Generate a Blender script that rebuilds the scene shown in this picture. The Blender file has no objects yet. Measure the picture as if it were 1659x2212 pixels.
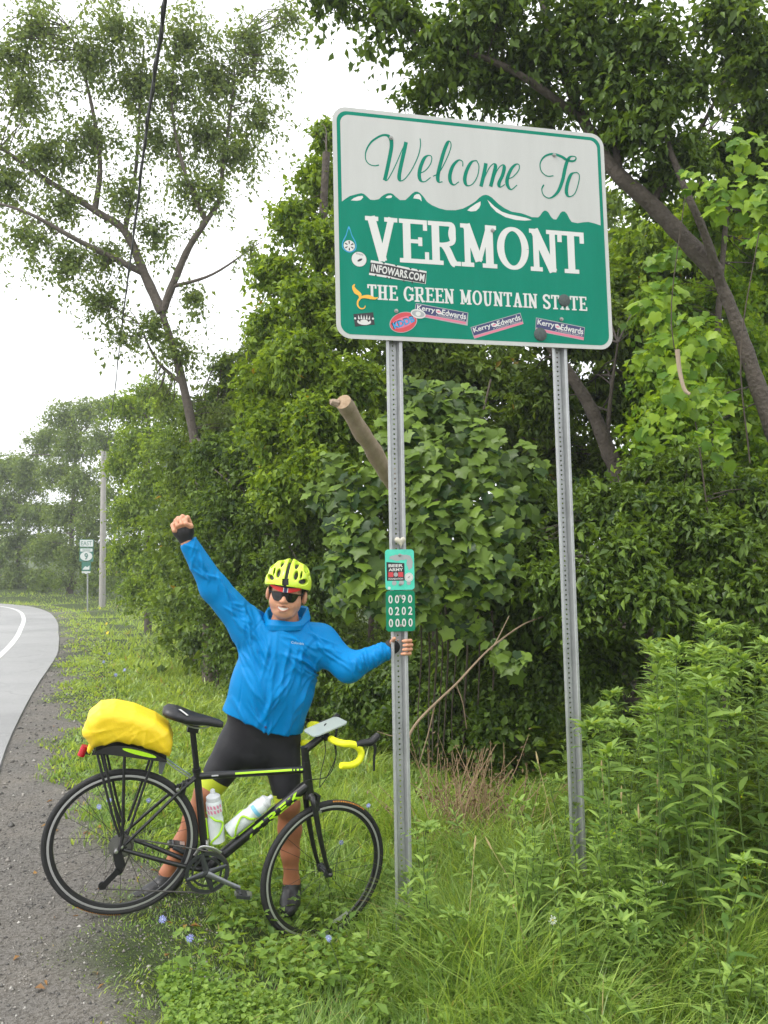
import bpy, math, random
import numpy as np
from mathutils import Vector, Matrix

# ------------------------------------------------------------------ camera
SC = bpy.context.scene
COL = SC.collection
R = math.radians
CAM = np.array([0.0, 0.0, 1.5])
PITCH, ROLL, FPX = R(4.7), R(0.6), 1790.0          # focal length in units of a 1659 x 2212 picture
_u0 = np.array([0, -math.sin(PITCH), math.cos(PITCH)])
FW = np.array([0, math.cos(PITCH), math.sin(PITCH)])
RT = np.array([1.0, 0, 0]) * math.cos(ROLL) - _u0 * math.sin(ROLL)
UP = np.array([1.0, 0, 0]) * math.sin(ROLL) + _u0 * math.cos(ROLL)
cam = bpy.data.cameras.new('camera')
cam.sensor_fit = 'VERTICAL'; cam.sensor_height = 36.0
cam.lens = 36.0 * FPX / 2212.0
cam.clip_start, cam.clip_end = 0.05, 2000.0
cam_o = bpy.data.objects.new('camera', cam); COL.objects.link(cam_o)
cam_o.matrix_world = Matrix(((RT[0], UP[0], -FW[0], CAM[0]), (RT[1], UP[1], -FW[1], CAM[1]),
                             (RT[2], UP[2], -FW[2], CAM[2]), (0, 0, 0, 1)))
SC.camera = cam_o

# ------------------------------------------------------------------ sky, sun, exposure
SUN_EL, SUN_AZ = R(52), R(-125)                      # azimuth from +Y, clockwise
w = bpy.data.worlds.new('World'); SC.world = w; w.use_nodes = True
nt = w.node_tree; nt.nodes.clear()
sky = nt.nodes.new('ShaderNodeTexSky'); sky.sky_type = 'NISHITA'; sky.sun_disc = False
sky.sun_elevation = SUN_EL; sky.sun_rotation = SUN_AZ
sky.air_density = 1.0; sky.dust_density = 3.0; sky.ozone_density = 1.0
hs = nt.nodes.new('ShaderNodeHueSaturation'); hs.inputs['Saturation'].default_value = 0.12
mixc = nt.nodes.new('ShaderNodeMix'); mixc.data_type = 'RGBA'
mixc.inputs['Factor'].default_value = 0.75           # an even cloud layer over the clear sky
mixc.inputs[7].default_value = (10.0, 10.2, 10.4, 1)
bg = nt.nodes.new('ShaderNodeBackground'); bg.inputs['Strength'].default_value = 0.145
ow = nt.nodes.new('ShaderNodeOutputWorld')
nt.links.new(sky.outputs[0], hs.inputs['Color']); nt.links.new(hs.outputs[0], mixc.inputs[6])
nt.links.new(mixc.outputs[2], bg.inputs['Color']); nt.links.new(bg.outputs[0], ow.inputs['Surface'])
sun = bpy.data.lights.new('sun', 'SUN'); sun.energy = 1.5; sun.angle = R(14); sun.color = (1.0, 0.96, 0.9)
sun_o = bpy.data.objects.new('sun', sun); COL.objects.link(sun_o)
_sd = Vector((math.sin(SUN_AZ) * math.cos(SUN_EL), math.cos(SUN_AZ) * math.cos(SUN_EL), math.sin(SUN_EL)))
sun_o.rotation_euler = _sd.to_track_quat('Z', 'Y').to_euler()
sun_o.location = (0, 0, 30)
SC.view_settings.view_transform = 'Standard'; SC.view_settings.look = 'None'
SC.view_settings.exposure = 0.64; SC.view_settings.gamma = 1.0; SC.view_settings.use_curve_mapping = False
SC.render.engine = 'CYCLES'
SC.cycles.max_bounces = 8; SC.cycles.diffuse_bounces = 4; SC.cycles.transmission_bounces = 6
SC.cycles.transparent_max_bounces = 8; SC.cycles.use_denoising = True; SC.cycles.use_adaptive_sampling = True; SC.cycles.adaptive_threshold = .02; SC.cycles.sample_clamp_indirect = 6.0

# ------------------------------------------------------------------ helpers
def P(px, py, d):
    """point seen at (px, py) of the 1659 x 2212 picture, d metres along the camera's axis"""
    return CAM + RT * ((px - 829.5) / FPX * d) - UP * ((py - 1106.0) / FPX * d) + FW * d
def C2W(v):                                           # camera space (x right, y down, z forward) -> world vector
    return RT * v[0] - UP * v[1] + FW * v[2]
def nrm(v):
    v = np.asarray(v, float); return v / (np.linalg.norm(v, axis=-1, keepdims=True) + 1e-12)
def wmat(o):
    return o.matrix_basis.copy() if o.parent is None else wmat(o.parent) @ o.matrix_parent_inverse @ o.matrix_basis
def tag(o, label=None, cat=None, group=None, kind=None):
    if label: o['label'] = label
    if cat: o['category'] = cat
    if group: o['group'] = group
    if kind: o['kind'] = kind
    return o
def put(o, parent=None, world=True):
    COL.objects.link(o)
    if parent is not None:
        o.parent = parent
        if world: o.matrix_parent_inverse = wmat(parent).inverted()
    return o
def empty(name, loc, mat=None):
    o = bpy.data.objects.new(name, None); o.empty_display_size = 0.1
    COL.objects.link(o)
    if mat is not None: o.matrix_basis = mat
    else: o.location = Vector(loc)
    return o
def np_mesh(name, V, F, mats, attr=None, mi=None, smooth=False):
    """V (n,3); F (m,3) or (m,4) index array"""
    V = np.ascontiguousarray(V, dtype=np.float32); F = np.ascontiguousarray(F, dtype=np.int32)
    me = bpy.data.meshes.new(name); k = F.shape[1]; m = len(F)
    me.vertices.add(len(V)); me.vertices.foreach_set('co', V.ravel())
    me.loops.add(m * k); me.loops.foreach_set('vertex_index', F.ravel())
    me.polygons.add(m); me.polygons.foreach_set('loop_start', np.arange(0, m * k, k, dtype=np.int32))
    if smooth: me.polygons.foreach_set('use_smooth', np.ones(m, dtype=bool))
    if mi is not None: me.polygons.foreach_set('material_index', np.ascontiguousarray(mi, dtype=np.int32))
    for a in (mats if isinstance(mats, (list, tuple)) else [mats]): me.materials.append(a)
    if attr is not None:
        at = me.attributes.new('lv', 'FLOAT', 'POINT'); at.data.foreach_set('value', np.ascontiguousarray(attr, dtype=np.float32))
    me.update(calc_edges=True)
    return me
def np_obj(name, V, F, mats, parent=None, world=True, **k):
    return put(bpy.data.objects.new(name, np_mesh(name, V, F, mats, **k)), parent, world)
def frames(pts):
    pts = np.asarray(pts, float); n = len(pts)
    T = np.zeros_like(pts); T[1:-1] = pts[2:] - pts[:-2]; T[0] = pts[1] - pts[0]; T[-1] = pts[-1] - pts[-2]; T = nrm(T)
    a = np.array([0, 0, 1.0]) if abs(T[0][2]) < 0.9 else np.array([1.0, 0, 0])
    N = np.zeros_like(pts); N[0] = nrm(np.cross(T[0], a))
    for i in range(1, n):
        v = N[i - 1] - T[i] * (N[i - 1] @ T[i]); N[i] = nrm(v)
    return T, N, np.cross(T, N)
def spline(pts, m=6, closed=False):
    """Catmull-Rom through pts (any dimension)"""
    p = np.asarray(pts, float); n = len(p); out = []
    for i in range(n if closed else n - 1):
        if closed: a, b, c, d = p[(i - 1) % n], p[i], p[(i + 1) % n], p[(i + 2) % n]
        else: b, c = p[i], p[i + 1]; a = p[i - 1] if i else 2 * b - c; d = p[i + 2] if i + 2 < n else 2 * c - b
        for t in np.linspace(0, 1, m, endpoint=False):
            out.append(.5 * (2 * b + (c - a) * t + (2 * a - 5 * b + 4 * c - d) * t * t + (3 * b - a - 3 * c + d) * t ** 3))
    if not closed: out.append(p[-1])
    return np.array(out)
class MB:
    """collects shapes and builds ONE mesh object"""
    def __init__(s): s.V = []; s.F = []; s.M = []; s.n = 0
    def add(s, V, F, mi=0):
        V = np.asarray(V, float); s.V.append(V)
        for f in F: s.F.append(tuple(int(i) + s.n for i in f)); s.M.append(mi)
        s.n += len(V); return s
    def box(s, c, sx, sy, sz, ax=None, mi=0):
        ax = np.eye(3) if ax is None else np.asarray(ax, float)
        c = np.asarray(c, float); V = []
        for i in (-1, 1):
            for j in (-1, 1):
                for k in (-1, 1): V.append(c + ax[0] * i * sx / 2 + ax[1] * j * sy / 2 + ax[2] * k * sz / 2)
        return s.add(V, [(0, 1, 3, 2), (4, 6, 7, 5), (0, 4, 5, 1), (2, 3, 7, 6), (0, 2, 6, 4), (1, 5, 7, 3)], mi)
    def tube(s, pts, r, n=8, caps=True, mi=0, sq=1.0, closed=False):
        pts = np.asarray(pts, float); T, N, B = frames(pts); m = len(pts)
        r = np.broadcast_to(np.asarray(r, float), (m,)) if np.ndim(r) < 2 else r
        if closed:
            for i in (0, m - 1): pass
        a = np.arange(n) * 2 * math.pi / n
        V = (pts[:, None] + r[:, None, None] * (np.cos(a)[None, :, None] * N[:, None] + sq * np.sin(a)[None, :, None] * B[:, None])).reshape(-1, 3)
        F = []
        for i in range(m if closed else m - 1):
            i2 = (i + 1) % m
            for j in range(n): F.append((i * n + j, i2 * n + j, i2 * n + (j + 1) % n, i * n + (j + 1) % n))
        if caps and not closed: F.append(tuple(range(n))); F.append(tuple((m - 1) * n + j for j in reversed(range(n))))
        return s.add(V, F, mi)
    def lathe(s, o, ax, prof, n=16, mi=0, caps=True):
        """prof: list of (distance along ax, radius)"""
        ax = nrm(ax); a0 = np.array([0, 0, 1.0]) if abs(ax[2]) < .9 else np.array([1.0, 0, 0])
        u = nrm(np.cross(ax, a0)); v = np.cross(ax, u); o = np.asarray(o, float)
        a = np.arange(n) * 2 * math.pi / n; V = []
        for h, r in prof: V += [o + ax * h + r * (math.cos(t) * u + math.sin(t) * v) for t in a]
        F = []
        for i in range(len(prof) - 1):
            for j in range(n): F.append((i * n + j, i * n + (j + 1) % n, (i + 1) * n + (j + 1) % n, (i + 1) * n + j))
        if caps: F.append(tuple(reversed(range(n)))); F.append(tuple((len(prof) - 1) * n + j for j in range(n)))
        return s.add(V, F, mi)
    def prism(s, pts, d, mi=0, mis=None):
        """closed outline pts (n,3) extruded by vector d"""
        p = np.asarray(pts, float); n = len(p); d = np.asarray(d, float)
        F = [tuple(reversed(range(n))), tuple(range(n, 2 * n))]
        s.add(np.vstack([p, p + d]), F, mi)
        base = s.n - 2 * n
        for i in range(n):
            s.F.append((base + i, base + (i + 1) % n, base + n + (i + 1) % n, base + n + i)); s.M.append(mi if mis is None else mis)
        return s
    def sheet(s, pts, mi=0): p = np.asarray(pts, float); return s.add(p, [tuple(range(len(p)))], mi)
    def strip(s, A, B, mi=0, closed=False):
        A = np.asarray(A, float); B = np.asarray(B, float); n = len(A)
        return s.add(np.vstack([A, B]), [(i, (i + 1) % n, n + (i + 1) % n, n + i) for i in range(n if closed else n - 1)], mi)
    def xf(s, fn): s.V = [fn(v) for v in s.V]; return s
    def mesh(s, name, mats, smooth=True, ang=40):
        me = bpy.data.meshes.new(name)
        me.from_pydata(np.vstack(s.V).tolist(), [], s.F)
        for a in (mats if isinstance(mats, (list, tuple)) else [mats]): me.materials.append(a)
        me.polygons.foreach_set('material_index', np.array(s.M, dtype=np.int32))
        if smooth:
            me.polygons.foreach_set('use_smooth', np.ones(len(s.F), dtype=bool))
            me.set_sharp_from_angle(angle=R(ang))
        me.update(); return me
    def build(s, name, mats, parent=None, world=True, smooth=True, ang=40):
        return put(bpy.data.objects.new(name, s.mesh(name, mats, smooth, ang)), parent, world)

# ---- materials
def mat(name, col, rough=.5, metal=0., spec=.5, noise=None, bump=None, trans=None, alpha=None, coat=0, emit=None, subsurf=None, stretch=None):
    """noise=(scale, second colour, contrast), bump=(scale, strength)"""
    m = bpy.data.materials.new(name); m.use_nodes = True; t = m.node_tree; b = t.nodes['Principled BSDF']
    b.inputs['Base Color'].default_value = (*col, 1); b.inputs['Roughness'].default_value = rough
    b.inputs['Metallic'].default_value = metal; b.inputs['Specular IOR Level'].default_value = spec
    if coat: b.inputs['Coat Weight'].default_value = coat; b.inputs['Coat Roughness'].default_value = .15
    if subsurf: b.inputs['Subsurface Weight'].default_value = subsurf; b.inputs['Subsurface Radius'].default_value = (.012, .004, .002); b.inputs['Subsurface Scale'].default_value = .6
    if trans: b.inputs['Transmission Weight'].default_value = trans; b.inputs['IOR'].default_value = 1.3
    if alpha: b.inputs['Alpha'].default_value = alpha
    tc = t.nodes.new('ShaderNodeTexCoord')
    if noise:
        n = t.nodes.new('ShaderNodeTexNoise'); n.inputs['Scale'].default_value = noise[0]; n.inputs['Detail'].default_value = 6
        n.inputs['Roughness'].default_value = .65
        rp = t.nodes.new('ShaderNodeValToRGB'); k = noise[2]
        rp.color_ramp.elements[0].position = .5 - k; rp.color_ramp.elements[1].position = .5 + k
        rp.color_ramp.elements[0].color = (*col, 1); rp.color_ramp.elements[1].color = (*noise[1], 1)
        mpn = t.nodes.new('ShaderNodeMapping'); mpn.inputs['Scale'].default_value = stretch or (1, 1, 1)
        t.links.new(tc.outputs['Object'], mpn.inputs['Vector']); t.links.new(mpn.outputs[0], n.inputs['Vector']); t.links.new(n.outputs[0], rp.inputs[0]); t.links.new(rp.outputs[0], b.inputs['Base Color'])
    if bump:
        n2 = t.nodes.new('ShaderNodeTexNoise'); n2.inputs['Scale'].default_value = bump[0]; n2.inputs['Detail'].default_value = 5
        bp = t.nodes.new('ShaderNodeBump'); bp.inputs['Strength'].default_value = bump[1]; bp.inputs['Distance'].default_value = bump[2] if len(bump) > 2 else .01
        t.links.new(tc.outputs['Object'], n2.inputs['Vector']); t.links.new(n2.outputs[0], bp.inputs['Height']); t.links.new(bp.outputs[0], b.inputs['Normal'])
    return m
def leaf_mat(name, dark, light, trans=.35, rough=.45, spec=.35, dry=None):
    """leaf colour runs from dark to light with the leaf's own value 'lv'; light also passes through"""
    m = bpy.data.materials.new(name); m.use_nodes = True; t = m.node_tree; b = t.nodes['Principled BSDF']; out = t.nodes['Material Output']
    a = t.nodes.new('ShaderNodeAttribute'); a.attribute_name = 'lv'
    rp = t.nodes.new('ShaderNodeValToRGB'); e = rp.color_ramp.elements
    e[0].color = (*dark, 1); e[1].color = (*light, 1); e[0].position = 0.05; e[1].position = .93
    if dry: q = e.new(.985); q.color = (*light, 1); q = e.new(.99); q.color = (*dry, 1)
    tr = t.nodes.new('ShaderNodeBsdfTranslucent'); mx = t.nodes.new('ShaderNodeMixShader'); mx.inputs[0].default_value = trans
    gm = t.nodes.new('ShaderNodeMix'); gm.data_type = 'RGBA'; gm.blend_type = 'MULTIPLY'; gm.inputs['Factor'].default_value = 1.0
    gm.inputs[7].default_value = (1.5, 1.35, .6, 1)
    b.inputs['Roughness'].default_value = rough; b.inputs['Specular IOR Level'].default_value = spec
    t.links.new(a.outputs['Fac'], rp.inputs[0]); t.links.new(rp.outputs[0], b.inputs['Base Color'])
    t.links.new(rp.outputs[0], gm.inputs[6]); t.links.new(gm.outputs[2], tr.inputs['Color'])
    t.links.new(b.outputs[0], mx.inputs[1]); t.links.new(tr.outputs[0], mx.inputs[2]); t.links.new(mx.outputs[0], out.inputs['Surface'])
    return m

# ---- signed-distance modelling: round shapes blended into one skin, turned into quads
def cap(a, b, ra, rb=None):
    a = np.asarray(a, np.float32); b = np.asarray(b, np.float32); rb = ra if rb is None else rb; ba = b - a; L = float(ba @ ba) + 1e-9
    def f(p):
        q = p - a; t = np.clip((q @ ba) / L, 0, 1); q = q - t[:, None] * ba
        return np.sqrt((q * q).sum(1)) - (ra + (rb - ra) * t)
    return f
def ell(c, r, ax=None):
    c = np.asarray(c, np.float32); r = np.asarray(r, np.float32); A = None if ax is None else np.asarray(ax, np.float32).T
    def f(p):
        q = p - c
        if A is not None: q = q @ A
        k0 = np.sqrt(((q / r) ** 2).sum(1)) + 1e-9; k1 = np.sqrt(((q / (r * r)) ** 2).sum(1)) + 1e-9
        return k0 * (k0 - 1) / k1
    return f
def ecap(a, b, ra, rb, side):
    """limb of elliptic section: ra=(half width along side, half depth) at a, rb at b"""
    a = np.asarray(a, np.float32); b = np.asarray(b, np.float32); ba = b - a; L = float(ba @ ba); dr = ba / math.sqrt(L)
    s = np.asarray(side, np.float32); s = s - dr * (s @ dr); s = (s / np.linalg.norm(s)).astype(np.float32); fr = np.cross(dr, s).astype(np.float32)
    def f(p):
        q = p - a; t = np.clip((q @ ba) / L, 0, 1); q = q - t[:, None] * ba
        rx = ra[0] + (rb[0] - ra[0]) * t; ry = ra[1] + (rb[1] - ra[1]) * t; mn = np.minimum(rx, ry)
        k0 = np.sqrt(((q @ s) / rx) ** 2 + ((q @ fr) / ry) ** 2 + ((q @ dr) / mn) ** 2)
        return (k0 - 1) * mn
    return f
def smin(a, b, k):
    h = np.clip(.5 + .5 * (b - a) / k, 0, 1); return b + (a - b) * h - k * h * (1 - h)
def blend(prims, k):
    def f(p):
        d = prims[0](p)
        for q in prims[1:]: d = smin(d, q(p), k)
        return d
    return f
def sdf_mesh(fun, lo, hi, h, B=8, slack=1.7):
    lo = np.asarray(lo, float); hi = np.asarray(hi, float); nb = np.maximum(1, np.ceil((hi - lo) / (h * B)).astype(int))
    g = np.stack(np.meshgrid(*[np.arange(k) for k in nb], indexing='ij'), -1).reshape(-1, 3)
    c = (lo + (g + .5) * h * B).astype(np.float32)
    d = np.concatenate([fun(x) for x in np.array_split(c, max(1, len(c) // 60000))])
    g = g[np.abs(d) < h * B * .866 * slack]
    r = np.arange(B + 1); loc = np.stack(np.meshgrid(r, r, r, indexing='ij'), -1).reshape(-1, 3)
    N = nb * B + 3; cid = []; cv = []
    offs = np.array([(i, j, k) for i in (0, 1) for j in (0, 1) for k in (0, 1)])
    for blk in np.array_split(g, max(1, len(g) // 250)):
        if not len(blk): continue
        idx = (blk[:, None] * B + loc[None]); pts = (lo + idx.reshape(-1, 3) * h).astype(np.float32)
        v = fun(pts).reshape(len(blk), B + 1, B + 1, B + 1)
        corner = np.stack([v[:, o[0]:o[0] + B, o[1]:o[1] + B, o[2]:o[2] + B] for o in offs], -1)
        sg = corner < 0; act = sg.any(-1) & ~sg.all(-1); w = np.argwhere(act)
        cell = blk[w[:, 0]] * B + w[:, 1:] + 1
        cid.append(cell); cv.append(corner[act])
    cell = np.concatenate(cid); val = np.concatenate(cv)
    lin = (cell[:, 0] * N[1] + cell[:, 1]) * N[2] + cell[:, 2]
    o = np.argsort(lin); lin = lin[o]; cell = cell[o]; val = val[o]
    acc = np.zeros((len(cell), 3)); cnt = np.zeros(len(cell))
    for a in range(8):
        for ax in range(3):
            if offs[a][ax]: continue
            b = a + (4, 2, 1)[ax]; m = (val[:, a] < 0) != (val[:, b] < 0)
            t = np.where(m, val[:, a] / (val[:, a] - val[:, b] + 1e-12), 0)
            pnt = offs[a][None] + t[:, None] * (offs[b] - offs[a])[None]
            acc += pnt * m[:, None]; cnt += m
    V = lo + (cell - 1 + acc / cnt[:, None]) * h
    st = np.array([N[1] * N[2], N[2], 1]); F = []
    for ax in range(3):
        b = (4, 2, 1)[ax]; m = (val[:, 0] < 0) != (val[:, b] < 0); u, v2 = [(1, 2), (2, 0), (0, 1)][ax]
        l0 = lin[m]; q = np.stack([l0, l0 - st[u], l0 - st[u] - st[v2], l0 - st[v2]], 1)
        k = np.clip(np.searchsorted(lin, q), 0, len(lin) - 1); ok = (lin[k] == q).all(1); k = k[ok]
        fl = (val[:, 0][m] < 0)[ok]; k[~fl] = k[~fl][:, ::-1]; F.append(k)
    return V, np.concatenate(F)

# ------------------------------------------------------------------ ground, road
EDGE = spline(np.array([(10, -32), (5.2, -17), (1.6, -6.5), (-.65, 0), (-2.85, 6.1), (-4.45, 10.4), (-6.9, 17.5), (-8.5, 21.8), (-9.9, 25.3), (-12.4, 31.3), (-15.0, 36.6),
                        (-17.7, 40.3), (-21, 42.9), (-27, 45.8), (-36, 48.2), (-60, 52), (-120, 58)], float), 5)
def road_s(X, Y):
    """signed distance from the road's edge, positive on the verge"""
    p = np.stack([np.ravel(X), np.ravel(Y)], 1); best = np.full(len(p), 1e9); sg = np.ones(len(p))
    for i in range(len(EDGE) - 1):
        a, b = EDGE[i], EDGE[i + 1]; ba = b - a; q = p - a
        t = np.clip((q @ ba) / (ba @ ba), 0, 1); e = q - t[:, None] * ba; d = np.sqrt((e * e).sum(1))
        cr = ba[0] * q[:, 1] - ba[1] * q[:, 0]; m = d < best
        best[m] = d[m]; sg[m] = np.where(cr[m] > 0, -1, 1)
    return (best * sg).reshape(np.shape(X))
def rise(Y):
    Y = np.asarray(Y, float); q = np.clip(Y - 12, 0, 43); return .0006 * q * q + np.clip(Y - 55, 0, 60) * .03
def lumps(X, Y, sc=1.0):
    return (np.sin(X * 1.7 * sc + 1.3) * np.cos(Y * 1.31 * sc + .4) + .6 * np.sin(X * 3.9 * sc + Y * 2.7 * sc) + .35 * np.sin(X * 7.3 * sc - Y * 8.1 * sc + 2))
def ground_z(X, Y, s=None):
    X = np.asarray(X, float); Y = np.asarray(Y, float)
    if s is None: s = road_s(X, Y)
    c = np.interp(s, [-30, -.25, 0, .15, .75, 1.0, 1.7, 2.3, 5, 9, 20, 60], [-.10, -.06, -.02, -.012, 0, -.03, -.245, -.265, -.26, -.12, .5, 3.0])
    amp = np.interp(s, [-.2, 0, .8, 1.5, 6], [0, .002, .006, .015, .04])
    return rise(Y) + c + amp * lumps(X, Y)
def gz(x, y): return float(ground_z(np.array([x]), np.array([y]))[0])
def axis(lo, f0, f1, hi, step):
    fine = np.arange(f0, f1 + 1e-6, step); out = list(fine); d = step
    while out[-1] < hi: d *= 1.18; out.append(out[-1] + d)
    d = step; pre = [f0]
    while pre[-1] > lo: d *= 1.18; pre.append(pre[-1] - d)
    return np.array(pre[:0:-1] + out)
gx = axis(-560, -5, 4, 560, .09); gy = axis(-60, 2.0, 9, 640, .09)
GX, GY = np.meshgrid(gx, gy, indexing='ij'); GS = road_s(GX, GY); GZ = ground_z(GX, GY, GS)
nx, ny = GX.shape; I = np.arange(nx * ny).reshape(nx, ny)
GF = np.stack([I[:-1, :-1].ravel(), I[1:, :-1].ravel(), I[1:, 1:].ravel(), I[:-1, 1:].ravel()], 1)
def ragged(X, Y):                                    # where the gravel gives way to soil and grass, uneven
    return .80 + .14 * np.sin(Y * 1.9 + X) + .10 * np.sin(Y * 4.3 + 1.1) + .06 * np.sin(Y * 9.7 + X * 3) + np.interp(Y, [2, 3, 4, 5.5, 8, 14, 25], [0, .02, .02, -.16, -.26, -.45, -.55])
mask = np.clip((GS - ragged(GX, GY)) / .25 + .5, 0, 1)
m_ground = bpy.data.materials.new('ground_soil_and_gravel'); m_ground.use_nodes = True
t = m_ground.node_tree; b = t.nodes['Principled BSDF']; L = t.links.new
tc = t.nodes.new('ShaderNodeTexCoord')
def tex(kind, sc, det=6, rough=.6):
    n = t.nodes.new(kind); n.inputs['Scale'].default_value = sc
    if 'Detail' in n.inputs: n.inputs['Detail'].default_value = det
    L(tc.outputs['Object'], n.inputs['Vector']); return n
def ramp(src, stops):
    r = t.nodes.new('ShaderNodeValToRGB'); e = r.color_ramp.elements
    e[0].position, e[0].color = stops[0][0], (*stops[0][1], 1); e[1].position, e[1].color = stops[-1][0], (*stops[-1][1], 1)
    for q in stops[1:-1]: z = e.new(q[0]); z.color = (*q[1], 1)
    L(src, r.inputs[0]); return r
n1 = tex('ShaderNodeTexNoise', 2.2); n2 = tex('ShaderNodeTexVoronoi', 85); n3 = tex('ShaderNodeTexNoise', 40); n4 = tex('ShaderNodeTexVoronoi', 210)
big = ramp(n1.outputs[0], [(.32, (.095, .083, .070)), (.52, (.150, .128, .100)), (.7, (.215, .178, .132))])
peb = ramp(n2.outputs['Color'], [(0, (.045, .044, .042)), (.55, (.17, .16, .145)), (.93, (.25, .235, .21)), (1, (.42, .40, .37))])
mx = t.nodes.new('ShaderNodeMix'); mx.data_type = 'RGBA'; mx.inputs['Factor'].default_value = .5
L(big.outputs[0], mx.inputs[6]); L(peb.outputs[0], mx.inputs[7])
soil = ramp(n3.outputs[0], [(.3, (.035, .055, .012)), (.6, (.065, .100, .020)), (.78, (.09, .085, .03))])
at = t.nodes.new('ShaderNodeAttribute'); at.attribute_name = 'lv'
mx2 = t.nodes.new('ShaderNodeMix'); mx2.data_type = 'RGBA'
L(at.outputs['Fac'], mx2.inputs['Factor']); L(mx.outputs[2], mx2.inputs[6]); L(soil.outputs[0], mx2.inputs[7]); L(mx2.outputs[2], b.inputs['Base Color'])
ad = t.nodes.new('ShaderNodeMath'); ad.operation = 'ADD'; L(n2.outputs['Distance'], ad.inputs[0]); L(n4.outputs['Distance'], ad.inputs[1])
bp = t.nodes.new('ShaderNodeBump'); bp.inputs['Strength'].default_value = .9; bp.inputs['Distance'].default_value = .012
L(ad.outputs[0], bp.inputs['Height']); L(bp.outputs[0], b.inputs['Normal'])
b.inputs['Roughness'].default_value = .75; b.inputs['Specular IOR Level'].default_value = .35
tag(np_obj('ground', np.stack([GX.ravel(), GY.ravel(), GZ.ravel()], 1), GF, m_ground, attr=mask.ravel(), smooth=True), kind='structure')

def offset_line(s):
    T = np.gradient(EDGE, axis=0); T = T / np.linalg.norm(T, axis=1, keepdims=True)
    return EDGE + np.stack([T[:, 1], -T[:, 0]], 1) * s
m_road = bpy.data.materials.new('worn_damp_asphalt'); m_road.use_nodes = True
t = m_road.node_tree; b = t.nodes['Principled BSDF']; L = t.links.new; tc = t.nodes.new('ShaderNodeTexCoord')
n1 = tex('ShaderNodeTexNoise', .55); n2 = tex('ShaderNodeTexVoronoi', 120); n3 = tex('ShaderNodeTexNoise', 14)
c1 = ramp(n1.outputs[0], [(.3, (.21, .21, .215)), (.7, (.29, .29, .29))]); c2 = ramp(n2.outputs['Color'], [(0, (.10, .10, .10)), (.8, (.26, .26, .26)), (1, (.4, .39, .38))])
mx = t.nodes.new('ShaderNodeMix'); mx.data_type = 'RGBA'; mx.inputs['Factor'].default_value = .35
L(c1.outputs[0], mx.inputs[6]); L(c2.outputs[0], mx.inputs[7])
vc = tex('ShaderNodeTexVoronoi', .42); vc.feature = 'DISTANCE_TO_EDGE'; nd = tex('ShaderNodeTexNoise', 1.6); vm = t.nodes.new('ShaderNodeVectorMath'); vm.operation = 'ADD'; L(tc.outputs['Object'], vm.inputs[0]); L(nd.outputs['Color'], vm.inputs[1]); L(vm.outputs[0], vc.inputs['Vector'])
ck = ramp(vc.outputs['Distance'], [(0, (.80, .80, .80)), (.006, (.88, .88, .88)), (.012, (1, 1, 1))]); pz = tex('ShaderNodeTexNoise', .18); pr = ramp(pz.outputs[0], [(.44, (.84, .84, .84)), (.50, (1, 1, 1))])
m3 = t.nodes.new('ShaderNodeMix'); m3.data_type = 'RGBA'; m3.blend_type = 'MULTIPLY'; m3.inputs['Factor'].default_value = 1; m4 = t.nodes.new('ShaderNodeMix'); m4.data_type = 'RGBA'; m4.blend_type = 'MULTIPLY'; m4.inputs['Factor'].default_value = 1
L(mx.outputs[2], m3.inputs[6]); L(ck.outputs[0], m3.inputs[7]); L(m3.outputs[2], m4.inputs[6]); L(pr.outputs[0], m4.inputs[7]); L(m4.outputs[2], b.inputs['Base Color'])
rr = t.nodes.new('ShaderNodeMapRange'); rr.inputs['To Min'].default_value = .38; rr.inputs['To Max'].default_value = .62
L(n3.outputs[0], rr.inputs[0]); L(rr.outputs[0], b.inputs['Roughness'])
bp = t.nodes.new('ShaderNodeBump'); bp.inputs['Strength'].default_value = .35; bp.inputs['Distance'].default_value = .006; L(n2.outputs['Distance'], bp.inputs['Height']); L(bp.outputs[0], b.inputs['Normal'])
b.inputs['Specular IOR Level'].default_value = .6
def road_h(xy, s): return np.column_stack([xy, rise(xy[:, 1]) + np.interp(-s, [0, 3.7, 7.6], [.0, .06, .0])])
ss = [0.0, -.4, -1.0, -2.2, -3.7, -5.4, -7.6]; rows = [road_h(offset_line(s), s) for s in ss]
low = rows[0].copy(); low[:, 2] -= .09; low[:, :2] = offset_line(.03); wob = .010 * np.sin(np.arange(len(low)) * 1.1) + .02 * np.sin(np.arange(len(low)) * .47)
T_ = np.gradient(EDGE, axis=0); T_ /= np.linalg.norm(T_, axis=1, keepdims=True); nr = np.stack([T_[:, 1], -T_[:, 0]], 1)
low[:, :2] += nr * wob[:, None]; rows[0][:, :2] += nr * wob[:, None]
rd = MB()
for a, b_ in zip([low] + rows[:-1], rows): rd.strip(a, b_)
road = tag(rd.build('road', m_road), kind='structure')
m_paint = mat('worn_white_road_paint', (.80, .80, .78), .5, noise=(9, (.50, .50, .49), .2))
ln = MB(); A = road_h(offset_line(-1.0), -1.0); Bq = road_h(offset_line(-1.13), -1.13); A[:, 2] += .006; Bq[:, 2] += .006
ln.strip(A, Bq); o = ln.build('edge_marking', m_paint, road); o['label'] = 'white painted line along the edge of the road'

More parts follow.
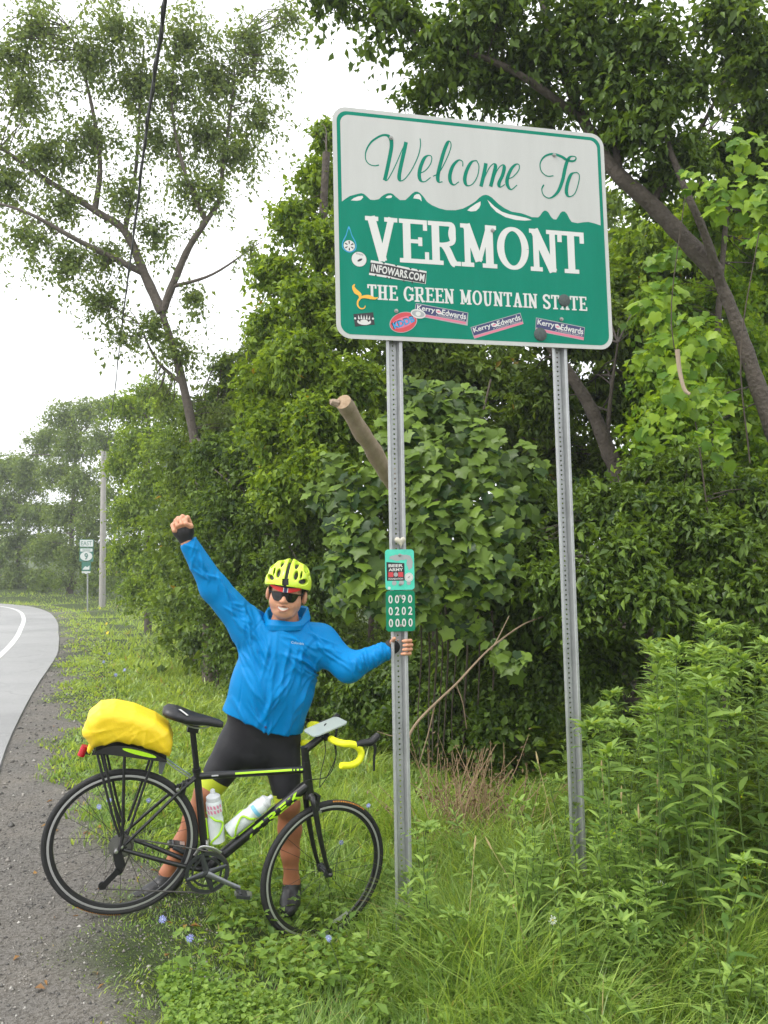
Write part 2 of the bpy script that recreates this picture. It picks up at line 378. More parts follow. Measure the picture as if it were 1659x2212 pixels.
def stones(n, rng, s_rng, y_rng, size):
    """loose stones: squashed octahedra"""
    Y = rng.uniform(*y_rng, n) ** 1.0; s = rng.uniform(*s_rng, n)
    ex = np.interp(Y, EDGE[:, 1], EDGE[:, 0]); X = ex + s * 1.07
    Z = ground_z(X, Y); r = size * (rng.random(n) ** 3 * 2.2 + .5)
    base = np.array([(1, 0, 0), (0, 1, 0), (-1, 0, 0), (0, -1, 0), (0, 0, .8), (0, 0, -.6)], float)
    V = base[None] * (1 + .35 * rng.standard_normal((n, 6, 1))) * r[:, None, None] * rng.uniform(.6, 1.3, (n, 1, 3))
    a = rng.uniform(0, 6.28, n); c, s_ = np.cos(a), np.sin(a); x = V[..., 0] * c[:, None] - V[..., 1] * s_[:, None]; y = V[..., 0] * s_[:, None] + V[..., 1] * c[:, None]
    V = np.stack([x, y, V[..., 2]], -1) + np.stack([X, Y, Z + r * .25], 1)[:, None]
    f = np.array([(0, 1, 4), (1, 2, 4), (2, 3, 4), (3, 0, 4), (1, 0, 5), (2, 1, 5), (3, 2, 5), (0, 3, 5)])
    F = (f[None] + np.arange(n)[:, None, None] * 6).reshape(-1, 3)
    return V.reshape(-1, 3), F, np.repeat(rng.random(n), 6)
rng = np.random.default_rng(3)
m_stone = bpy.data.materials.new('gravel_stone'); m_stone.use_nodes = True
t = m_stone.node_tree; b = t.nodes['Principled BSDF']; L = t.links.new
at = t.nodes.new('ShaderNodeAttribute'); at.attribute_name = 'lv'
c1 = ramp(at.outputs['Fac'], [(0, (.045, .044, .042)), (.5, (.15, .14, .125)), (.85, (.25, .23, .20)), (1, (.46, .44, .40))]); L(c1.outputs[0], b.inputs['Base Color']); b.inputs['Roughness'].default_value = .6
a1 = stones(14000, rng, (0.02, 1.2), (2.3, 6), .0030); a2 = stones(5000, rng, (.02, 1.1), (6, 22), .007); a3 = stones(260, rng, (-.9, 1.2), (2.3, 9), .008)
V = np.vstack([a1[0], a2[0], a3[0]]); F = np.vstack([a1[1], a2[1] + len(a1[0]), a3[1] + len(a1[0]) + len(a2[0])])
tag(np_obj('gravel', V, F, m_stone, attr=np.concatenate([a1[2], a2[2], a3[2]])), 'loose grey gravel and grit on the road shoulder', 'gravel', kind='stuff')

# ------------------------------------------------------------------ welcome sign
SW, SH = 1.524, 1.219
S_O = CAM + C2W((-.267, -2.088, 4.257)); S_X = nrm(C2W((.974, -.005, .227))); S_Y = nrm(C2W((.024, .996, -.081)))   # corner, right, down
S_Y = nrm(S_Y - S_X * (S_X @ S_Y)); S_N = np.cross(S_Y, S_X); S_N = S_N if S_N @ FW < 0 else -S_N        # towards the viewer
def SG(u, v, h=0.0): return S_O + S_X * u + S_Y * v + S_N * h
# homography from the enlarged detail (1659 x 1433) used for tracing to sign metres
_src = np.array([(53, 51), (1541, 211), (1598, 1394), (76, 1329)], float); _dst = np.array([(0, 0), (SW, 0), (SW, SH), (0, SH)], float)
_A = []
for (x, y), (u, v) in zip(_src, _dst): _A += [[x, y, 1, 0, 0, 0, -u * x, -u * y], [0, 0, 0, x, y, 1, -v * x, -v * y]]
_H = np.append(np.linalg.solve(np.array(_A), _dst.ravel()), 1).reshape(3, 3)
def UV(pts):
    p = np.asarray(pts, float); q = np.column_stack([p, np.ones(len(p))]) @ _H.T; return q[:, :2] / q[:, 2:]
m_white = mat('sign_white_sheeting', (.50, .505, .48), .45, noise=(7, (.44, .445, .42), .25), stretch=(1, 1, .14))
m_green = mat('sign_green_sheeting', (.0, .175, .108), .5, spec=.12, noise=(6, (.006, .215, .145), .25), stretch=(1, 1, .16))
m_alu = mat('bare_aluminium', (.55, .56, .57), .4, .9)
m_steel = mat('galvanised_steel', (.36, .37, .37), .5, .55, noise=(9, (.46, .47, .47), .2), bump=(60, .15))
m_bolt = mat('weathered_bolt', (.30, .30, .28), .45, .8)
m_blackp = mat('black_print', (.015, .015, .018), .4); m_whitep = mat('white_print', (.60, .60, .57), .4)
m_navy = mat('navy_print', (.025, .03, .11), .4); m_pink = mat('pink_print', (.62, .16, .24), .5); m_redp = mat('red_print', (.55, .05, .06), .4)
m_orange = mat('orange_print', (.78, .42, .04), .45); m_cyan = mat('blue_print', (.02, .28, .55), .4); m_greyp = mat('grey_print', (.33, .35, .35), .6)
m_darkg = mat('dark_magnet', (.03, .045, .042), .6, noise=(60, (.07, .09, .085), .2))
m_ltgreen = mat('pale_green_print', (.05, .55, .38), .4, noise=(14, (.10, .62, .48), .2)); m_plate = mat('marker_green', (.0, .17, .08), .45, spec=.2, noise=(20, (.01, .22, .12), .2))
PRINT = [m_white, m_green, m_blackp, m_whitep, m_navy, m_pink, m_redp, m_orange, m_cyan, m_greyp, m_alu]
def rrect(u0, v0, u1, v1, r, n=8):
    o = []
    for cx, cy, a0 in ((u1 - r, v0 + r, -90), (u1 - r, v1 - r, 0), (u0 + r, v1 - r, 90), (u0 + r, v0 + r, 180)):
        o += [(cx + r * math.cos(R(a0 + 90 * k / n)), cy + r * math.sin(R(a0 + 90 * k / n))) for k in range(n + 1)]
    return np.array(o)
def on(mp, pts, h): return np.array([mp(u, v, h) for u, v in pts])
sign = empty('welcome_sign', SG(SW / 2, SH, 0) * np.array([1, 1, 0]) + np.array([0, 0, gz(.45, 4.2)]))
tag(sign, 'large green and white Welcome To Vermont sign on two steel posts', 'road sign')
b = MB(); b.prism(on(SG, rrect(0, 0, SW, SH, .075), -.004), S_N * .004, 0)
panel = b.build('panel', [m_white], sign, smooth=False)
def printed(name, mi_polys, parent, mats=PRINT, mp=SG, h0=.0006, dh=.00004, smooth=False):
    """flat print: polygons in sign metres, each a hair above the last"""
    b = MB(); h = h0
    for mi, poly in mi_polys: b.sheet(on(mp, poly, h), mi); h += dh
    return b.build(name, mats, parent, smooth=smooth)
field = [(1, rrect(.022, .022, SW - .022, SH - .022, .056))]
ridge = UV([(107, 578), (128, 562), (150, 548), (190, 537), (212, 532), (228, 537), (245, 552), (262, 568), (285, 570), (310, 565), (325, 550), (340, 540), (358, 533), (375, 532), (388, 538), (400, 550), (425, 570), (455, 570), (475, 552), (492, 534), (508, 524), (522, 524), (535, 531), (550, 546), (575, 580), (600, 598), (640, 615), (680, 625), (730, 626), (770, 617), (805, 600), (840, 578), (862, 556), (880, 544), (897, 541), (912, 545), (930, 556), (965, 590), (1000, 615), (1040, 634), (1090, 642), (1120, 652), (1150, 664), (1185, 665), (1195, 655), (1208, 636), (1218, 628), (1228, 628), (1240, 637), (1255, 662), (1268, 675), (1284, 677), (1295, 660), (1307, 640), (1318, 632), (1330, 633), (1342, 645), (1356, 672), (1368, 690), (1400, 697), (1430, 692), (1460, 690), (1495, 698), (1532, 710)])
q = rrect(.041, .041, SW - .041, SH, .045); top = [p for p in q if p[1] < .2]; top.sort(key=lambda p: -p[0])
ridge[0][0] = .041; ridge[-1][0] = SW - .041
field.append((0, np.vstack([ridge, np.array(top)])))
for s_ in ([(155, 572), (172, 559), (195, 550), (220, 547), (223, 556), (210, 570), (190, 574)], [(345, 557), (358, 547), (374, 544), (383, 548), (378, 558), (360, 560)],
           [(499, 561), (503, 547), (515, 538), (530, 537), (541, 552), (545, 578), (533, 566), (518, 563)], [(795, 627), (812, 611), (840, 592), (868, 577), (868, 596), (860, 614), (843, 630), (815, 633)],
           [(905, 569), (918, 580), (945, 606), (985, 634), (1025, 648), (1070, 657), (1120, 668), (1150, 680), (1110, 683), (1060, 679), (1005, 664), (955, 636), (925, 605)]):
    field.append((3, UV(s_)))
printed('painted_field', field, panel)
def ribbon(pts, wd, mi=0):
    """variable-width stroke -> outline polygons (quads)"""
    p = np.asarray(pts, float); T = np.gradient(p, axis=0); T = T / (np.linalg.norm(T, axis=1, keepdims=True) + 1e-12); N = np.stack([-T[:, 1], T[:, 0]], 1)
    w_ = np.broadcast_to(np.asarray(wd, float), (len(p),)); return p + N * w_[:, None] / 2, p - N * w_[:, None] / 2
def strokes_obj(name, strokes, mats, parent, mp=SG, h0=.0012, dh=.00006):
    """strokes: (material index, centre line (n,2), widths) as ribbons"""
    b = MB(); h = h0
    for mi, p, wd in strokes:
        A, B_ = ribbon(p, wd); b.strip(on(mp, A, h), on(mp, B_, h), mi); h += dh
    return b.build(name, mats, parent, smooth=False)
script = [[(310, 378), (285, 382), (255, 372), (237, 345), (240, 300), (268, 252), (315, 220), (350, 214), (374, 232), (379, 275), (367, 345), (350, 425), (341, 462)],
    [(341, 463), (356, 460), (378, 425), (405, 370), (435, 300), (458, 252)], [(459, 252), (448, 305), (432, 375), (421, 435), (424, 460), (436, 464), (458, 448), (492, 400), (525, 330), (538, 270), (536, 232)],
    [(534, 424), (565, 408), (593, 372), (600, 336), (584, 325), (560, 340), (538, 390), (531, 435), (540, 464), (562, 469), (594, 446)],
    [(607, 440), (640, 420), (678, 352), (704, 285), (703, 253), (689, 252), (668, 300), (646, 378), (633, 440), (638, 470), (659, 470)],
    [(770, 386), (769, 360), (748, 351), (718, 380), (700, 430), (703, 470), (722, 487), (749, 470)],
    [(846, 353), (818, 362), (792, 408), (781, 458), (793, 490), (824, 482), (850, 440), (859, 385), (846, 353)],
    [(897, 368), (890, 410), (870, 496)], [(872, 492), (886, 455), (915, 395), (938, 372), (950, 384), (940, 430), (923, 496)], [(925, 492), (938, 455), (962, 402), (986, 378), (998, 390), (989, 432), (969, 478), (976, 499), (1001, 485)],
    [(1015, 455), (1045, 443), (1076, 408), (1080, 379), (1062, 374), (1035, 402), (1014, 455), (1017, 492), (1037, 512), (1068, 488)],
    [(1268, 437), (1232, 438), (1202, 412), (1195, 370), (1218, 332), (1262, 317), (1308, 330), (1345, 352), (1378, 356), (1392, 342), (1384, 331), (1360, 333), (1343, 358), (1331, 400), (1316, 468), (1290, 528), (1250, 559), (1216, 546), (1204, 512), (1215, 486)],
    [(1396, 418), (1366, 428), (1346, 476), (1339, 526), (1353, 551), (1384, 536), (1404, 482), (1410, 436), (1396, 418)]]
st = []
for k in script:
    p = spline(np.array(k, float), 7); T = np.gradient(p, axis=0); T /= np.linalg.norm(T, axis=1, keepdims=True)
    wd = .0055 + .0150 * np.clip(T[:, 1], 0, 1) ** 1.6 + (.006 * np.clip(T[:, 0], 0, 1) if len(k) > 18 or len(k) == 13 else 0)
    k_ = np.ones(5) / 5; wd = np.convolve(np.pad(wd, 2, mode='edge'), k_, 'valid'); st.append((1, UV(p), wd))
strokes_obj('script_lettering', st, PRINT, panel)
# ---- slab-serif capitals drawn as strokes in a letter box (x 0..w, y 0..1 down), scaled to height H
def glyph(ch, w, t, h):
    """strokes (points, width) for a capital of width w, stem t, hairline h, letter height 1"""
    s = []
    def bar(x0, y0, x1, y1, wd): s.append((np.linspace((x0, y0), (x1, y1), 2), wd))
    def serif(x, y, half=None):
        half = t * .98 if half is None else half; yy = h * .5 if y == 0 else 1 - h * .5; bar(x - half, yy, x + half, yy, h)
    def stem(x, y0=0., y1=1., both=True): bar(x, y0 + h * .3, x, y1 - h * .3, t)
    def tick(x, y0, y1, wd=None): bar(x, y0, x, y1, wd or h * .95)
    if ch in 'EFHITNRM' and ch not in 'TNM':
        x = t * 1.0; stem(x); serif(x, 0); serif(x, 1)
    if ch == 'E':
        bar(t, h * .5, w - h * .3, h * .5, h); bar(t, .5, w * .74, .5, h * .9); bar(t, 1 - h * .5, w, 1 - h * .5, h)
        tick(w - h * .5, 0, .24); tick(w * .74, .40, .60); tick(w - h * .2, .73, 1)
    if ch == 'H':
        x = w - t; stem(x); serif(x, 0); serif(x, 1); bar(t, .5, w - t, .5, h)
    if ch == 'T':
        stem(w / 2); serif(w / 2, 1, t * 1.05); bar(0, h * .5, w, h * .5, h); tick(h * .5, 0, .27, h * 1.1); tick(w - h * .5, 0, .27, h * 1.1)
    if ch == 'R':
        xr = w * .86; p = spline([(t, h * .5), (xr - .26, h * .5), (xr - .07, .07), (xr - t * .5 + .02, .27), (xr - .07, .46), (xr - .26, .53), (t, .53)], 6)
        n = len(p); u = np.linspace(0, 1, n); s.append((p, h + (t - h) * np.exp(-((u - .5) / .16) ** 2)))
        s.append((spline([(w * .50, .53), (w * .62, .66), (w * .78, .92), (w * .86, 1 - h * .4)], 5), t * .95)); bar(w * .72, 1 - h * .5, w + t * .12, 1 - h * .5, h)
    if ch == 'V' or ch == 'A':
        y0, y1 = (0, 1) if ch == 'V' else (1, 0)
        k = t * 1.05; tl, tr = (k, k * .78) if ch == 'V' else (k * .72, k)
        bar(t * .75, y0, w / 2 + (.02 if ch == 'V' else -.01), y1, tl); bar(w - t * .75, y0, w / 2 - .01, y1, tr)
        yy = h * .5 if ch == 'V' else 1 - h * .5; bar(0, yy, t * 1.7, yy, h); bar(w - t * 1.7, yy, w, yy, h)
        if ch == 'A': bar(w * .25, .66, w * .75, .66, h * .9)
    if ch == 'N':
        th = t * .8; bar(t * .9, 0, t * .9, 1, th); bar(w - t * .8, 0, w - t * .8, 1, th); bar(t * .7, .01, w - t * .8, .99, t * 1.15)
        bar(0, h * .5, t * 1.2, h * .5, h); serif(t * .9, 1, t * .85); serif(w - t * .8, 0, t * .85)
    if ch == 'M':
        th = t * .8; bar(t * .9, 0, t * .9, 1, th); bar(w - t, 0, w - t, 1, t * 1.05); bar(t * .8, .01, w / 2, .86, t * 1.05); bar(w - t, .01, w / 2, .86, th * .8)
        bar(0, h * .5, t * 1.1, h * .5, h); bar(w - t * 1.1, h * .5, w, h * .5, h); serif(t * .9, 1, t * .85); serif(w - t, 1, t * 1.0)
    if ch in 'OG':
        a = np.linspace(-40 if ch == 'G' else 0, -322 if ch == 'G' else -360, 42); a = np.radians(a); cx = w / 2
        wd = h * .95 + (t - h * .95) * np.abs(np.cos(a)) ** 1.3
        s.append((np.stack([cx + (w / 2 - t / 2) * np.cos(a), .5 + (.5 - h * .45) * np.sin(a)], 1), wd))
        if ch == 'G': bar(w - t * .6, .55, w - t * .6, .90, t * .95); bar(w * .52, .56, w + t * .2, .56, h * .9); tick(w - h * .7, .05, .32)
    if ch == 'U':
        s.append((spline([(t, .02), (t, .45), (t * 1.05, .75), (w * .36, .94), (w * .5, .965), (w * .66, .93), (w - t * 1.05, .75), (w - t * .9, .45), (w - t * .9, .02)], 6), np.concatenate([np.linspace(t, t, 20), np.linspace(t, h, 8), np.linspace(h, t * .75, 21)])))
        serif(t, 0); serif(w - t * .9, 0, t * .85)
    if ch == 'S':
        s.append((spline([(w * .86, .27), (w * .74, .10), (w * .48, h * .45), (w * .2, .12), (w * .13, .27), (w * .3, .42), (w * .62, .54), (w * .86, .70), (w * .78, .88), (w * .5, 1 - h * .45), (w * .22, .90), (w * .10, .73)], 5), h + (t - h) * np.clip(np.sin(np.linspace(.05, .95, 56) * math.pi), 0, 1) ** .8))
        tick(w * .88, .04, .30, h * .8); tick(w * .09, .70, .97, h * .8)
    return s
def caps_row(text, boxes, t, h, name, parent, mp=SG, mi=3):
    """boxes: (u0, u1, v0, v1) per letter in metres"""
    st = []
    for ch, (u0, u1, v0, v1) in zip(text, boxes):
        H = v1 - v0
        for p, wd in glyph(ch, (u1 - u0) / H, t, h):
            st.append((mi, np.stack([u0 + p[:, 0] * H, v0 + p[:, 1] * H], 1), np.asarray(wd) * H))
    return strokes_obj(name, st, PRINT, parent, mp, dh=.000012)
def box_from(x0, x1, yt0, yt1, yb0, yb1):
    q = UV([(x0, yt0), (x1, yt1), (x1, yb1), (x0, yb0)]); return q[:, 0].min(), q[:, 0].max(), (q[0, 1] + q[1, 1]) / 2, (q[2, 1] + q[3, 1]) / 2
bv = [(238, 410, 656, 672, 905, 920), (424, 573, 672, 684, 910, 920), (583, 748, 678, 692, 916, 936), (762, 952, 694, 714, 928, 944), (962, 1128, 712, 732, 940, 962), (1142, 1290, 728, 742, 958, 974), (1298, 1432, 738, 752, 966, 980)]
bx = [box_from(*k) for k in bv]; v0 = np.mean([k[2] for k in bx]); v1 = np.mean([k[3] for k in bx]); bx = [(k[0], k[1], v0, v1) for k in bx]
caps_row('VERMONT', bx, .175, .10, 'state_lettering', panel)
row2 = 'THE GREEN MOUNTAIN STATE'; wid = dict(T=.86, H=1.0, E=.84, G=.98, R=.98, N=.98, M=1.16, O=.98, U=.98, A=.96, I=.42, S=.78); wid[' '] = .42
ua, ub = UV([(246, 1075), (1450, 1145)])[:, 0]; tot = sum(wid[c] + .09 for c in row2) - .09; k_ = (ub - ua) / tot
va, vb = UV([(850, 1068)])[0, 1], UV([(850, 1148)])[0, 1]; cu = ua; bx = []; tx = ''
for c in row2:
    if c != ' ': bx.append((cu, cu + wid[c] * k_, va, vb)); tx += c
    cu += (wid[c] + .09) * k_
caps_row(tx, bx, .17, .10, 'motto_lettering', panel)
# ---- print set in a plain face, turned to mesh
def text_polys(body, size, cx, cy, ang=0., sx=1.0, bold=0.0, fit=None, sp=1.0):
    cu = bpy.data.curves.new('t', 'FONT'); cu.body = body; cu.size = size; cu.align_x = 'CENTER'; cu.align_y = 'CENTER'; cu.offset = bold; cu.resolution_u = 3; cu.space_character = sp
    ob = bpy.data.objects.new('t', cu); me = bpy.data.meshes.new_from_object(ob)
    V = np.array([v.co[:2] for v in me.vertices]); F = [tuple(p.vertices) for p in me.polygons]
    bpy.data.objects.remove(ob); bpy.data.curves.remove(cu); bpy.data.meshes.remove(me)
    lo, hi = V.min(0), V.max(0); V = V - (lo + hi) / 2
    if fit: V = V * (np.array(fit) / (hi - lo))
    V[:, 0] *= sx; c, s = math.cos(ang), math.sin(ang)
    return np.stack([cx + V[:, 0] * c + V[:, 1] * s, cy + V[:, 0] * s - V[:, 1] * c], 1), F   # v runs down
def sticker(name, parent, mp, polys, texts, mats=PRINT, h0=.0016, label=None):
    b = MB(); h = h0
    for mi, poly in polys: b.sheet(on(mp, poly, h), mi); h += .00012
    for mi, (V, F) in texts: b.add(on(mp, V, h), F, mi); h += .00012
    o = b.build(name, mats, parent, smooth=False)
    if label: o['label'] = label
    return o
def zc(x, y): return UV([(x, y)])[0]
def quad(*pts): return UV(pts)
def disc(c, r, n=24, ry=None, ang=0):
    ry = r if ry is None else ry; a = np.arange(n) * 2 * math.pi / n; x, y = r * np.cos(a), ry * np.sin(a)
    return np.stack([c[0] + x * math.cos(ang) - y * math.sin(ang), c[1] + x * math.sin(ang) + y * math.cos(ang)], 1)
def kerry(pts, nm, dz):
    q = quad(*pts); tl, tr, br, bl = q; ux = tr - tl; vy = bl - tl; W = np.linalg.norm(ux); Hh = np.linalg.norm(vy); an = math.atan2(ux[1], ux[0])
    pt = lambda a, b_: tl + ux * a + vy * b_
    polys = [(9, q), (4, np.array([pt(.012, .05), pt(.988, .05), pt(.988, .74), pt(.012, .74)])), (5, np.array([pt(.012, .78), pt(.988, .78), pt(.988, .95), pt(.012, .95)])),
             (3, np.array([pt(.385, .22), pt(.44, .16), pt(.50, .34), pt(.52, .52), pt(.45, .56), pt(.40, .46)])), (5, np.array([pt(.40, .33), pt(.46, .28), pt(.49, .40), pt(.43, .44)]))]
    tx = [(3, text_polys('Kerry', .1, *pt(.205, .36), an, fit=(W * .34, Hh * .52), bold=.002)), (3, text_polys('Edwards', .1, *pt(.74, .35), an, fit=(W * .46, Hh * .46), bold=.002)), (3, text_polys('A STRONGER AMERICA', .1, *pt(.68, .665), an, fit=(W * .56, Hh * .10)))]
    sticker('sticker', panel, SG, polys, tx, h0=.0018 + dz, label=nm)
kerry([(512, 1137), (800, 1190), (796, 1262), (500, 1205)], 'navy and pink bumper sticker partly under the oval sticker', 0)
kerry([(812, 1270), (1086, 1190), (1104, 1252), (832, 1334)], 'navy and pink bumper sticker tilted upwards to one side', 0)
kerry([(1172, 1216), (1441, 1270), (1434, 1342), (1168, 1290)], 'navy and pink bumper sticker with a round magnet on its corner', 0)
q = quad((265, 900), (571, 962), (566, 1032), (254, 982)); tl, tr, br, bl = q; an = math.atan2(*(tr - tl)[::-1]); pt = lambda a, b_: tl + (tr - tl) * a + (bl - tl) * b_; W = np.linalg.norm(tr - tl); Hh = np.linalg.norm(bl - tl)
rg = random.Random(4); rag = [(2, np.array([pt(a, .0), pt(a + .05, .0), pt(a + .035, .10 + .06 * rg.random())])) for a in [.2, .42, .68, .82]] + [(2, np.array([pt(a, 1), pt(a + .04, .99), pt(a + .02, .86)])) for a in [.1, .3, .36, .6, .75]]
sticker('sticker', panel, SG, [(3, q), (2, np.array([pt(.0, .17), pt(.3, .10), pt(.7, .14), pt(1, .12), pt(1, .84), pt(.6, .88), pt(.3, .82), pt(0, .86)]))] + rag, [(3, text_polys('INFOWARS.COM', .1, *pt(.5, .49), an, fit=(W * .95, Hh * .52), bold=.003, sp=1.06))], label='torn black and white sticker with white capitals')
c = zc(443, 1243); sticker('sticker', panel, SG, [(9, disc(c, .077, 30, .052, R(-22))), (6, disc(c, .073, 30, .049, R(-22))), (5, disc(c, .066, 30, .026, R(-22)))], [(2, text_polys('KDDB', .1, c[0], c[1], R(-22), fit=(.125, .036), bold=.004)), (8, text_polys('KDDB', .1, c[0] + .002, c[1] + .001, R(-22), fit=(.118, .031), bold=.004))], h0=.0024, label='red oval sticker with dark letters')
c = zc(524, 1197); sticker('sticker', panel, SG, [(3, disc(c, .040, 24, .024, R(8))), (9, disc(c, .034, 20, .017, R(8))), (3, disc(c, .014, 14, .012))], [], h0=.0036, label='small white oval sticker overlapping the red one')
q = quad((168, 1198), (277, 1188), (285, 1256), (177, 1267)); c = q.mean(0); pol = [(2, q), (3, disc(c + [0, .012], .036, 20, .017)), (2, disc(c + [0, .004], .030, 20, .012)), (3, disc(c + [0, .010], .020, 16, .009)), (3, disc(c + [-.046, -.003], .0055, 10)), (3, disc(c + [.046, -.006], .0055, 10))]
for k in range(5): x = -.026 + k * .013; pol.append((3, np.array([c + [x - .005, .0], c + [x + .005, .0], c + [x + .002 * (k - 2), -.022 - .004 * (k % 2)]])))
sticker('sticker', panel, SG, pol, [], label='small black sticker with a white crown-like emblem')
c = zc(146, 818); dr = spline([c + [0, -.10], c + [.016, -.055], c + [.036, -.012], c + [.033, .022], c + [0, .040], c + [-.033, .022], c + [-.036, -.012], c + [-.016, -.055]], 4, True)
pol = [(8, dr), (1, c + (dr - c) * .86), (3, disc(c + [0, .004], .029))]
for k in range(6): a = R(60 * k + 30); d_ = np.array([math.cos(a), math.sin(a)]); n_ = np.array([-d_[1], d_[0]]); o_ = c + [0, .004]; pol.append((2, np.array([o_ + d_ * .010 - n_ * .002, o_ + d_ * .024 - n_ * .004, o_ + d_ * .024 + n_ * .004, o_ + d_ * .010 + n_ * .002])))
sticker('sticker', panel, SG, pol, [], label='blue water drop sticker with a white snowflake')
c = zc(200, 896); sticker('sticker', panel, SG, [(2, disc(c, .040)), (3, disc(c, .0385)), (2, disc(c + [.004, .004], .015, 12, .006, R(-30)))], [(2, text_polys('PARKS', .1, c[0] + .004, c[1] - .026, R(8), fit=(.036, .010)))], label='round white sticker with a small dark bird')
st = [(7, UV(spline([(176, 1034), (168, 1048), (180, 1072), (202, 1090), (204, 1110), (193, 1128), (192, 1150), (206, 1167), (226, 1166), (234, 1152)], 6)), np.concatenate([np.linspace(.004, .024, 14), np.linspace(.024, .010, 12), np.linspace(.010, .004, 29)])),
      (7, UV(spline([(200, 1112), (225, 1103), (255, 1104), (285, 1112), (303, 1106)], 6)), np.concatenate([np.linspace(.008, .02, 12), np.linspace(.02, .003, 13)]))]
o = strokes_obj('sticker', st, PRINT, panel, h0=.0030, dh=.0001); o['label'] = 'orange curling flourish sticker by the motto'
for (x, y, r, nm) in ((1327, 1123, .034, 'round dark magnet covering a letter of the motto'), (1196, 1309, .036, 'round dark magnet on a bumper sticker corner')):
    b = MB(); c = zc(x, y); b.lathe(SG(c[0], c[1], .0004), S_N, [(0, r), (.004, r), (.0055, r * .92), (.0058, .001)], 22); o = b.build('magnet', [m_darkg], panel); o['label'] = nm
for x, y in ((377, 230), (1272, 324), (404, 1181), (1312, 1226), (933, 738)):
    b = MB(); c = zc(x, y); b.lathe(SG(c[0], c[1], .0015), S_N, [(0, .011), (.003, .011), (.0035, .007), (.009, .0065), (.010, .001)], 10); b.build('bolt', [m_bolt], panel)
# ---- U-channel posts with punched webs
def u_post(top, bot, name, label=None):
    top = np.asarray(top); bot = np.asarray(bot); ax = nrm(bot - top); Ln = np.linalg.norm(bot - top)
    sx = nrm(S_X - ax * (S_X @ ax)); nn = nrm(np.cross(ax, sx)); nn = nn if nn @ FW < 0 else -nn
    prof = [(-.0425, -.0035), (-.030, -.0015), (-.026, -.0035), (-.016, -.036), (.016, -.036), (.026, -.0035), (.030, -.0015), (.0425, -.0035)]
    tk = .0035; back = [(x, y - tk) if abs(x) > .02 else (x * 1.0, y - tk) for x, y in prof]
    at_ = lambda x, y, l: top + ax * l + sx * x + nn * y
    b = MB()
    for k in range(len(prof) - 1):
        if k == 3: continue                           # the web is built below, with its holes
        for pr, fl in ((prof, 0), (back, 1)):
            q = [at_(*pr[k], 0), at_(*pr[k + 1], 0), at_(*pr[k + 1], Ln), at_(*pr[k], Ln)]; b.sheet(q if fl else q[::-1])
    for k in (0, -1): b.sheet([at_(*prof[k], 0), at_(*back[k], 0), at_(*back[k], Ln), at_(*prof[k], Ln)])
    n = int(Ln / .0254); hs_ = Ln / n; r_ = .0052; oc = [(math.cos(R(22.5 + 45 * i)), math.sin(R(22.5 + 45 * i))) for i in range(8)]
    for j in range(n):
        l0, l1 = j * hs_, (j + 1) * hs_; lc = (l0 + l1) / 2
        for y in (-.036, -.036 - tk):
            out = [at_(.016, y, lc + .4 * hs_ * 0 + .007), at_(.006, y, l1), at_(-.006, y, l1), at_(-.016, y, lc + .007), at_(-.016, y, lc - .007), at_(-.006, y, l0), at_(.006, y, l0), at_(.016, y, lc - .007)]
            inn = [at_(r_ * c, y, lc + r_ * s) for c, s in oc]
            V = out + inn + [at_(.016, y, l1), at_(-.016, y, l1), at_(-.016, y, l0), at_(.016, y, l0)]
            F = [(i, (i + 1) % 8, 8 + (i + 1) % 8, 8 + i) for i in range(8)] + [(0, 16, 1), (2, 17, 3), (4, 18, 5), (6, 19, 7)]
            b.add(V, F)
        inn0 = [at_(r_ * c, -.036, lc + r_ * s) for c, s in oc]; inn1 = [at_(r_ * c, -.036 - tk, lc + r_ * s) for c, s in oc]; b.strip(inn0, inn1, 1, True)
    o = b.build(name, [m_steel, m_bolt], sign, smooth=False)
    if label: o['label'] = label
    return at_, Ln
def post_line(u, v, bx_, by):
    top = SG(u, .10, -.0075); dtop = (top - CAM) @ FW
    d = dtop
    for _ in range(30):                               # depth at which the picture's bottom point stands under the post's head
        q = P(bx_, by, d); d -= (q[1] - (top[1] + .01)) / FW[1] * .8
    q = P(bx_, by, d); q = q + (q - top) * ((q[2] - (gz(q[0], q[1]) - .35)) / (top[2] - q[2])); return top, q
uL = zc(405, 1345)[0]; uR = zc(1312, 1385)[0]
tL, bL = post_line(uL, 0, 873, 1940); tR, bR = post_line(uR, 0, 1250, 1830)
AT_L, LN_L = u_post(tL, bL, 'post', 'steel channel post that the cyclist holds'); AT_R, LN_R = u_post(tR, bR, 'post', 'steel channel post standing in the weeds')
AXL = nrm(bL - tL); SXL = nrm(S_X - AXL * (S_X @ AXL)); NNL = nrm(np.cross(AXL, SXL)); NNL = NNL if NNL @ FW < 0 else -NNL
def post_at(py):                                      # length along the left post seen at picture row py
    lo_, hi_ = 0., LN_L
    for _ in range(40):
        m_ = (lo_ + hi_) / 2; q = tL + AXL * m_ - CAM; y = 1106 - FPX * (q @ UP) / (q @ FW)
        lo_, hi_ = (m_, hi_) if y < py else (lo_, m_)
    return lo_
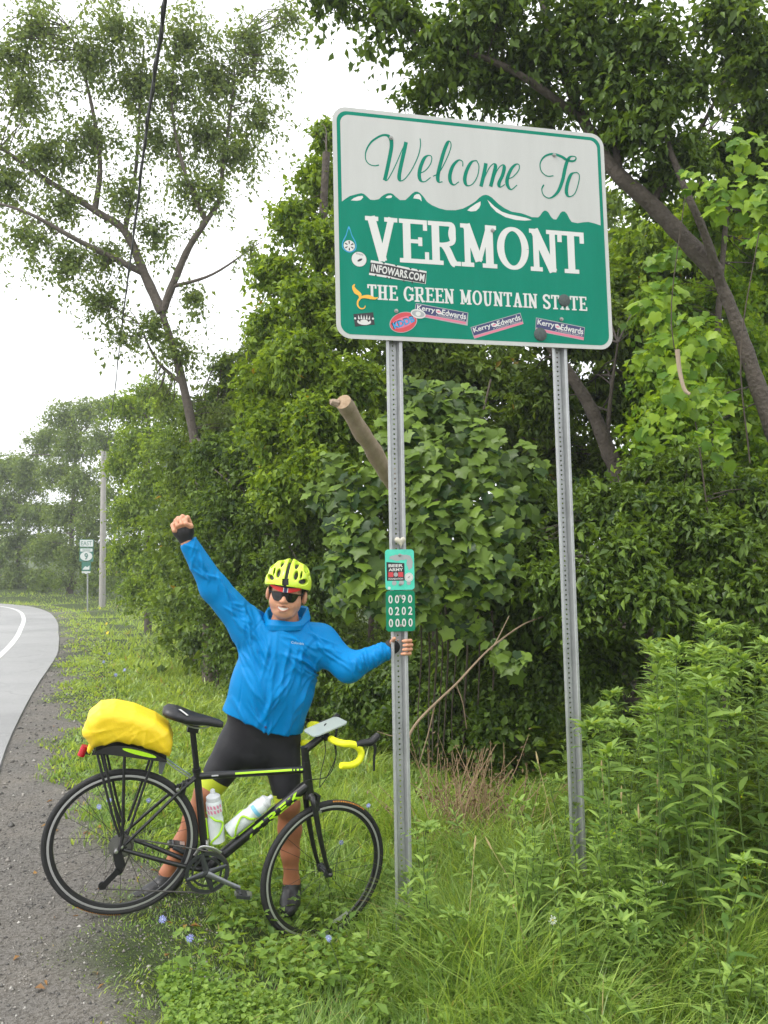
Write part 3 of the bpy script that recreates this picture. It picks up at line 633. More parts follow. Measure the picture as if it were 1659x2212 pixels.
# ---- marker plates and the heart stone on the left post
def plate(py0, py1, name, label, mat_i, pol, tx, tilt=0.0):
    l0, l1 = post_at(py0), post_at(py1); Wd, Hd = .149, (l1 - l0)
    ca, sa = math.cos(tilt), math.sin(tilt); X2 = SXL * ca + AXL * sa; Y2 = AXL * ca - SXL * sa; o0 = tL + AXL * (l0 + l1) / 2
    mp = lambda u, v, h=0.: o0 + X2 * (u - Wd / 2 + .006) + Y2 * (v - Hd / 2) + NNL * (h + .004)
    root = empty(name, mp(Wd / 2, Hd, 0)); tag(root, label, 'marker plate')
    b = MB(); b.prism(on(mp, rrect(0, 0, Wd, Hd, .016, 5), 0), NNL * .002, 0); b.build('plate', [mat_i], root, smooth=False)
    b = MB(); h = .0026
    for mi, p_ in pol(Wd, Hd): b.sheet(on(mp, p_, h), mi); h += .0001
    for mi, (V, F) in tx(Wd, Hd): b.add(on(mp, V, h), F, mi); h += .0001
    b.build('print', PRINT, root, smooth=False)
    for v in (.14, .86):
        b = MB(); b.lathe(mp(Wd * .5, Hd * v, .0022), NNL, [(0, .008), (.002, .008), (.0025, .005), (.006, .0048), (.0065, .001)], 10); b.build('bolt', [m_bolt], root)
    return mp, Wd, Hd
def cloud(cx, cy, w_, h_, seed, n=26):
    r_ = random.Random(seed); return np.array([(cx + w_ / 2 * math.cos(i * 6.283 / n) * (.82 + .3 * r_.random()), cy + h_ / 2 * math.sin(i * 6.283 / n) * (.75 + .4 * r_.random())) for i in range(n)])
plate(1187, 1274.3, 'marker_plate', 'pale green plate with a black square sticker, above the numbered plate', m_ltgreen,
      lambda W_, H_: [(9, cloud(W_ * .5, H_ * .20, W_ * .8, H_ * .16, 1)), (9, cloud(W_ * .84, H_ * .34, W_ * .22, H_ * .34, 2)), (9, disc((W_ * .30, H_ * .83), .012)), (9, disc((W_ * .55, H_ * .82), .013)), (9, disc((W_ * .8, H_ * .83), .011)), (2, np.array([(W_ * .04, H_ * .31), (W_ * .66, H_ * .34), (W_ * .66, H_ * .77), (W_ * .05, H_ * .77)])), (6, np.array([(W_ * .10, H_ * .56), (W_ * .27, H_ * .56), (W_ * .27, H_ * .68), (W_ * .10, H_ * .68)])), (6, np.array([(W_ * .44, H_ * .56), (W_ * .61, H_ * .56), (W_ * .61, H_ * .68), (W_ * .44, H_ * .68)])), (9, disc((W_ * .355, H_ * .62), .011)), (3, disc((W_ * .81, H_ * .69), .0225)), (9, disc((W_ * .81, H_ * .69), .019)), (3, disc((W_ * .81, H_ * .69), .0175)), (3, disc((W_ * .12, H_ * .95), .008, 8))],
      lambda W_, H_: [(3, text_polys('BEER', .1, W_ * .36, H_ * .40, 0, fit=(W_ * .5, H_ * .075), bold=.003)), (3, text_polys('ARMY', .1, W_ * .36, H_ * .50, 0, fit=(W_ * .5, H_ * .075), bold=.003)), (3, text_polys('FOUNDATION', .1, W_ * .355, H_ * .725, 0, fit=(W_ * .5, H_ * .045), bold=.002)), (2, text_polys('AT', .1, W_ * .81, H_ * .69, R(-15), fit=(.014, .009)))])
def digits(W_, H_):
    out = []
    for r_, row in enumerate(('0090', '0202', '0000')):
        for c_, ch in enumerate(row): out.append((3, text_polys(ch, .1, W_ * (.16 + .225 * c_), H_ * (.21 + .29 * r_), R((-3, 2, 1, 3)[c_] * (1 if r_ % 2 else .3)), fit=(W_ * .145, H_ * .205), bold=.002)))
    return out
plate(1275.8, 1363.7, 'marker_plate', 'dark green plate with three rows of white numbers, below the pale one', m_plate, lambda W_, H_: [(1, disc((W_ * .5, H_ * .5), .0001, 3))], digits)
l0 = post_at(1172); oH = tL + AXL * l0 + NNL * .004
hp = np.array([(0, .55), (-.45, .15), (-.95, -.25), (-1, -.62), (-.72, -.95), (-.35, -.92), (-.02, -.58), (.3, -.95), (.7, -1), (1, -.68), (.95, -.25), (.5, .25), (.12, .75), (.05, .95)]) * .028
b = MB(); ring = [oH + SXL * (u + .010) + AXL * v for u, v in hp]; n_ = len(ring); cen = np.mean(ring, 0)
b.add(ring + [cen + (p_ - cen) * .93 + NNL * .014 for p_ in ring] + [cen + (p_ - cen) * .55 + NNL * .019 for p_ in ring] + [cen + NNL * .0195],
      [tuple(reversed(range(n_)))] + [(i, (i + 1) % n_, n_ + (i + 1) % n_, n_ + i) for i in range(n_)] + [(n_ + i, n_ + (i + 1) % n_, 2 * n_ + (i + 1) % n_, 2 * n_ + i) for i in range(n_)] + [(2 * n_ + i, 2 * n_ + (i + 1) % n_, 3 * n_) for i in range(n_)])
tag(b.build('heart_stone', [mat('pale_stone', (.62, .58, .45), .8, noise=(60, (.40, .38, .32), .2))], ang=70), 'pale heart-shaped stone perched above the marker plates', 'stone')

# ------------------------------------------------------------------ bicycle (local axes: x forward, y up, z to its right side)
ex = nrm(C2W((.933, .221, .283))); ey = C2W((.236, -.972, -.020)); ey = nrm(ey - ex * (ex @ ey)); ez = np.cross(ex, ey)
B_T = CAM + C2W((-1.186, 1.491, 3.743))
BM = Matrix(((ex[0], ey[0], ez[0], B_T[0]), (ex[1], ey[1], ez[1], B_T[1]), (ex[2], ey[2], ez[2], B_T[2]), (0, 0, 0, 1)))
def BW(x, y, z=0.): return B_T + ex * x + ey * y + ez * z
def BL(px, py, z=0.):
    """local bike point seen at picture point (px, py), z metres off the frame's plane"""
    d = RT * ((px - 829.5) / FPX) - UP * ((py - 1106.) / FPX) + FW; o = B_T + ez * z - CAM; k = (o @ ez) / (d @ ez); q = d * k + CAM - B_T
    return np.array([q @ ex, q @ ey, z])
def Z3(x, y, z=0.): return BL((100 + .36166 * x) * .74129, (2000 + .36166 * y) * .74129, z)
def Z4(x, y, z=0.): return BL((540 + .39783 * x) * .74129, (2080 + .39783 * y) * .74129, z)
m_frame = mat('satin_black_frame', (.012, .012, .013), .38, spec=.5, coat=.3); m_blk = mat('black_plastic', (.014, .014, .015), .5)
m_lime = mat('lime_decal', (.45, .80, .02), .45); m_tyre = mat('tyre_rubber', (.020, .020, .020), .75, bump=(120, .2))
m_rim = mat('black_rim', (.02, .02, .021), .4); m_track = mat('machined_brake_track', (.52, .52, .51), .45, .5); m_sil = mat('silver_alloy', (.6, .6, .6), .3, .9)
m_dkalloy = mat('dark_grey_alloy', (.075, .08, .085), .4, .6); m_spoke = mat('black_spoke', (.03, .03, .03), .4, .5); m_chain = mat('oily_chain', (.16, .15, .14), .45, .8)
m_tape = mat('yellow_bar_tape', (.78, .80, .015), .55, bump=(260, .25, .002)); m_ylabel = mat('tyre_orange_print', (.55, .22, .02), .6)
m_red = mat('red_lens', (.45, .01, .02), .25, spec=.6); m_clear = mat('clear_map_case', (.42, .48, .46), .15, alpha=.72, spec=.6)
m_bar = mat('black_alloy', (.02, .02, .022), .35, .3)
bike = empty('bicycle', (0, 0, 0), BM); tag(bike, 'black road bicycle with lime lettering leaning in front of the cyclist', 'bicycle')
def bb(b, name, mats, parent=None, **k): return b.build(name, mats, bike if parent is None else parent, world=False, **k)
RH = np.array([0, 0, 0.]); BB_ = np.array([.404, -.078, 0]); SCL = np.array([.257, .363, 0]); HT1 = np.array([.749, .485, 0]); HT0 = np.array([.800, .340, 0]); FH = np.array([.975, -.036, 0])
b = MB(); v = np.array
def zz(p, z): return v([p[0], p[1], z])
b.tube([BB_, SCL], [.0175, .0165], 14); b.tube([SCL + v([.004, -.02, 0]), HT1 + v([.012, -.040, 0])], [.0165, .0175], 14, sq=.9)
b.tube([BB_ + v([.01, .01, 0]), HT0 + v([-.016, .030, 0])], [.0255, .0235], 16); b.tube([HT0 + (HT0 - HT1) * .02, HT1], [.0235, .0205], 16)
b.lathe(BB_ - v([0, 0, .036]), (0, 0, 1), [(0, .022), (.072, .022)], 18)
for s in (-1, 1):
    b.tube(spline([BB_ + v([-.01, 0, s * .022]), v([.30, -.066, s * .034]), v([.14, -.030, s * .056]), v([.012, -.004, s * .063])], 4), np.linspace(.0125, .0085, 13), 10)
    b.tube(spline([SCL + v([0, -.026, s * .010]), v([.20, .278, s * .030]), v([.10, .142, s * .052]), v([.010, .016, s * .063])], 4), np.linspace(.0085, .007, 13), 10)
    b.prism([v([-.012, -.012, s * .066]), v([.02, -.012, s * .066]), v([.024, .012, s * .066]), v([-.006, .016, s * .066])], (0, 0, -s * .006))
b.tube([v([.225, .305, -.03]), v([.225, .305, .03])], .007, 8)
frame = bb(b, 'frame', m_frame)
# seat clamp, seat post, saddle
b = MB(); up_s = nrm(SCL - BB_); b.tube([SCL + up_s * .002, SCL + up_s * .018], .0195, 14); b.tube([SCL - up_s * .05, SCL + up_s * .195], .0135, 14)
b.box(SCL + up_s * .20 + v([.0, .005, 0]), .05, .022, .04); bb(b, 'seat_post', m_bar)
sx = np.array([-.008, .01, .05, .10, .15, .20, .25, .272]); hw = np.array([.035, .062, .070, .066, .042, .026, .020, .010]); ty = np.array([.640, .652, .651, .640, .632, .628, .620, .610]); th_ = np.array([.03, .05, .056, .052, .046, .040, .034, .02])
b = MB(); V = []; n = 16
for i in range(len(sx)):
    for k in range(n):
        a = 2 * math.pi * k / n; c, s = math.cos(a), math.sin(a)
        V.append((sx[i] + .052, ty[i] - th_[i] * .35 + (s * th_[i] * .35 if s > 0 else s * th_[i] * .75) - (.012 * abs(c) ** 3), c * hw[i]))
F = [(i * n + k, i * n + (k + 1) % n, (i + 1) * n + (k + 1) % n, (i + 1) * n + k) for i in range(len(sx) - 1) for k in range(n)] + [tuple(range(n)), tuple((len(sx) - 1) * n + k for k in reversed(range(n)))]
b.add(V, F); sad = bb(b, 'saddle', mat('black_saddle', (.016, .016, .018), .42, bump=(90, .2, .003)), ang=80)
b = MB()
for s in (-1, 1): b.tube(spline([v([.09, .612, s * .03]), v([.16, .578, s * .022]), v([.23, .574, s * .02]), v([.30, .604, s * .008])], 4), .0035, 6)
bb(b, 'rail', m_sil, sad)
b = MB(); b.prism([v([.105, .651, .042]), v([.116, .651, .038]), v([.155, .632, .047]), v([.147, .631, .051])], (0, .0015, .0025)); bb(b, 'flash', m_whitep, sad)
# decals on the tubes: lime bar and letters, raised a hair on the right side
def tube_pt(a, bq, t_, off, r): # point on the right-hand face of a tube, off = across
    a = v(a); bq = v(bq); d = nrm(bq - a); n_ = np.cross(v([0, 0, 1.]), d); an = off / r
    return a + (bq - a) * t_ + n_ * r * math.sin(an) + v([0, 0, 1]) * r * math.cos(an)
def decal(b, a, bq, quads, r, mi=0):
    for q in quads:
        q = [tuple(x) for x in q]; out = []
        for i in range(len(q)):                       # follow the tube's round face
            out.append(tube_pt(a, bq, q[i][0], q[i][1], r))
        b.sheet(out, mi)
TT0, TT1 = SCL + v([.004, -.02, 0]), HT1 + v([.012, -.040, 0])
b = MB(); decal(b, TT0, TT1, [[(.34, .004), (.86, .004), (.86, .0095), (.34, .009)], [(.34, .009), (.86, .0095), (.86, .014), (.34, .013)]] + [[(x, .004), (x + w_, .004), (x + w_, .012), (x, .012)] for x, w_ in ((.875, .012), (.905, .02), (.94, .02))], .0182); bb(b, 'lime_stripe', m_lime, frame, smooth=False)
b = MB(); decal(b, TT0, TT1, [[(.13, .002), (.19, .002), (.19, .008), (.13, .008)]], .0180); bb(b, 'small_badge', m_sil, frame, smooth=False)
D0, D1 = BB_ + v([.01, .01, 0]), HT0 + v([-.016, .030, 0])
ltr = {'T': [[(0, 1), (1, 1), (1, .72), (0, .72)], [(.34, .72), (.66, .72), (.66, 0), (.34, 0)]],
       'R': [[(0, 0), (.3, 0), (.3, 1), (0, 1)], [(.3, 1), (.8, 1), (1, .85), (1, .78), (.3, .74)], [(.7, .75), (1, .78), (1, .55), (.8, .42), (.7, .5)], [(.3, .62), (.72, .62), (.72, .40), (.3, .40)], [(.42, .4), (.72, .4), (1, 0), (.68, 0)]],
       'E': [[(0, 0), (.28, 0), (.28, 1), (0, 1)], [(.28, 1), (1, 1), (.92, .76), (.28, .76)], [(.28, .62), (.85, .62), (.85, .40), (.28, .40)], [(.28, .24), (.92, .24), (1, 0), (.28, 0)]],
       'K': [[(0, 0), (.28, 0), (.28, 1), (0, 1)], [(.28, .62), (.66, 1), (1, 1), (.55, .52), (.28, .40)], [(.40, .52), (.66, .60), (1.0, 0), (.68, 0)]]}
b = MB()
for i, ch in enumerate('TREK'):
    x0 = .455 + i * .118
    for q in ltr[ch]: decal(b, D0, D1, [[(x0 + p[0] * .098, -.019 + p[1] * .038) for p in q]], .0262)
decal(b, D0, D1, [[(.385, -.016), (.41, -.016), (.43, .0), (.405, .0)]], .0262)
bb(b, 'lime_lettering', m_lime, frame, smooth=False)
# drivetrain
b = MB(); ring = lambda R0, R1, z0, z1, n=40: [(z0, R1), (z0, R0), (z1, R0), (z1, R1), (z0, R1)]
for R0, R1, z in ((.098, .082, .046), (.070, .060, .040)): b.lathe(BB_, (0, 0, 1), ring(R0, R1, z, z + .0035), 44, 0, False)
for k in range(4):
    a = R(28 + 90 * k); d = v([math.cos(a), math.sin(a), 0]); b.tube([BB_ + v([0, 0, .052]) + d * .012, BB_ + v([0, 0, .049]) + d * .092], [.016, .009], 8, sq=.45)
b.lathe(BB_ + v([0, 0, .036]), (0, 0, 1), [(0, .02), (.022, .018), (.026, .006)], 18)
teeth = []
for k in range(50):
    a = 2 * math.pi * k / 50; d = v([math.cos(a), math.sin(a), 0]); n_ = v([-d[1], d[0], 0]); c = BB_ + v([0, 0, .0478]); b.add([c + d * .0975 - n_ * .004, c + d * .0975 + n_ * .004, c + d * .104], [(0, 1, 2)])
cs = bb(b, 'chainring', m_dkalloy)
CE = v([.566, -.128, .062]); b = MB(); b.tube(spline([BB_ + v([0, 0, .058]), BB_ + (CE - BB_) * .5 + v([0, 0, .030]), CE], 5), [.015, .0145, .0135, .013, .0125, .012, .0115, .011, .0115, .012, .012], 10, sq=.6); bb(b, 'crank_arm', mat('grey_crank', (.22, .23, .24), .35, .7))
b = MB(); b.tube([BB_ - v([0, 0, .058]), BB_ * 2 - CE + v([0, 0, -.0])], [.014, .011], 10); bb(b, 'crank_arm', m_dkalloy)
for s, c in ((1, CE), (-1, v([2 * BB_[0] - CE[0], 2 * BB_[1] - CE[1], -.062]))):
    b = MB(); c = c + v([0, 0, s * .012]); b.tube([c, c + v([0, 0, s * .05])], .007, 8)
    c2 = c + v([.012, -.006, s * .032]); b.box(c2, .062, .014, .058, mi=0); b.box(c2 + v([.030, .004, 0]), .022, .010, .036, mi=1); b.box(c2 + v([-.030, .002, 0]), .016, .010, .03, mi=1); bb(b, 'pedal', [m_dkalloy, m_sil])
RD1 = v([.012, -.105, .055]); RD2 = v([-.040, -.178, .055]); b = MB()
b.prism([v([-.020, -.008, .068]), v([.006, -.012, .068]), v([.034, -.070, .068]), v([.022, -.100, .068]), v([-.006, -.082, .068]), v([-.028, -.030, .068])], (0, 0, -.020)); b.prism([RD1 + v([-.012, .012, .008]), RD1 + v([.012, .0, .008]), RD2 + v([.010, -.010, .008]), RD2 + v([-.012, .002, .008])], (0, 0, -.003))
rd_ = bb(b, 'rear_derailleur', m_blk)
for c in (RD1, RD2): b = MB(); b.lathe(c - v([0, 0, .004]), (0, 0, 1), [(0, .004), (0, .019), (.008, .019), (.008, .004)], 14, 0, False); bb(b, 'jockey_wheel', m_blk, rd_)
b = MB(); b.lathe(v([-.018, -.012, .062]), (0, 0, 1), [(0, .009), (.012, .009), (.014, .004)], 10); b.lathe(v([-.001, .012, .064]), (0, 0, 1), [(0, .010), (.012, .009), (.015, .003)], 10); bb(b, 'axle_bolt', m_sil)
b = MB(); b.tube(spline([BB_ + v([-.07, .065, .03]), BB_ + v([-.05, .112, .04]), BB_ + v([.0, .116, .05]), BB_ + v([.04, .100, .05])], 4), .009, 8, sq=.4); b.tube([BB_ + v([-.02, .10, .03]), BB_ + v([-.03, .14, .02])], .008, 8); bb(b, 'front_derailleur', m_sil)
b = MB()
for k, r_ in enumerate((.056, .051, .046, .042, .038, .034, .030, .026)): b.lathe(v([0, 0, .034 + .0038 * k]), (0, 0, 1), [(0, .014), (0, r_), (.0018, r_), (.0018, .014)], 26, 0, False)
cas = bb(b, 'cassette', mat('grey_cogs', (.30, .30, .29), .4, .8))
def chain_path():
    z = .047; A = [v([0, .046, z]), v([-.046 * .3, .044, z])]; top = np.linspace(v([-.01, .048, z]), BB_ + v([-.012, .099, z]), 12)
    arc = [BB_ + v([.1 * math.cos(R(a)), .1 * math.sin(R(a)), z]) for a in np.linspace(96, -104, 20)]
    low_ = np.linspace(arc[-1], RD2 + v([.0, -.019, -.006]), 12)[1:]; up2 = [RD2 + v([-.019, 0, -.006]), (RD1 + RD2) / 2, RD1 + v([.020, 0, -.006]), v([.046, -.02, z]), v([.047, .01, z]), v([.03, .036, z])]
    return np.vstack([top, arc, low_, up2])
b = MB(); b.tube(chain_path(), .0035, 6); bb(b, 'chain', m_chain)
# wheels
def wheel(hub, turn, orange, nsp, drive):
    w = bpy.data.objects.new('wheel', None)
    b = MB(); wd = .050 if not drive else .063
    b.lathe((0, 0, -wd), (0, 0, 1), [(0, .010), (.006, .011), (.010, .009), (.014, .022), (.018, .022), (.021, .013), (2 * wd - .021 - (.03 if drive else 0), .013), (2 * wd - .018 - (.03 if drive else 0), .024), (2 * wd - .014 - (.03 if drive else 0), .024), (2 * wd - .010, .010), (2 * wd - .006, .011), (2 * wd, .010)], 16)
    b.tube([(0, 0, -wd - .012), (0, 0, wd + .010)], .006, 8)
    w = bpy.data.objects.new('wheel', b.mesh('hub', [m_dkalloy])); COL.objects.link(w); w.parent = bike; w.matrix_basis = Matrix.Translation(Vector(hub)) @ turn
    a = np.arange(72) * 2 * math.pi / 72; ring_ = np.stack([.3275 * np.cos(a), .3275 * np.sin(a), 0 * a], 1); V = []; n = 12
    for i in range(72):
        er = v([math.cos(a[i]), math.sin(a[i]), 0]); V += [er * .3275 + .0135 * (er * math.cos(k * 2 * math.pi / n) + v([0, 0, 1]) * math.sin(k * 2 * math.pi / n)) for k in range(n)]
    b = MB(); b.add(V, [(i * n + k, ((i + 1) % 72) * n + k, ((i + 1) % 72) * n + (k + 1) % n, i * n + (k + 1) % n) for i in range(72) for k in range(n)]); ty_ = b.build('tyre', [m_tyre], w, world=False)
    b = MB(); b.lathe((0, 0, 0), (0, 0, 1), [(-.0085, .317), (-.0095, .315), (-.0095, .305), (-.008, .300), (-.006, .290), (0, .288), (.006, .290), (.008, .300), (.0095, .305), (.0095, .315), (.0085, .317)], 72, 0, False)
    for i in range(len(b.M)): b.M[i] = 1 if (i // 72) in (1, 8) else 0
    b.build('rim', [m_rim, m_track], w, world=False)
    b = MB(); rg = random.Random(7)
    for a0 in orange:
        x = a0
        while x < a0 + 34:
            w_ = rg.choice((1.0, 1.5, .7)); q = []
            for rr_ in (.3325, .3385):
                for aa in (x, x + w_): zt = .0142 * math.sqrt(max(.02, 1 - ((rr_ - .3275) / .0142) ** 2)); q.append((rr_ * math.cos(R(aa)), rr_ * math.sin(R(aa)), zt))
            b.add(q, [(0, 1, 3, 2)]); x += w_ + .5
    lb = bpy.data.objects.new('tyre_print', b.mesh('tyre_print', [m_ylabel], False)); COL.objects.link(lb); lb.parent = w
    b = MB(); b.tube([(.0, .022, 0), (.0, .292, 0)], .0011, 4); sp = b.mesh('spoke', [m_spoke])
    for k in range(nsp):
        o = bpy.data.objects.new('spoke', sp); COL.objects.link(o); o.parent = w; s = 1 if k % 2 else -1; an = 2 * math.pi * k / nsp; tilt = (.10 if (k // 2) % 2 else -.10)
        zh = s * (wd - .018); o.matrix_basis = Matrix.Rotation(an, 4, 'Z') @ Matrix.Translation((0, 0, zh)) @ Matrix.Rotation(tilt * .6, 4, 'Z') @ Matrix.Rotation(-math.atan2(zh, .27), 4, 'X')
    return w
wheel((0, 0, 0), Matrix.Identity(4), [248], 24, True)
STEER = R(18); s_ax = nrm(HT1 - HT0)
def steer(p):
    p = np.asarray(p, float); q = p - HT0; c, s = math.cos(STEER), math.sin(STEER)
    return HT0 + q * c + np.cross(np.broadcast_to(s_ax, q.shape), q) * s + np.outer(q @ s_ax, s_ax).reshape(q.shape) * (1 - c)
SM = Matrix.Rotation(STEER, 3, Vector(s_ax)).to_4x4(); FH2 = steer(FH[None])[0]
fw_ = wheel(FH2, SM, [62], 20, False)
b = MB(); rf = lambda r0, r1, a0, a1, z0: None
for a0, a1 in ((-72, -50),):
    aa = np.radians(np.linspace(a0, a1, 8)); b.strip([(.262 * math.cos(q), .262 * math.sin(q), .012) for q in aa], [(.284 * math.cos(q), .284 * math.sin(q), .012) for q in aa])
o = b.build('reflector', [m_whitep], fw_, world=False, smooth=False)
# fork, headset, stem, bars: all turn with the steering
b = MB()
for s in (-1, 1): b.tube(spline([HT0 + v([.004, -.012, s * .014]), HT0 + v([.016, -.045, s * .042]), v([.875, .155, s * .048]), v([.935, .03, s * .052]), FH + v([0, .0, s * .055])], 4), np.linspace(.0165, .0085, 17), 12)
b.tube([HT0 + v([.006, -.030, 0]), HT0 + v([0, .005, 0])], [.024, .024], 14); b.tube([HT0 + v([.008, -.022, -.034]), HT0 + v([.008, -.022, .034])], .017, 10)
for s in (-1, 1): b.lathe(FH + v([0, 0, s * .045]), (0, 0, s), [(0, .012), (.016, .012), (.022, .009), (.026, .004)], 12)
bb(b.xf(steer), 'fork', m_frame)
ST = HT1 + s_ax * .058; CL = v([.820, .612, 0])
b = MB(); b.tube([HT1, ST + s_ax * .012], .0185, 14); b.tube([ST - s_ax * .005, CL], [.019, .0175], 12); b.tube([CL - v([0, 0, .028]), CL + v([0, 0, .028])], .021, 12); bb(b.xf(steer), 'stem', m_bar)
b = MB(); b.tube([CL - v([0, 0, .075]), CL + v([0, 0, .075])], .0135, 12); bars = bb(b.xf(steer), 'handlebar', m_bar)
def drop(s): return spline([CL + v([0, 0, s * .066]), CL + v([.0, .002, s * .13]), CL + v([.018, .006, s * .168]), CL + v([.050, .008, s * .178]), CL + v([.084, -.002, s * .181]), CL + v([.108, -.030, s * .184]), CL + v([.098, -.066, s * .187]), CL + v([.060, -.086, s * .189]), CL + v([.006, -.090, s * .190])], 6)
for s in (-1, 1):
    b = MB(); d_ = drop(s); b.tube(d_, .0165 + .0006 * np.sin(np.arange(len(d_)) * 2.2), 12); o = bb(b.xf(steer), 'bar_tape', m_tape, bars)
    b = MB(); b.lathe(d_[-1] + nrm(d_[-1] - d_[-2]) * .001, nrm(d_[-1] - d_[-2]), [(0, .0150), (.004, .013), (.006, .004)], 12); bb(b.xf(steer), 'bar_plug', m_tape, bars)
    b = MB(); h0 = CL + v([.088, .002, s * .182]); b.tube(spline([h0 + v([-.02, .004, 0]), h0 + v([.02, .016, 0]), h0 + v([.062, .024, s * .002]), h0 + v([.088, .052, s * .004]), h0 + v([.094, .066, s * .004])], 4), np.concatenate([np.linspace(.015, .019, 9), np.linspace(.019, .013, 8)]), 12)
    hd = bb(b.xf(steer), 'brake_hood', m_blk, bars)
    b = MB(); b.tube(spline([h0 + v([.070, .026, 0]), h0 + v([.096, -.005, 0]), h0 + v([.100, -.055, 0]), h0 + v([.114, -.112, 0])], 4), np.linspace(.009, .006, 13), 8, sq=.6); bb(b.xf(steer), 'brake_lever', m_blk, bars)
b = MB()
for s, k in ((1, 0), (-1, .01), (1, .02)):
    b.tube(spline(steer(np.array([CL + v([.03, -.01, s * .05]), CL + v([.06, -.08 - k, s * .05]), CL + v([.045, -.19, s * .03])])).tolist() + ([steer(np.array([HT0 + v([.055, .02, 0])]))[0].tolist()] if k < .015 else [(.76, .40, .03), (.70, .33, .03)]), 6), .0022, 6)
bb(b, 'cable', m_blk)
b = MB(); fc = HT0 + v([.046, -.035, 0]); b.box(fc, .02, .05, .05); b.tube([fc + v([-.01, .0, .02]), fc + v([.012, -.045, .026])], .008, 8); b.tube([fc + v([-.01, .0, -.02]), fc + v([.012, -.045, -.026])], .008, 8); b.lathe(fc + v([.012, .005, 0]), (1, 0, 0), [(0, .008), (.006, .008), (.008, .003)], 8, 1); b.box(fc + v([.014, -.055, .024]), .03, .012, .010, mi=1); bb(b.xf(steer), 'brake_caliper', [m_blk, m_sil])
b = MB(); rc = v([.215, .285, 0]); b.box(rc, .02, .045, .05); b.tube([rc + v([-.03, .02, .022]), rc + v([-.018, -.03, .026])], .008, 8); b.tube([rc + v([.0, .03, .0]), rc + v([.05, .062, .008])], .005, 8); b.lathe(rc + v([-.028, -.002, .03]), (0, 0, 1), [(0, .009), (.006, .009), (.008, .003)], 8, 1); bb(b, 'brake_caliper', [m_blk, m_sil])
b = MB(); pc = CL + v([.0, .050, .02]); axm = np.array([nrm(v([1, .46, .0])), nrm(v([-.46, 1, 0])), v([0, 0, 1.])])
rr_ = [pc + axm[0] * (u - .11) + axm[2] * (w_ - .055) for u, w_ in rrect(0, 0, .19, .12, .025, 5)]; b.prism(rr_, axm[1] * .006); hold = bb(b.xf(steer), 'map_case', m_clear, smooth=False)
b = MB(); b.tube([CL + v([.0, .015, 0]), pc - axm[1] * .002], [.016, .020], 10); b.box(pc - axm[1] * .008, .10, .010, .05, axm); bb(b.xf(steer), 'map_mount', m_blk)
# rear rack, tail light
b = MB(); yr = .415
for s in (-1, 1): b.tube(spline([v([-.215, .402, s * .055]), v([-.1, yr + .004, s * .058]), v([.04, yr, s * .055]), v([.105, yr - .008, s * .03])], 5), .0055, 8)
for x in (-.21, -.14, -.07, 0, .07): b.tube([v([x, yr - .002, -.056]), v([x, yr - .002, .056])], .0045, 6)
b.box((-.05, yr - .004, 0), .30, .006, .07); rack = bb(b, 'rack', m_blk)
for s in (-1, 1):
    for x0, x1 in ((-.195, -.018), (-.168, -.004), (-.078, -.004), (.045, .012)):
        b = MB(); b.tube(spline([v([x0, yr - .004, s * .058]), v([x0 * .3 + x1 * .7, .15, s * .070]), v([x1, .058 if x1 != .012 else .07, s * .072])], 3), .0058, 8); bb(b, 'strut', m_blk, rack)
    b = MB(); b.tube([v([-.006, .07, s * .072]), v([-.004, -.004, s * .072])], .0075, 8); bb(b, 'strut', m_blk, rack)
b = MB(); b.tube(spline([v([.10, .405, .02]), v([.16, .372, .022]), v([.235, .338, .018])], 4), .0035, 6); b.tube(spline([v([.10, .405, -.02]), v([.16, .372, -.022]), v([.235, .338, -.018])], 4), .0035, 6); bb(b, 'stay', m_sil, rack)
b = MB(); b.prism([v([.075, .410, -.035]), v([.108, .400, -.035]), v([.102, .345, -.035]), v([.088, .345, -.035])], (0, 0, .07)); bb(b, 'fender_plate', mat('grey_plate', (.12, .13, .13), .5), rack)
b = MB(); b.box((-.235, .392, .012), .03, .016, .02); tl_ = bb(b, 'light_bracket', m_blk, rack)
b = MB(); b.tube([v([-.258, .372, .012]), v([-.249, .418, .012])], [.0165, .0165], 12); bb(b, 'tail_light', m_red, rack)
# bottle cages
def cage(a, d, n_, r=.0385):
    b = MB(); a = v(a); d = nrm(v(d)); n_ = v(n_); z = v([0, 0, 1.])
    for s in (-1, 1): b.tube(spline([a + n_ * -.036 + d * .15, a + n_ * -.005 + z * s * .041 + d * .125, a + n_ * .030 + z * s * .030 + d * .10, a + n_ * .012 + z * s * .041 + d * .055, a - n_ * .030 + z * s * .022 + d * .01, a + n_ * .0 + z * s * .012 + d * -.010], 5), .0048, 7)
    b.box(a + d * .075 - n_ * .041, .09, .006, .02, np.array([d, n_, z]))
    return bb(b, 'bottle_cage', mat('lime_cage', (.42, .74, .03), .4))
d_s = nrm(SCL - BB_); n_s = v([d_s[1], -d_s[0], 0]); b1 = BB_ + d_s * .115 + n_s * .062; cage(b1, d_s, n_s)
d_d = nrm(D1 - D0); n_d = v([-d_d[1], d_d[0], 0]); b2 = D0 + d_d * .16 + n_d * .070; cage(b2, d_d, n_d)
m_bot = mat('translucent_bottle', (.60, .66, .66), .3, noise=(12, (.75, .78, .77), .2)); m_bp = mat('pink_bottle_print', (.70, .25, .36), .4); m_bb = mat('sky_blue_bottle_print', (.20, .50, .66), .4); m_cap = mat('grey_bottle_cap', (.62, .64, .65), .4)
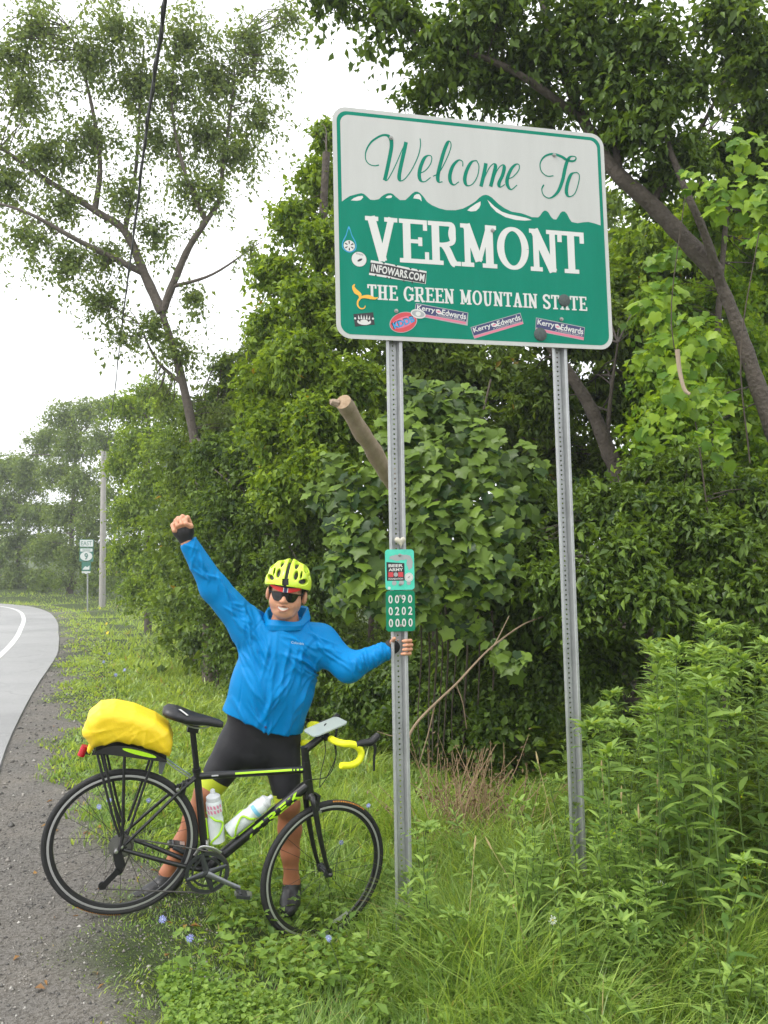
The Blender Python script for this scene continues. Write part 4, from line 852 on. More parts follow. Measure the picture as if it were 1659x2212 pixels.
def bottle(a, d, label, pm):
    a = v(a); root = empty('water_bottle', BW(*a)); tag(root, label, 'bottle', 'water bottles on the bicycle'); W = lambda p: np.array([BW(*q) for q in np.atleast_2d(p)])
    b = MB(); b.lathe(a, d, [(0, .030), (.004, .0355), (.09, .0365), (.115, .0365), (.125, .0335), (.135, .0335), (.145, .0365), (.195, .036), (.203, .031)], 20); b.xf(W).build('body', [m_bot], root)
    b = MB(); b.lathe(a + d * .203, d, [(0, .0325), (.018, .0325), (.024, .026), (.030, .016), (.034, .012), (.048, .011), (.052, .008)], 18); b.xf(W).build('cap', [m_cap], root)
    b = MB(); z = v([0, 0, 1.]); n_ = np.cross(z, d)
    def pt(h, an): return a + d * h + .0372 * (z * math.cos(an) + n_ * math.sin(an))
    if pm is m_bp:
        for r_ in range(2):
            for k in range(-2, 3): h = .148 + r_ * .022; an = k * .42; b.sheet([pt(h, an - .17), pt(h + .004, an + .1), pt(h + .020, an + .17), pt(h + .016, an - .1)])
    else:
        for k in range(-4, 4): b.sheet([pt(.148, k * .3), pt(.148, k * .3 + .3), pt(.166, k * .3 + .3), pt(.166, k * .3)])
    b.xf(W).build('print', [pm], root, smooth=False)
bottle(b1, d_s, 'upright water bottle with pink print, on the seat tube', m_bp); bottle(b2 + d_d * .004, d_d, 'slanted water bottle with a blue band, on the down tube', m_bb)
# rack bag under a yellow rain cover
poly = np.array([(-.222, .435), (-.272, .490), (-.268, .552), (-.228, .606), (-.170, .620), (-.08, .616), (.015, .594), (.085, .558), (.114, .505), (.112, .44), (.06, .455), (-.02, .474), (-.12, .474), (-.18, .455)], np.float32)
def poly_sdf(q, P_):
    d = np.full(len(q), 1e9, np.float32); ins = np.zeros(len(q), bool); n = len(P_)
    for i in range(n):
        a, c = P_[i], P_[(i + 1) % n]; e = c - a; w_ = q - a; t_ = np.clip((w_ @ e) / (e @ e), 0, 1); r_ = w_ - t_[:, None] * e; d = np.minimum(d, (r_ * r_).sum(1))
        cnd = (a[1] > q[:, 1]) != (c[1] > q[:, 1]); xi = (c[0] - a[0]) * (q[:, 1] - a[1]) / (c[1] - a[1] + 1e-12) + a[0]; ins ^= cnd & (q[:, 0] < xi)
    d = np.sqrt(d); return np.where(ins, -d, d)
cen = poly.mean(0)
def bag_f(p):
    d2 = poly_sdf(p[:, :2], poly) + .045; w_ = np.abs(p[:, 2]) - .060
    d = np.sqrt(np.maximum(d2, 0) ** 2 + np.maximum(w_, 0) ** 2) + np.minimum(np.maximum(d2, w_), 0) - .045
    ang = np.arctan2(p[:, 1] - .60, p[:, 0] + .05); x, y, z = p.T
    rg = lambda ph, w: np.exp(-(np.sin(ph) / w) ** 2); low = np.clip((.60 - y) * 9, .15, 1); fold = (.0040 * rg(ang * 6 + 3 * z + .8 * np.sin(y * 30), .30) + .0032 * rg(x * 34 + y * 15 + 1.2 * np.sin(z * 22 + y * 20), .30) + .0026 * rg(x * 26 - y * 40 + 1, .25)) * low + .0015 * np.sin(x * 25 + z * 20)
    return d - fold
V, F = sdf_mesh(bag_f, (-.32, .39, -.15), (.16, .68, .15), .006)
V = np.array([BW(*q) for q in V]); bag = empty('rack_bag', BW(-.05, .42, 0)); tag(bag, 'bag under a bright yellow rain cover on the rear rack', 'bag')
m_yel = mat('yellow_rain_cover', (.78, .54, .010), .45, noise=(9, (.84, .62, .02), .25), bump=(26, .35, .012)); np_obj('rain_cover', V, F, m_yel, bag, smooth=True)
Wb = lambda p: np.array([BW(*q) for q in np.atleast_2d(p)])
b = MB(); pr = spline([(-.205, .428), (-.14, .462), (-.04, .468), (.06, .448), (.105, .428)], 4)
for s in (-1, 1): b.strip([v([x, .419, s * .082]) for x, y in pr], [v([x, y, s * .090]) for x, y in pr])
b.strip([v([x, .4205, -.082]) for x, y in pr], [v([x, .4205, .082]) for x, y in pr]); b.xf(Wb).build('bag_base', [mat('dark_grey_bag', (.03, .03, .03), .7)], bag)
b = MB(); e = [v([-.02 + .075 * math.cos(a), .448 + .009 * math.sin(a) - .10 * .085 * math.cos(a), .0885]) for a in np.linspace(0, 2 * math.pi, 24, endpoint=False)]; b.prism(e, (0, 0, .006)); b.xf(Wb).build('lime_panel', [m_lime], bag, smooth=False)
b = MB(); b.tube(spline([v([-.222, .44, .05]), v([-.228, .418, .055]), v([-.226, .402, .05])], 3), [.016, .014, .013, .011, .010, .008, .004], 8); b.xf(Wb).build('cover_corner', [m_yel], bag)

# ------------------------------------------------------------------ the cyclist
m_skin = bpy.data.materials.new('tanned_skin'); m_skin.use_nodes = True
t = m_skin.node_tree; b = t.nodes['Principled BSDF']; L = t.links.new; tc = t.nodes.new('ShaderNodeTexCoord')
at = t.nodes.new('ShaderNodeAttribute'); at.attribute_name = 'lv'; n1 = tex('ShaderNodeTexNoise', 16, 4)          # lv 0: face and hands, 1: sun-browned legs
c1 = ramp(n1.outputs[0], [(.3, (.52, .245, .145)), (.7, (.64, .33, .205))]); c2 = ramp(n1.outputs[0], [(.3, (.34, .130, .068)), (.7, (.42, .17, .09))])
mx = t.nodes.new('ShaderNodeMix'); mx.data_type = 'RGBA'; L(at.outputs['Fac'], mx.inputs['Factor']); L(c1.outputs[0], mx.inputs[6]); L(c2.outputs[0], mx.inputs[7]); L(mx.outputs[2], b.inputs['Base Color'])
b.inputs['Roughness'].default_value = .45; b.inputs['Specular IOR Level'].default_value = .4; b.inputs['Subsurface Weight'].default_value = .12; b.inputs['Subsurface Radius'].default_value = (.012, .004, .002); b.inputs['Subsurface Scale'].default_value = .6
m_jkt = bpy.data.materials.new('blue_rain_jacket'); m_jkt.use_nodes = True
t = m_jkt.node_tree; b = t.nodes['Principled BSDF']; L = t.links.new; tc = t.nodes.new('ShaderNodeTexCoord')
b.inputs['Base Color'].default_value = (.0, .19, .48, 1); b.inputs['Roughness'].default_value = .45; b.inputs['Specular IOR Level'].default_value = .12
n1 = tex('ShaderNodeTexNoise', 7, 3); n1.noise_type = 'RIDGED_MULTIFRACTAL'; n2 = tex('ShaderNodeTexNoise', 34, 4); ad = t.nodes.new('ShaderNodeMath'); ad.operation = 'MULTIPLY_ADD'; ad.inputs[1].default_value = .35
L(n2.outputs[0], ad.inputs[0]); L(n1.outputs[0], ad.inputs[2]); bp = t.nodes.new('ShaderNodeBump'); bp.inputs['Strength'].default_value = .35; bp.inputs['Distance'].default_value = .012; n1.inputs['Distortion'].default_value = .8
L(ad.outputs[0], bp.inputs['Height']); L(bp.outputs[0], b.inputs['Normal'])
m_short = mat('black_lycra', (.013, .013, .016), .55, spec=.4, bump=(30, .15)); m_cuff = mat('yellow_green_cuff', (.52, .60, .03), .55)
m_glove = mat('black_glove', (.014, .014, .015), .7, bump=(80, .3, .004)); m_shoe = mat('black_shoe', (.015, .015, .016), .45); m_shw = mat('pale_shoe_strap', (.52, .54, .52), .5)
m_hel = mat('neon_yellow_helmet', (.62, .80, .05), .30, spec=.5, coat=.4); m_lens = mat('dark_lens', (.006, .007, .008), .06, spec=.8); m_cap2 = mat('red_cap', (.62, .022, .02), .6)
m_navyc = mat('navy_cap_stripe', (.02, .025, .10), .6); m_teeth = mat('teeth', (.78, .74, .66), .35); m_lip = mat('lips', (.42, .165, .105), .45); m_hair = mat('black_hair', (.010, .009, .008), .6)
DP = 4.15
person = empty('person', P(500, 1935, DP)); tag(person, 'cyclist in blue jacket and yellow helmet, fist raised, holding the sign post', 'person')
def proj_np(V):
    q = V - CAM; z = q @ FW; return 829.5 + FPX * (q @ RT) / z, 1106 - FPX * (q @ UP) / z, z
def surf_d(V, px, py, r=5):
    x, y, z = proj_np(V); m = (x - px) ** 2 + (y - py) ** 2 < r * r; return z[m].min() if m.any() else DP
def box_of(pts, m):
    p = np.array(pts); return p.min(0) - m, p.max(0) + m
# joints
S1, E1, W1 = P(538, 1356, 4.16), P(463, 1270, 4.13), P(403, 1170, 4.07)
S2, E2, W2 = P(690, 1388, 4.16), P(753, 1442, 4.10), P(838, 1404, 4.14)
HIP = P(562, 1572, 4.17); CH = P(612, 1410, 4.16); NK = P(616, 1352, 4.17)
H1, K1, A1 = P(520, 1598, 4.18), P(446, 1712, 4.11), P(362, 1888, 4.13)
H2, K2, A2 = P(606, 1598, 4.18), P(622, 1738, 4.13), P(630, 1906, 4.18)
T1, T2 = P(288, 1944, 4.04), P(622, 1966, 4.06)
an = R(8); hx = RT * math.cos(an) - UP * math.sin(an); hy0 = UP * math.cos(an) + RT * math.sin(an); hz0 = -FW
hy = nrm(hy0 * math.cos(R(4)) + hz0 * math.sin(R(4))); hz = np.cross(hx, hy); HAX = np.array([hx, hy, hz])
HC = P(619, 1284, 4.09)
def hp_(x, y, z): return HC + hx * x + hy * y + hz * z
fing = []
for (x, y) in ((375, 1133), (382, 1123), (391.5, 1119), (402, 1121)):
    q = [P(x + 9, y + 10, 4.085), P(x + 3, y - 3, 4.075), P(x - 2, y + 2, 4.035), P(x + 1, y + 13, 4.02), P(x + 9, y + 15, 4.04)]
    fing += [cap(q[0], q[1], .0115, .0115), cap(q[1], q[2], .0115, .011), cap(q[2], q[3], .0108, .010), cap(q[3], q[4], .010, .009)]
thumb = [cap(P(411, 1150, 4.05), P(412, 1136, 4.02), .015, .013), cap(P(412, 1136, 4.02), P(401, 1131, 4.00), .012, .010)]
grip = []
for k in range(4):
    y = 1384 + 9.3 * k; e = (2, 0, 1, 4)[k]
    q = [P(852, 1396 + (k - 1.5) * 6, 4.185), P(872, y + 1, 4.20), P(887 - e * .5, y, 4.175), P(889 - e, y, 4.125), P(879 - e, y + .5, 4.094), P(872 - e, y + 1, 4.094)]
    for i in range(5): grip.append(cap(q[i], q[i + 1], .0105 - .0006 * i, .0100 - .0006 * i))
grip += [cap(P(846, 1398, 4.16), P(847, 1386, 4.125), .013, .012), cap(P(847, 1386, 4.125), P(852, 1379, 4.095), .011, .009)]
head_core = blend([ell(hp_(0, .036, -.012), (.077, .090, .096), HAX), ell(hp_(0, -.034, .012), (.079, .080, .076), HAX), ell(hp_(0, -.084, .046), (.048, .027, .030), HAX), ell(hp_(.042, -.028, .052), (.028, .028, .027), HAX), ell(hp_(-.042, -.028, .052), (.028, .028, .027), HAX), ell(hp_(0, .030, .070), (.060, .012, .022), HAX)], .025)
feat = blend([cap(hp_(0, .018, .082), hp_(0, -.016, .101), .008, .0125), ell(hp_(.013, -.020, .090), (.010, .009, .011), HAX), ell(hp_(-.013, -.020, .090), (.010, .009, .011), HAX), ell(hp_(0, -.068, .080), (.022, .008, .012), HAX), ell(hp_(0, -.044, .083), (.026, .006, .012), HAX)], .008)
ears = blend([ell(hp_(.091, -.006, -.004), (.012, .034, .021), HAX), ell(hp_(-.091, -.006, -.004), (.012, .034, .021), HAX)], .004)
mouth = ell(hp_(0, -.053, .092), (.034, .010, .016), HAX)
limbs = blend([ecap(HIP, CH, (.12, .08), (.15, .095), RT), ecap(CH, NK, (.15, .09), (.06, .06), RT), cap(CH, S1, .07, .06), cap(CH, S2, .07, .06),
               cap(S1, E1, .055, .042), cap(E1, W1, .042, .029), cap(S2, E2, .055, .042), cap(E2, W2, .042, .029),
               cap(H1, K1, .078, .054), cap(H2, K2, .078, .054), cap(HIP, H1, .075, .075), cap(HIP, H2, .075, .075), cap(NK, hp_(0, -.06, -.030), .062, .058)], .05)
def leg(K, A, out):
    d = A - K; bk = nrm(FW + out); return blend([cap(K, K + d * .32 + bk * .012, .054, .056), cap(K + d * .32 + bk * .012, K + d * .62, .056, .043), cap(K + d * .62, A, .043, .036), ell(K - FW * .012, (.045, .05, .045)), ell(A + RT * .0, (.038, .03, .04))], .03)
lg1, lg2 = leg(K1, A1, RT * .4), leg(K2, A2, RT * .2)
foot1 = blend([cap(A1 - UP * .03, T1, .026, .016)], .01); foot2 = blend([cap(A2 - UP * .03, T2, .026, .016)], .01)
palm1 = blend([ell(P(394, 1143, 4.065), (.044, .042, .034)), cap(P(397, 1152, 4.065), W1, .034, .028)], .02); palm2 = blend([cap(P(849, 1397, 4.165), P(858, 1396, 4.19), .028, .026), cap(W2, P(849, 1397, 4.165), .027, .027)], .02)
fh = blend(fing + thumb, .004); gh = blend(grip, .004)
def body_f(p):
    d = limbs(p); d = smin(d, lg1(p), .03); d = smin(d, lg2(p), .03); d = smin(d, foot1(p), .02); d = smin(d, foot2(p), .02)
    h = smin(head_core(p), feat(p), .010); h = smin(h, ears(p), .006); h = np.maximum(h, -mouth(p)); d = smin(d, h, .02)
    a = smin(palm1(p), fh(p), .008); d = smin(d, a, .012); a = smin(palm2(p), gh(p), .008); return smin(d, a, .012)
lo, hi = box_of([S1, W1, W2, A1, A2, T1, T2, HC, P(385, 1100, 4.0), P(900, 1390, 4.0), P(620, 1200, 4.05), P(620, 1200, 4.3)], .16)
V, F = sdf_mesh(body_f, lo, hi, .0045, slack=1.5); np_obj('body', V, F, m_skin, person, smooth=True, attr=np.clip((P(600, 1560, 4.15)[2] - V[:, 2]) * 10, 0, 1))
# jacket
tdir = nrm(NK - HIP); tside = nrm(RT - tdir * (RT @ tdir)); tfront = -FW
HEM = P(561, 1560, 4.17); hemn = nrm(tdir + RT * -.08 * 0); hem_dir = nrm(P(652, 1592, 4.1) - P(470, 1532, 4.1)); hem_n = nrm(np.cross(np.cross(hem_dir, UP), hem_dir)); hem_n = hem_n if hem_n @ UP > 0 else -hem_n
HEMP = P(561, 1563, 4.10)
JA = P(559, 1585, 4.17); JB = P(590, 1480, 4.16); JC = P(607, 1408, 4.16)
jk = blend([ecap(JA, JB, (.218, .158), (.192, .150), RT), ecap(JB, JC, (.192, .150), (.188, .135), RT), ecap(JC, P(615, 1352, 4.17), (.165, .115), (.085, .085), RT), cap(P(600, 1372, 4.165), S1, .085, .084), cap(P(625, 1375, 4.165), S2, .085, .084)], .06)
ja1 = blend([cap(S1, E1, .087, .070), cap(E1, P(411, 1180, 4.08), .068, .047)], .03); ja2 = blend([cap(S2, E2, .088, .070), cap(E2, P(829, 1408, 4.135), .069, .046)], .035)
def creases(V, F, rng):
    """thin rain-jacket cloth: many short straight creases, pulled in the direction the cloth is stretched"""
    fn = np.cross(V[F[:, 1]] - V[F[:, 0]], V[F[:, 2]] - V[F[:, 0]]); N = np.zeros_like(V)
    for k in range(4): np.add.at(N, F[:, k], fn)
    N = nrm(N); N *= np.sign((N * (V - V.mean(0))).sum(1).mean()); x, y, z = proj_np(V); q = np.stack([x, y], 1); out = np.zeros(len(V)); front = (N @ FW) < .3
    def crease(c, ang, ln, wd, amp, bend=0.):
        d = np.array([math.cos(ang), math.sin(ang)]); n_ = np.array([-d[1], d[0]]); r = q - c; t_ = r @ d; o = r @ n_ - bend * (t_ / ln) ** 2 * ln; m = (np.abs(t_) < ln) & (np.abs(o) < 3 * wd) & front
        sharp = np.where(o[m] > 0, wd, wd * .45); out[m] += amp * np.exp(-(o[m] / sharp) ** 2) * (1 - (t_[m] / ln) ** 2) ** .7
    R_ = rng.uniform
    for i in range(46): f = rng.random(); c = np.array([R_(505, 670), R_(1400, 1580)]); crease(c, R(R_(50, 80)) if c[0] < 575 else R(R_(95, 130)), R_(22, 60), R_(3.5, 7), R_(.004, .009), R_(-.15, .15))   # body: hanging folds
    for i in range(26): c = np.array([R_(505, 580), R_(1330, 1420)]); crease(c, math.atan2(1500 - 1345, 590 - 535) + R_(-.35, .35), R_(20, 50), R_(3.5, 6), R_(.004, .009), R_(-.1, .1))        # pulled from the raised shoulder
    for i in range(26): c = np.array([R_(620, 700), R_(1370, 1460)]); crease(c, R(R_(20, 60)), R_(18, 45), R_(3.5, 6), R_(.004, .009), R_(-.1, .1))
    for i in range(40): f = rng.random(); c = np.array([538 + (403 - 538) * f, 1356 + (1170 - 1356) * f]) + R_(-14, 14, 2); crease(c, R(R_(15, 70)) + (.9 if f > .45 else 0) * rng.random(), R_(14, 38), R_(3, 5.5), R_(.003, .008))   # raised sleeve
    for i in range(16): f = rng.random(); c = np.array([690 + 63 * f, 1388 + 54 * f]) + R_(-12, 12, 2); crease(c, R(R_(-20, 80)), R_(12, 30), R_(3, 5.5), R_(.003, .008))
    for i in range(44): f = rng.random(); c = np.array([753 + 85 * f, 1442 - 38 * f]) + R_(-10, 10, 2); crease(c, R(R_(40, 100)), R_(10, 24), R_(2.6, 4.5), R_(.003, .008))
    crease(np.array([590, 1462]), math.atan2(1572 - 1350, 577 - 601), 118, 5.5, .006); crease(np.array([579, 1462]), math.atan2(1572 - 1350, 566 - 590), 112, 2.2, -.004)                        # front flap and its seam
    crease(np.array([520, 1500]), R(97), 42, 2.5, -.004); crease(np.array([556, 1352]), R(-52), 48, 2.2, -.0035); crease(np.array([676, 1372]), R(68), 46, 2.2, -.0035)              # pocket zip, sleeve seams
    return V + N * out[:, None]
def jkt_f(p):
    d = jk(p); d1 = ja1(p); d2 = ja2(p)
    d = smin(smin(d, d1, .05), d2, .05)
    q = p - HEMP; u = q @ tside; cut = -(q @ hem_n) - .006 * np.sin(u * 20)
    d = np.maximum(d, cut.astype(np.float32))
    c1 = ((p - P(404, 1170, 4.075)) @ nrm(W1 - E1)); d = np.maximum(d, c1.astype(np.float32))
    c2 = ((p - P(838, 1404, 4.14)) @ nrm(W2 - E2)); d = np.maximum(d, c2.astype(np.float32))
    nq = p - P(617, 1340, 4.16); neck = nq @ nrm(UP * 1.0 - FW * .25) - np.clip(np.sqrt(np.maximum((nq @ RT) ** 2 + (nq @ FW) ** 2, 0)) - .115, 0, 9) * 4; return np.maximum(d, neck.astype(np.float32))
lo, hi = box_of([S1, W1, W2, S2, HIP, P(470, 1540, 4.1), P(660, 1600, 4.1), P(620, 1330, 4.2)], .24)
JV, F = sdf_mesh(jkt_f, lo, hi, .005, slack=1.5); JV = creases(JV, F, np.random.default_rng(8)); jacket = np_obj('jacket', JV, F, m_jkt, person, smooth=True)
# collar: a standing band, higher behind
cc = P(617, 1343, 4.155); ups = nrm(UP + RT * .10); b = MB(); outer, inner, lo_r = [], [], []
nC = 40
for k in range(nC):
    a = 2 * math.pi * k / nC; c, s = math.cos(a), math.sin(a)                 # s<0 towards the viewer
    r0 = .104 + .006 * math.sin(a * 5); hgt = np.interp(-s, [-1, 0, .6, 1], [.082, .056, .022, .014]) + .006 * math.sin(a * 3 + 1)
    base = cc + RT * c * (r0 + .012) + FW * s * (r0 + .006) - ups * .030; top_ = cc + RT * c * (r0 - .002) + FW * s * (r0 - .006) + ups * hgt
    mid = (base + top_) / 2 + RT * c * .010 + FW * s * .008; lo_r.append(base); outer.append(mid); inner.append(top_)
b.strip(lo_r, outer, 0, True); b.strip(outer, inner, 0, True); inn2 = [cc + (p_ - cc) * .92 - ups * .002 for p_ in inner]; b.strip(inner, inn2, 0, True); b.strip(inn2, [cc + (p_ - cc) * .88 for p_ in lo_r], 0, True)
b.build('collar', [m_jkt], jacket, ang=70)
d0 = surf_d(JV, 640, 1388) - .004; lg = text_polys('Columbia', .1, 0, 0, R(7), fit=(.062, .012)); b = MB(); b.add([P(643, 1389, d0) + RT * x - UP * y for x, y in lg[0]], lg[1]); b.build('logo', [mat('silver_print', (.45, .55, .62), .4)], jacket, smooth=False)
for px, py in ((574, 1571), (604, 1336), (599, 1352)):
    b = MB(); dd = surf_d(JV, px, py, 7) - .002; b.lathe(P(px, py, dd), -FW, [(0, .006), (.003, .006), (.004, .002)], 10); b.build('snap_button', [m_navyc], jacket)
# shorts and knee cuffs
sh = blend([ecap(P(563, 1540, 4.17), P(563, 1612, 4.18), (.165, .135), (.158, .125), RT), cap(H1, K1, .107, .064), cap(H2, K2, .102, .064)], .035)
k1p = K1 + (H1 - K1) * .16; k2p = K2 + (H2 - K2) * .12; n1_ = nrm(K1 - H1).astype(np.float32); n2_ = nrm(K2 - H2).astype(np.float32)
def shorts_f(p):
    d = sh(p) - .0015 * np.sin((p @ UP) * 40 + (p @ RT) * 30); left = ((p - P(563, 1650, 4.17)) @ RT) < 0
    c1 = (p - k1p) @ n1_; c2 = (p - k2p) @ n2_; return np.maximum(d, np.where(left, c1, c2).astype(np.float32))
lo, hi = box_of([H1, K1, H2, K2, P(562, 1540, 4.17)], .2); V, F = sdf_mesh(shorts_f, lo, hi, .006, slack=1.5); shorts = np_obj('shorts', V, F, m_short, person, smooth=True)
for H_, K_, f0, f1, r0, r1 in ((H1, K1, .26, -.06, .0770, .0595), (H2, K2, .18, -.05, .0710, .0595)):
    b = MB(); a, c = K_ + (H_ - K_) * f0, K_ + (H_ - K_) * f1; d_ = nrm(c - a); b.lathe(a, d_, [(0, r0 - .006), (0, r0), (np.linalg.norm(c - a) * .5, (r0 + r1) / 2 - .001), (np.linalg.norm(c - a), r1), (np.linalg.norm(c - a), r1 - .008)], 28, 0, False); b.build('knee_cuff', [m_cuff], shorts)
# gloves
gl1 = blend([ell(P(394, 1145, 4.065), (.050, .043, .039)), cap(P(397, 1153, 4.065), P(401, 1165, 4.07), .040, .034), cap(P(411, 1152, 4.05), P(412, 1142, 4.03), .018, .016)], .02)
gcut = nrm(P(388, 1110, 4.05) - P(397, 1150, 4.05)).astype(np.float32); gp = P(392, 1136, 4.05)
V, F = sdf_mesh(lambda p: np.maximum(gl1(p), (p - gp).astype(np.float32) @ gcut), P(392, 1140, 4.06) - .1, P(392, 1140, 4.06) + .1, .004); np_obj('glove', V, F, m_glove, person, smooth=True)
gl2 = blend([cap(P(846, 1397, 4.155), P(860, 1396, 4.198), .034, .031), cap(P(840, 1402, 4.145), P(847, 1398, 4.16), .032, .033)], .02)
V, F = sdf_mesh(gl2, P(850, 1397, 4.17) - .1, P(850, 1397, 4.17) + .1, .004); np_obj('glove', V, F, m_glove, person, smooth=True)
# shoes with pale straps
def shoe(A, T, nstr):
    d = T - A; dn = nrm(d); s = nrm(np.cross(dn, UP)); u = nrm(np.cross(s, dn)); Ln = np.linalg.norm(d); heel = A - dn * .045 - UP * .045
    f = blend([ecap(heel, A + d * .45 - UP * .038, (.040, .046), (.045, .046), s), ecap(A + d * .45 - UP * .038, T, (.048, .044), (.040, .032), s), ecap(A - UP * .01, A - UP * .05, (.042, .044), (.042, .05), s)], .025)
    top_ = (A + UP * .008); V, F = sdf_mesh(lambda p: np.maximum(f(p), ((p - top_) @ UP).astype(np.float32)), np.minimum(heel, T) - .1, np.maximum(A, T) + .1, .005); o = np_obj('shoe', V, F, m_shoe, person, smooth=True)
    for k in range(nstr):
        b = MB(); c = A + d * (.30 + .19 * k) - UP * (.038 + .004 * k); pts = [c + s * .046 * math.cos(q) * (1 - .06 * k) + u * (.046 - .006 * k) * math.sin(q) for q in np.linspace(R(15), R(165), 12)]
        b.strip([p_ - dn * .010 for p_ in pts], [p_ + dn * .010 for p_ in pts]); b.build('strap', [m_shw], o, smooth=True)
    b = MB(); b.lathe(A - UP * .012, UP, [(.008, .040), (.024, .040), (.024, .034)], 18, 0, False); b.build('sock', [m_shw if nstr < 3 else m_shoe], o)
shoe(A1, T1, 3); shoe(A2, T2, 2)
# helmet
ho = ell(hp_(0, .058, -.010), (.115, .118, .140), HAX); hi_ = ell(hp_(0, .050, -.010), (.096, .098, .122), HAX)
vents = [ell(hp_(0, .14, .05), (.0085, .16, .20), HAX)]
for s in (-1, 1): vents += [ell(hp_(s * .043, .118, .11), (.0115, .026, .05), HAX), ell(hp_(s * .083, .086, .085), (.024, .013, .05), HAX), ell(hp_(s * .066, .118, .085), (.005, .020, .05), HAX), ell(hp_(s * .035, .17, .02), (.010, .05, .06), HAX), ell(hp_(s * .08, .14, .0), (.012, .04, .05), HAX), ell(hp_(s * .105, .10, -.01), (.03, .014, .05), HAX)]
def helmet_f(p):
    q = p - HC.astype(np.float32); y = q @ hy; z = q @ hz; x = q @ hx
    d = ho(p) - .0035 * np.cos(x * 80) * np.clip((y - .05) * 14, 0, 1); d = np.maximum(d, -hi_(p))
    for v_ in vents: d = -smin(-d, v_(p), .004)
    rim = .050 + .012 * np.clip(z / .1, -1, 1) - 1.2 * x * x - .03 * np.clip(-z / .1, 0, 1); return np.maximum(d, (rim - y).astype(np.float32))
V, F = sdf_mesh(helmet_f, HC + UP * .08 - .20, HC + UP * .08 + .20, .0035); helmet = np_obj('helmet', V, F, m_hel, person, smooth=True)
V, F = sdf_mesh(lambda p: np.maximum(ell(hp_(0, .052, -.010), (.101, .104, .127), HAX)(p), (.052 - ((p - HC) @ hy)).astype(np.float32)), HC + UP * .08 - .18, HC + UP * .08 + .18, .006); np_obj('liner', V, F, m_blk, helmet, smooth=True)
b = MB()
for s in (-1, 1): b.tube(spline([hp_(s * .088, .055, .02), hp_(s * .080, -.01, .018), hp_(s * .070, -.06, .012), hp_(s * .03, -.108, .02)], 4), .0035, 6, sq=.4)
b.build('strap', [m_blk], helmet); b = MB(); b.lathe(hp_(.098, .042, -.02), nrm(hx + hz * .3), [(-.03, .001), (-.03, .024), (.0, .022), (.012, .010)], 12); b.build('tail_part', [m_blk], helmet)
# cap brim, glasses, teeth, hair
def facez(x): return .097 - 5.2 * x * x
b = MB(); xs = np.linspace(-.076, .076, 39)
for i in range(38):
    x = (xs[i] + xs[i + 1]) / 2; mi = 1 if abs(x - .004) < .0085 else 2 if abs(x - .004) < .0125 else 0
    f = lambda q, y, o: hp_(q, (y - 1.6 * q * q) if y > .06 else min(y + 3.2 * q * q, .066 - 1.6 * q * q - .002 * (.068 - y) / .04), facez(q) + o)
    b.strip([f(xs[i], .068, .006), f(xs[i], .047, .014), f(xs[i], .029, .016), f(xs[i], .027, .008)], [f(xs[i + 1], .068, .006), f(xs[i + 1], .047, .014), f(xs[i + 1], .029, .016), f(xs[i + 1], .027, .008)], mi)
b.build('cap_brim', [m_cap2, m_navyc, m_whitep], person)
def lensy(x): return (.026 - .9 * x * x), (-.020 + .022 * math.exp(-(x / .011) ** 2) + 6.0 * max(0, abs(x) - .045) ** 1.0 * .12 + 70 * max(0, abs(x) - .050) ** 2)
b = MB(); up_, dn_ = [], []
for x in np.linspace(-.078, .078, 41):
    yt, yb = lensy(x); z = .102 - 4.6 * x * x; up_.append(hp_(x, yt, z)); dn_.append(hp_(x, min(yb, yt - .006), z - .004))
b.strip(up_, dn_); b.strip([p_ - hz * .004 for p_ in up_], [p_ - hz * .004 for p_ in dn_]); b.strip(up_, [p_ - hz * .004 for p_ in up_]); b.strip(dn_, [p_ - hz * .004 for p_ in dn_]); gls = b.build('sunglasses', [m_lens], person, ang=60)
for s in (-1, 1): b = MB(); b.tube(spline([hp_(s * .077, .020, .074), hp_(s * .083, .018, .03), hp_(s * .084, .012, -.02)], 4), .004, 6); b.build('temple_arm', [m_blk], gls)
b = MB(); A_, B_ = [], []
for x in np.linspace(-.034, .034, 17): y = -.0565 + 11 * x * x; h_ = .0072 * (1 - (x / .036) ** 2) + .0006; z = .0905 - 12 * x * x; A_.append(hp_(x, y + h_, z)); B_.append(hp_(x, y - h_, z))
b.strip(A_, B_); b.build('teeth', [m_teeth], person)
b = MB(); b.tube([p_ + hz * .003 + hy * .001 for p_ in A_], .0020, 6); b.tube([p_ + hz * .003 - hy * .002 for p_ in B_], .0030, 6); b.build('lips', [m_lip], person)
for s in (-1, 1): b = MB(); b.tube(spline([hp_(s * .076, .055, .03), hp_(s * .079, .02, .022), hp_(s * .077, -.012, .022)], 3), [.010, .009, .009, .008, .007, .006, .003], 8, sq=.5); b.build('hair', [m_hair], person)

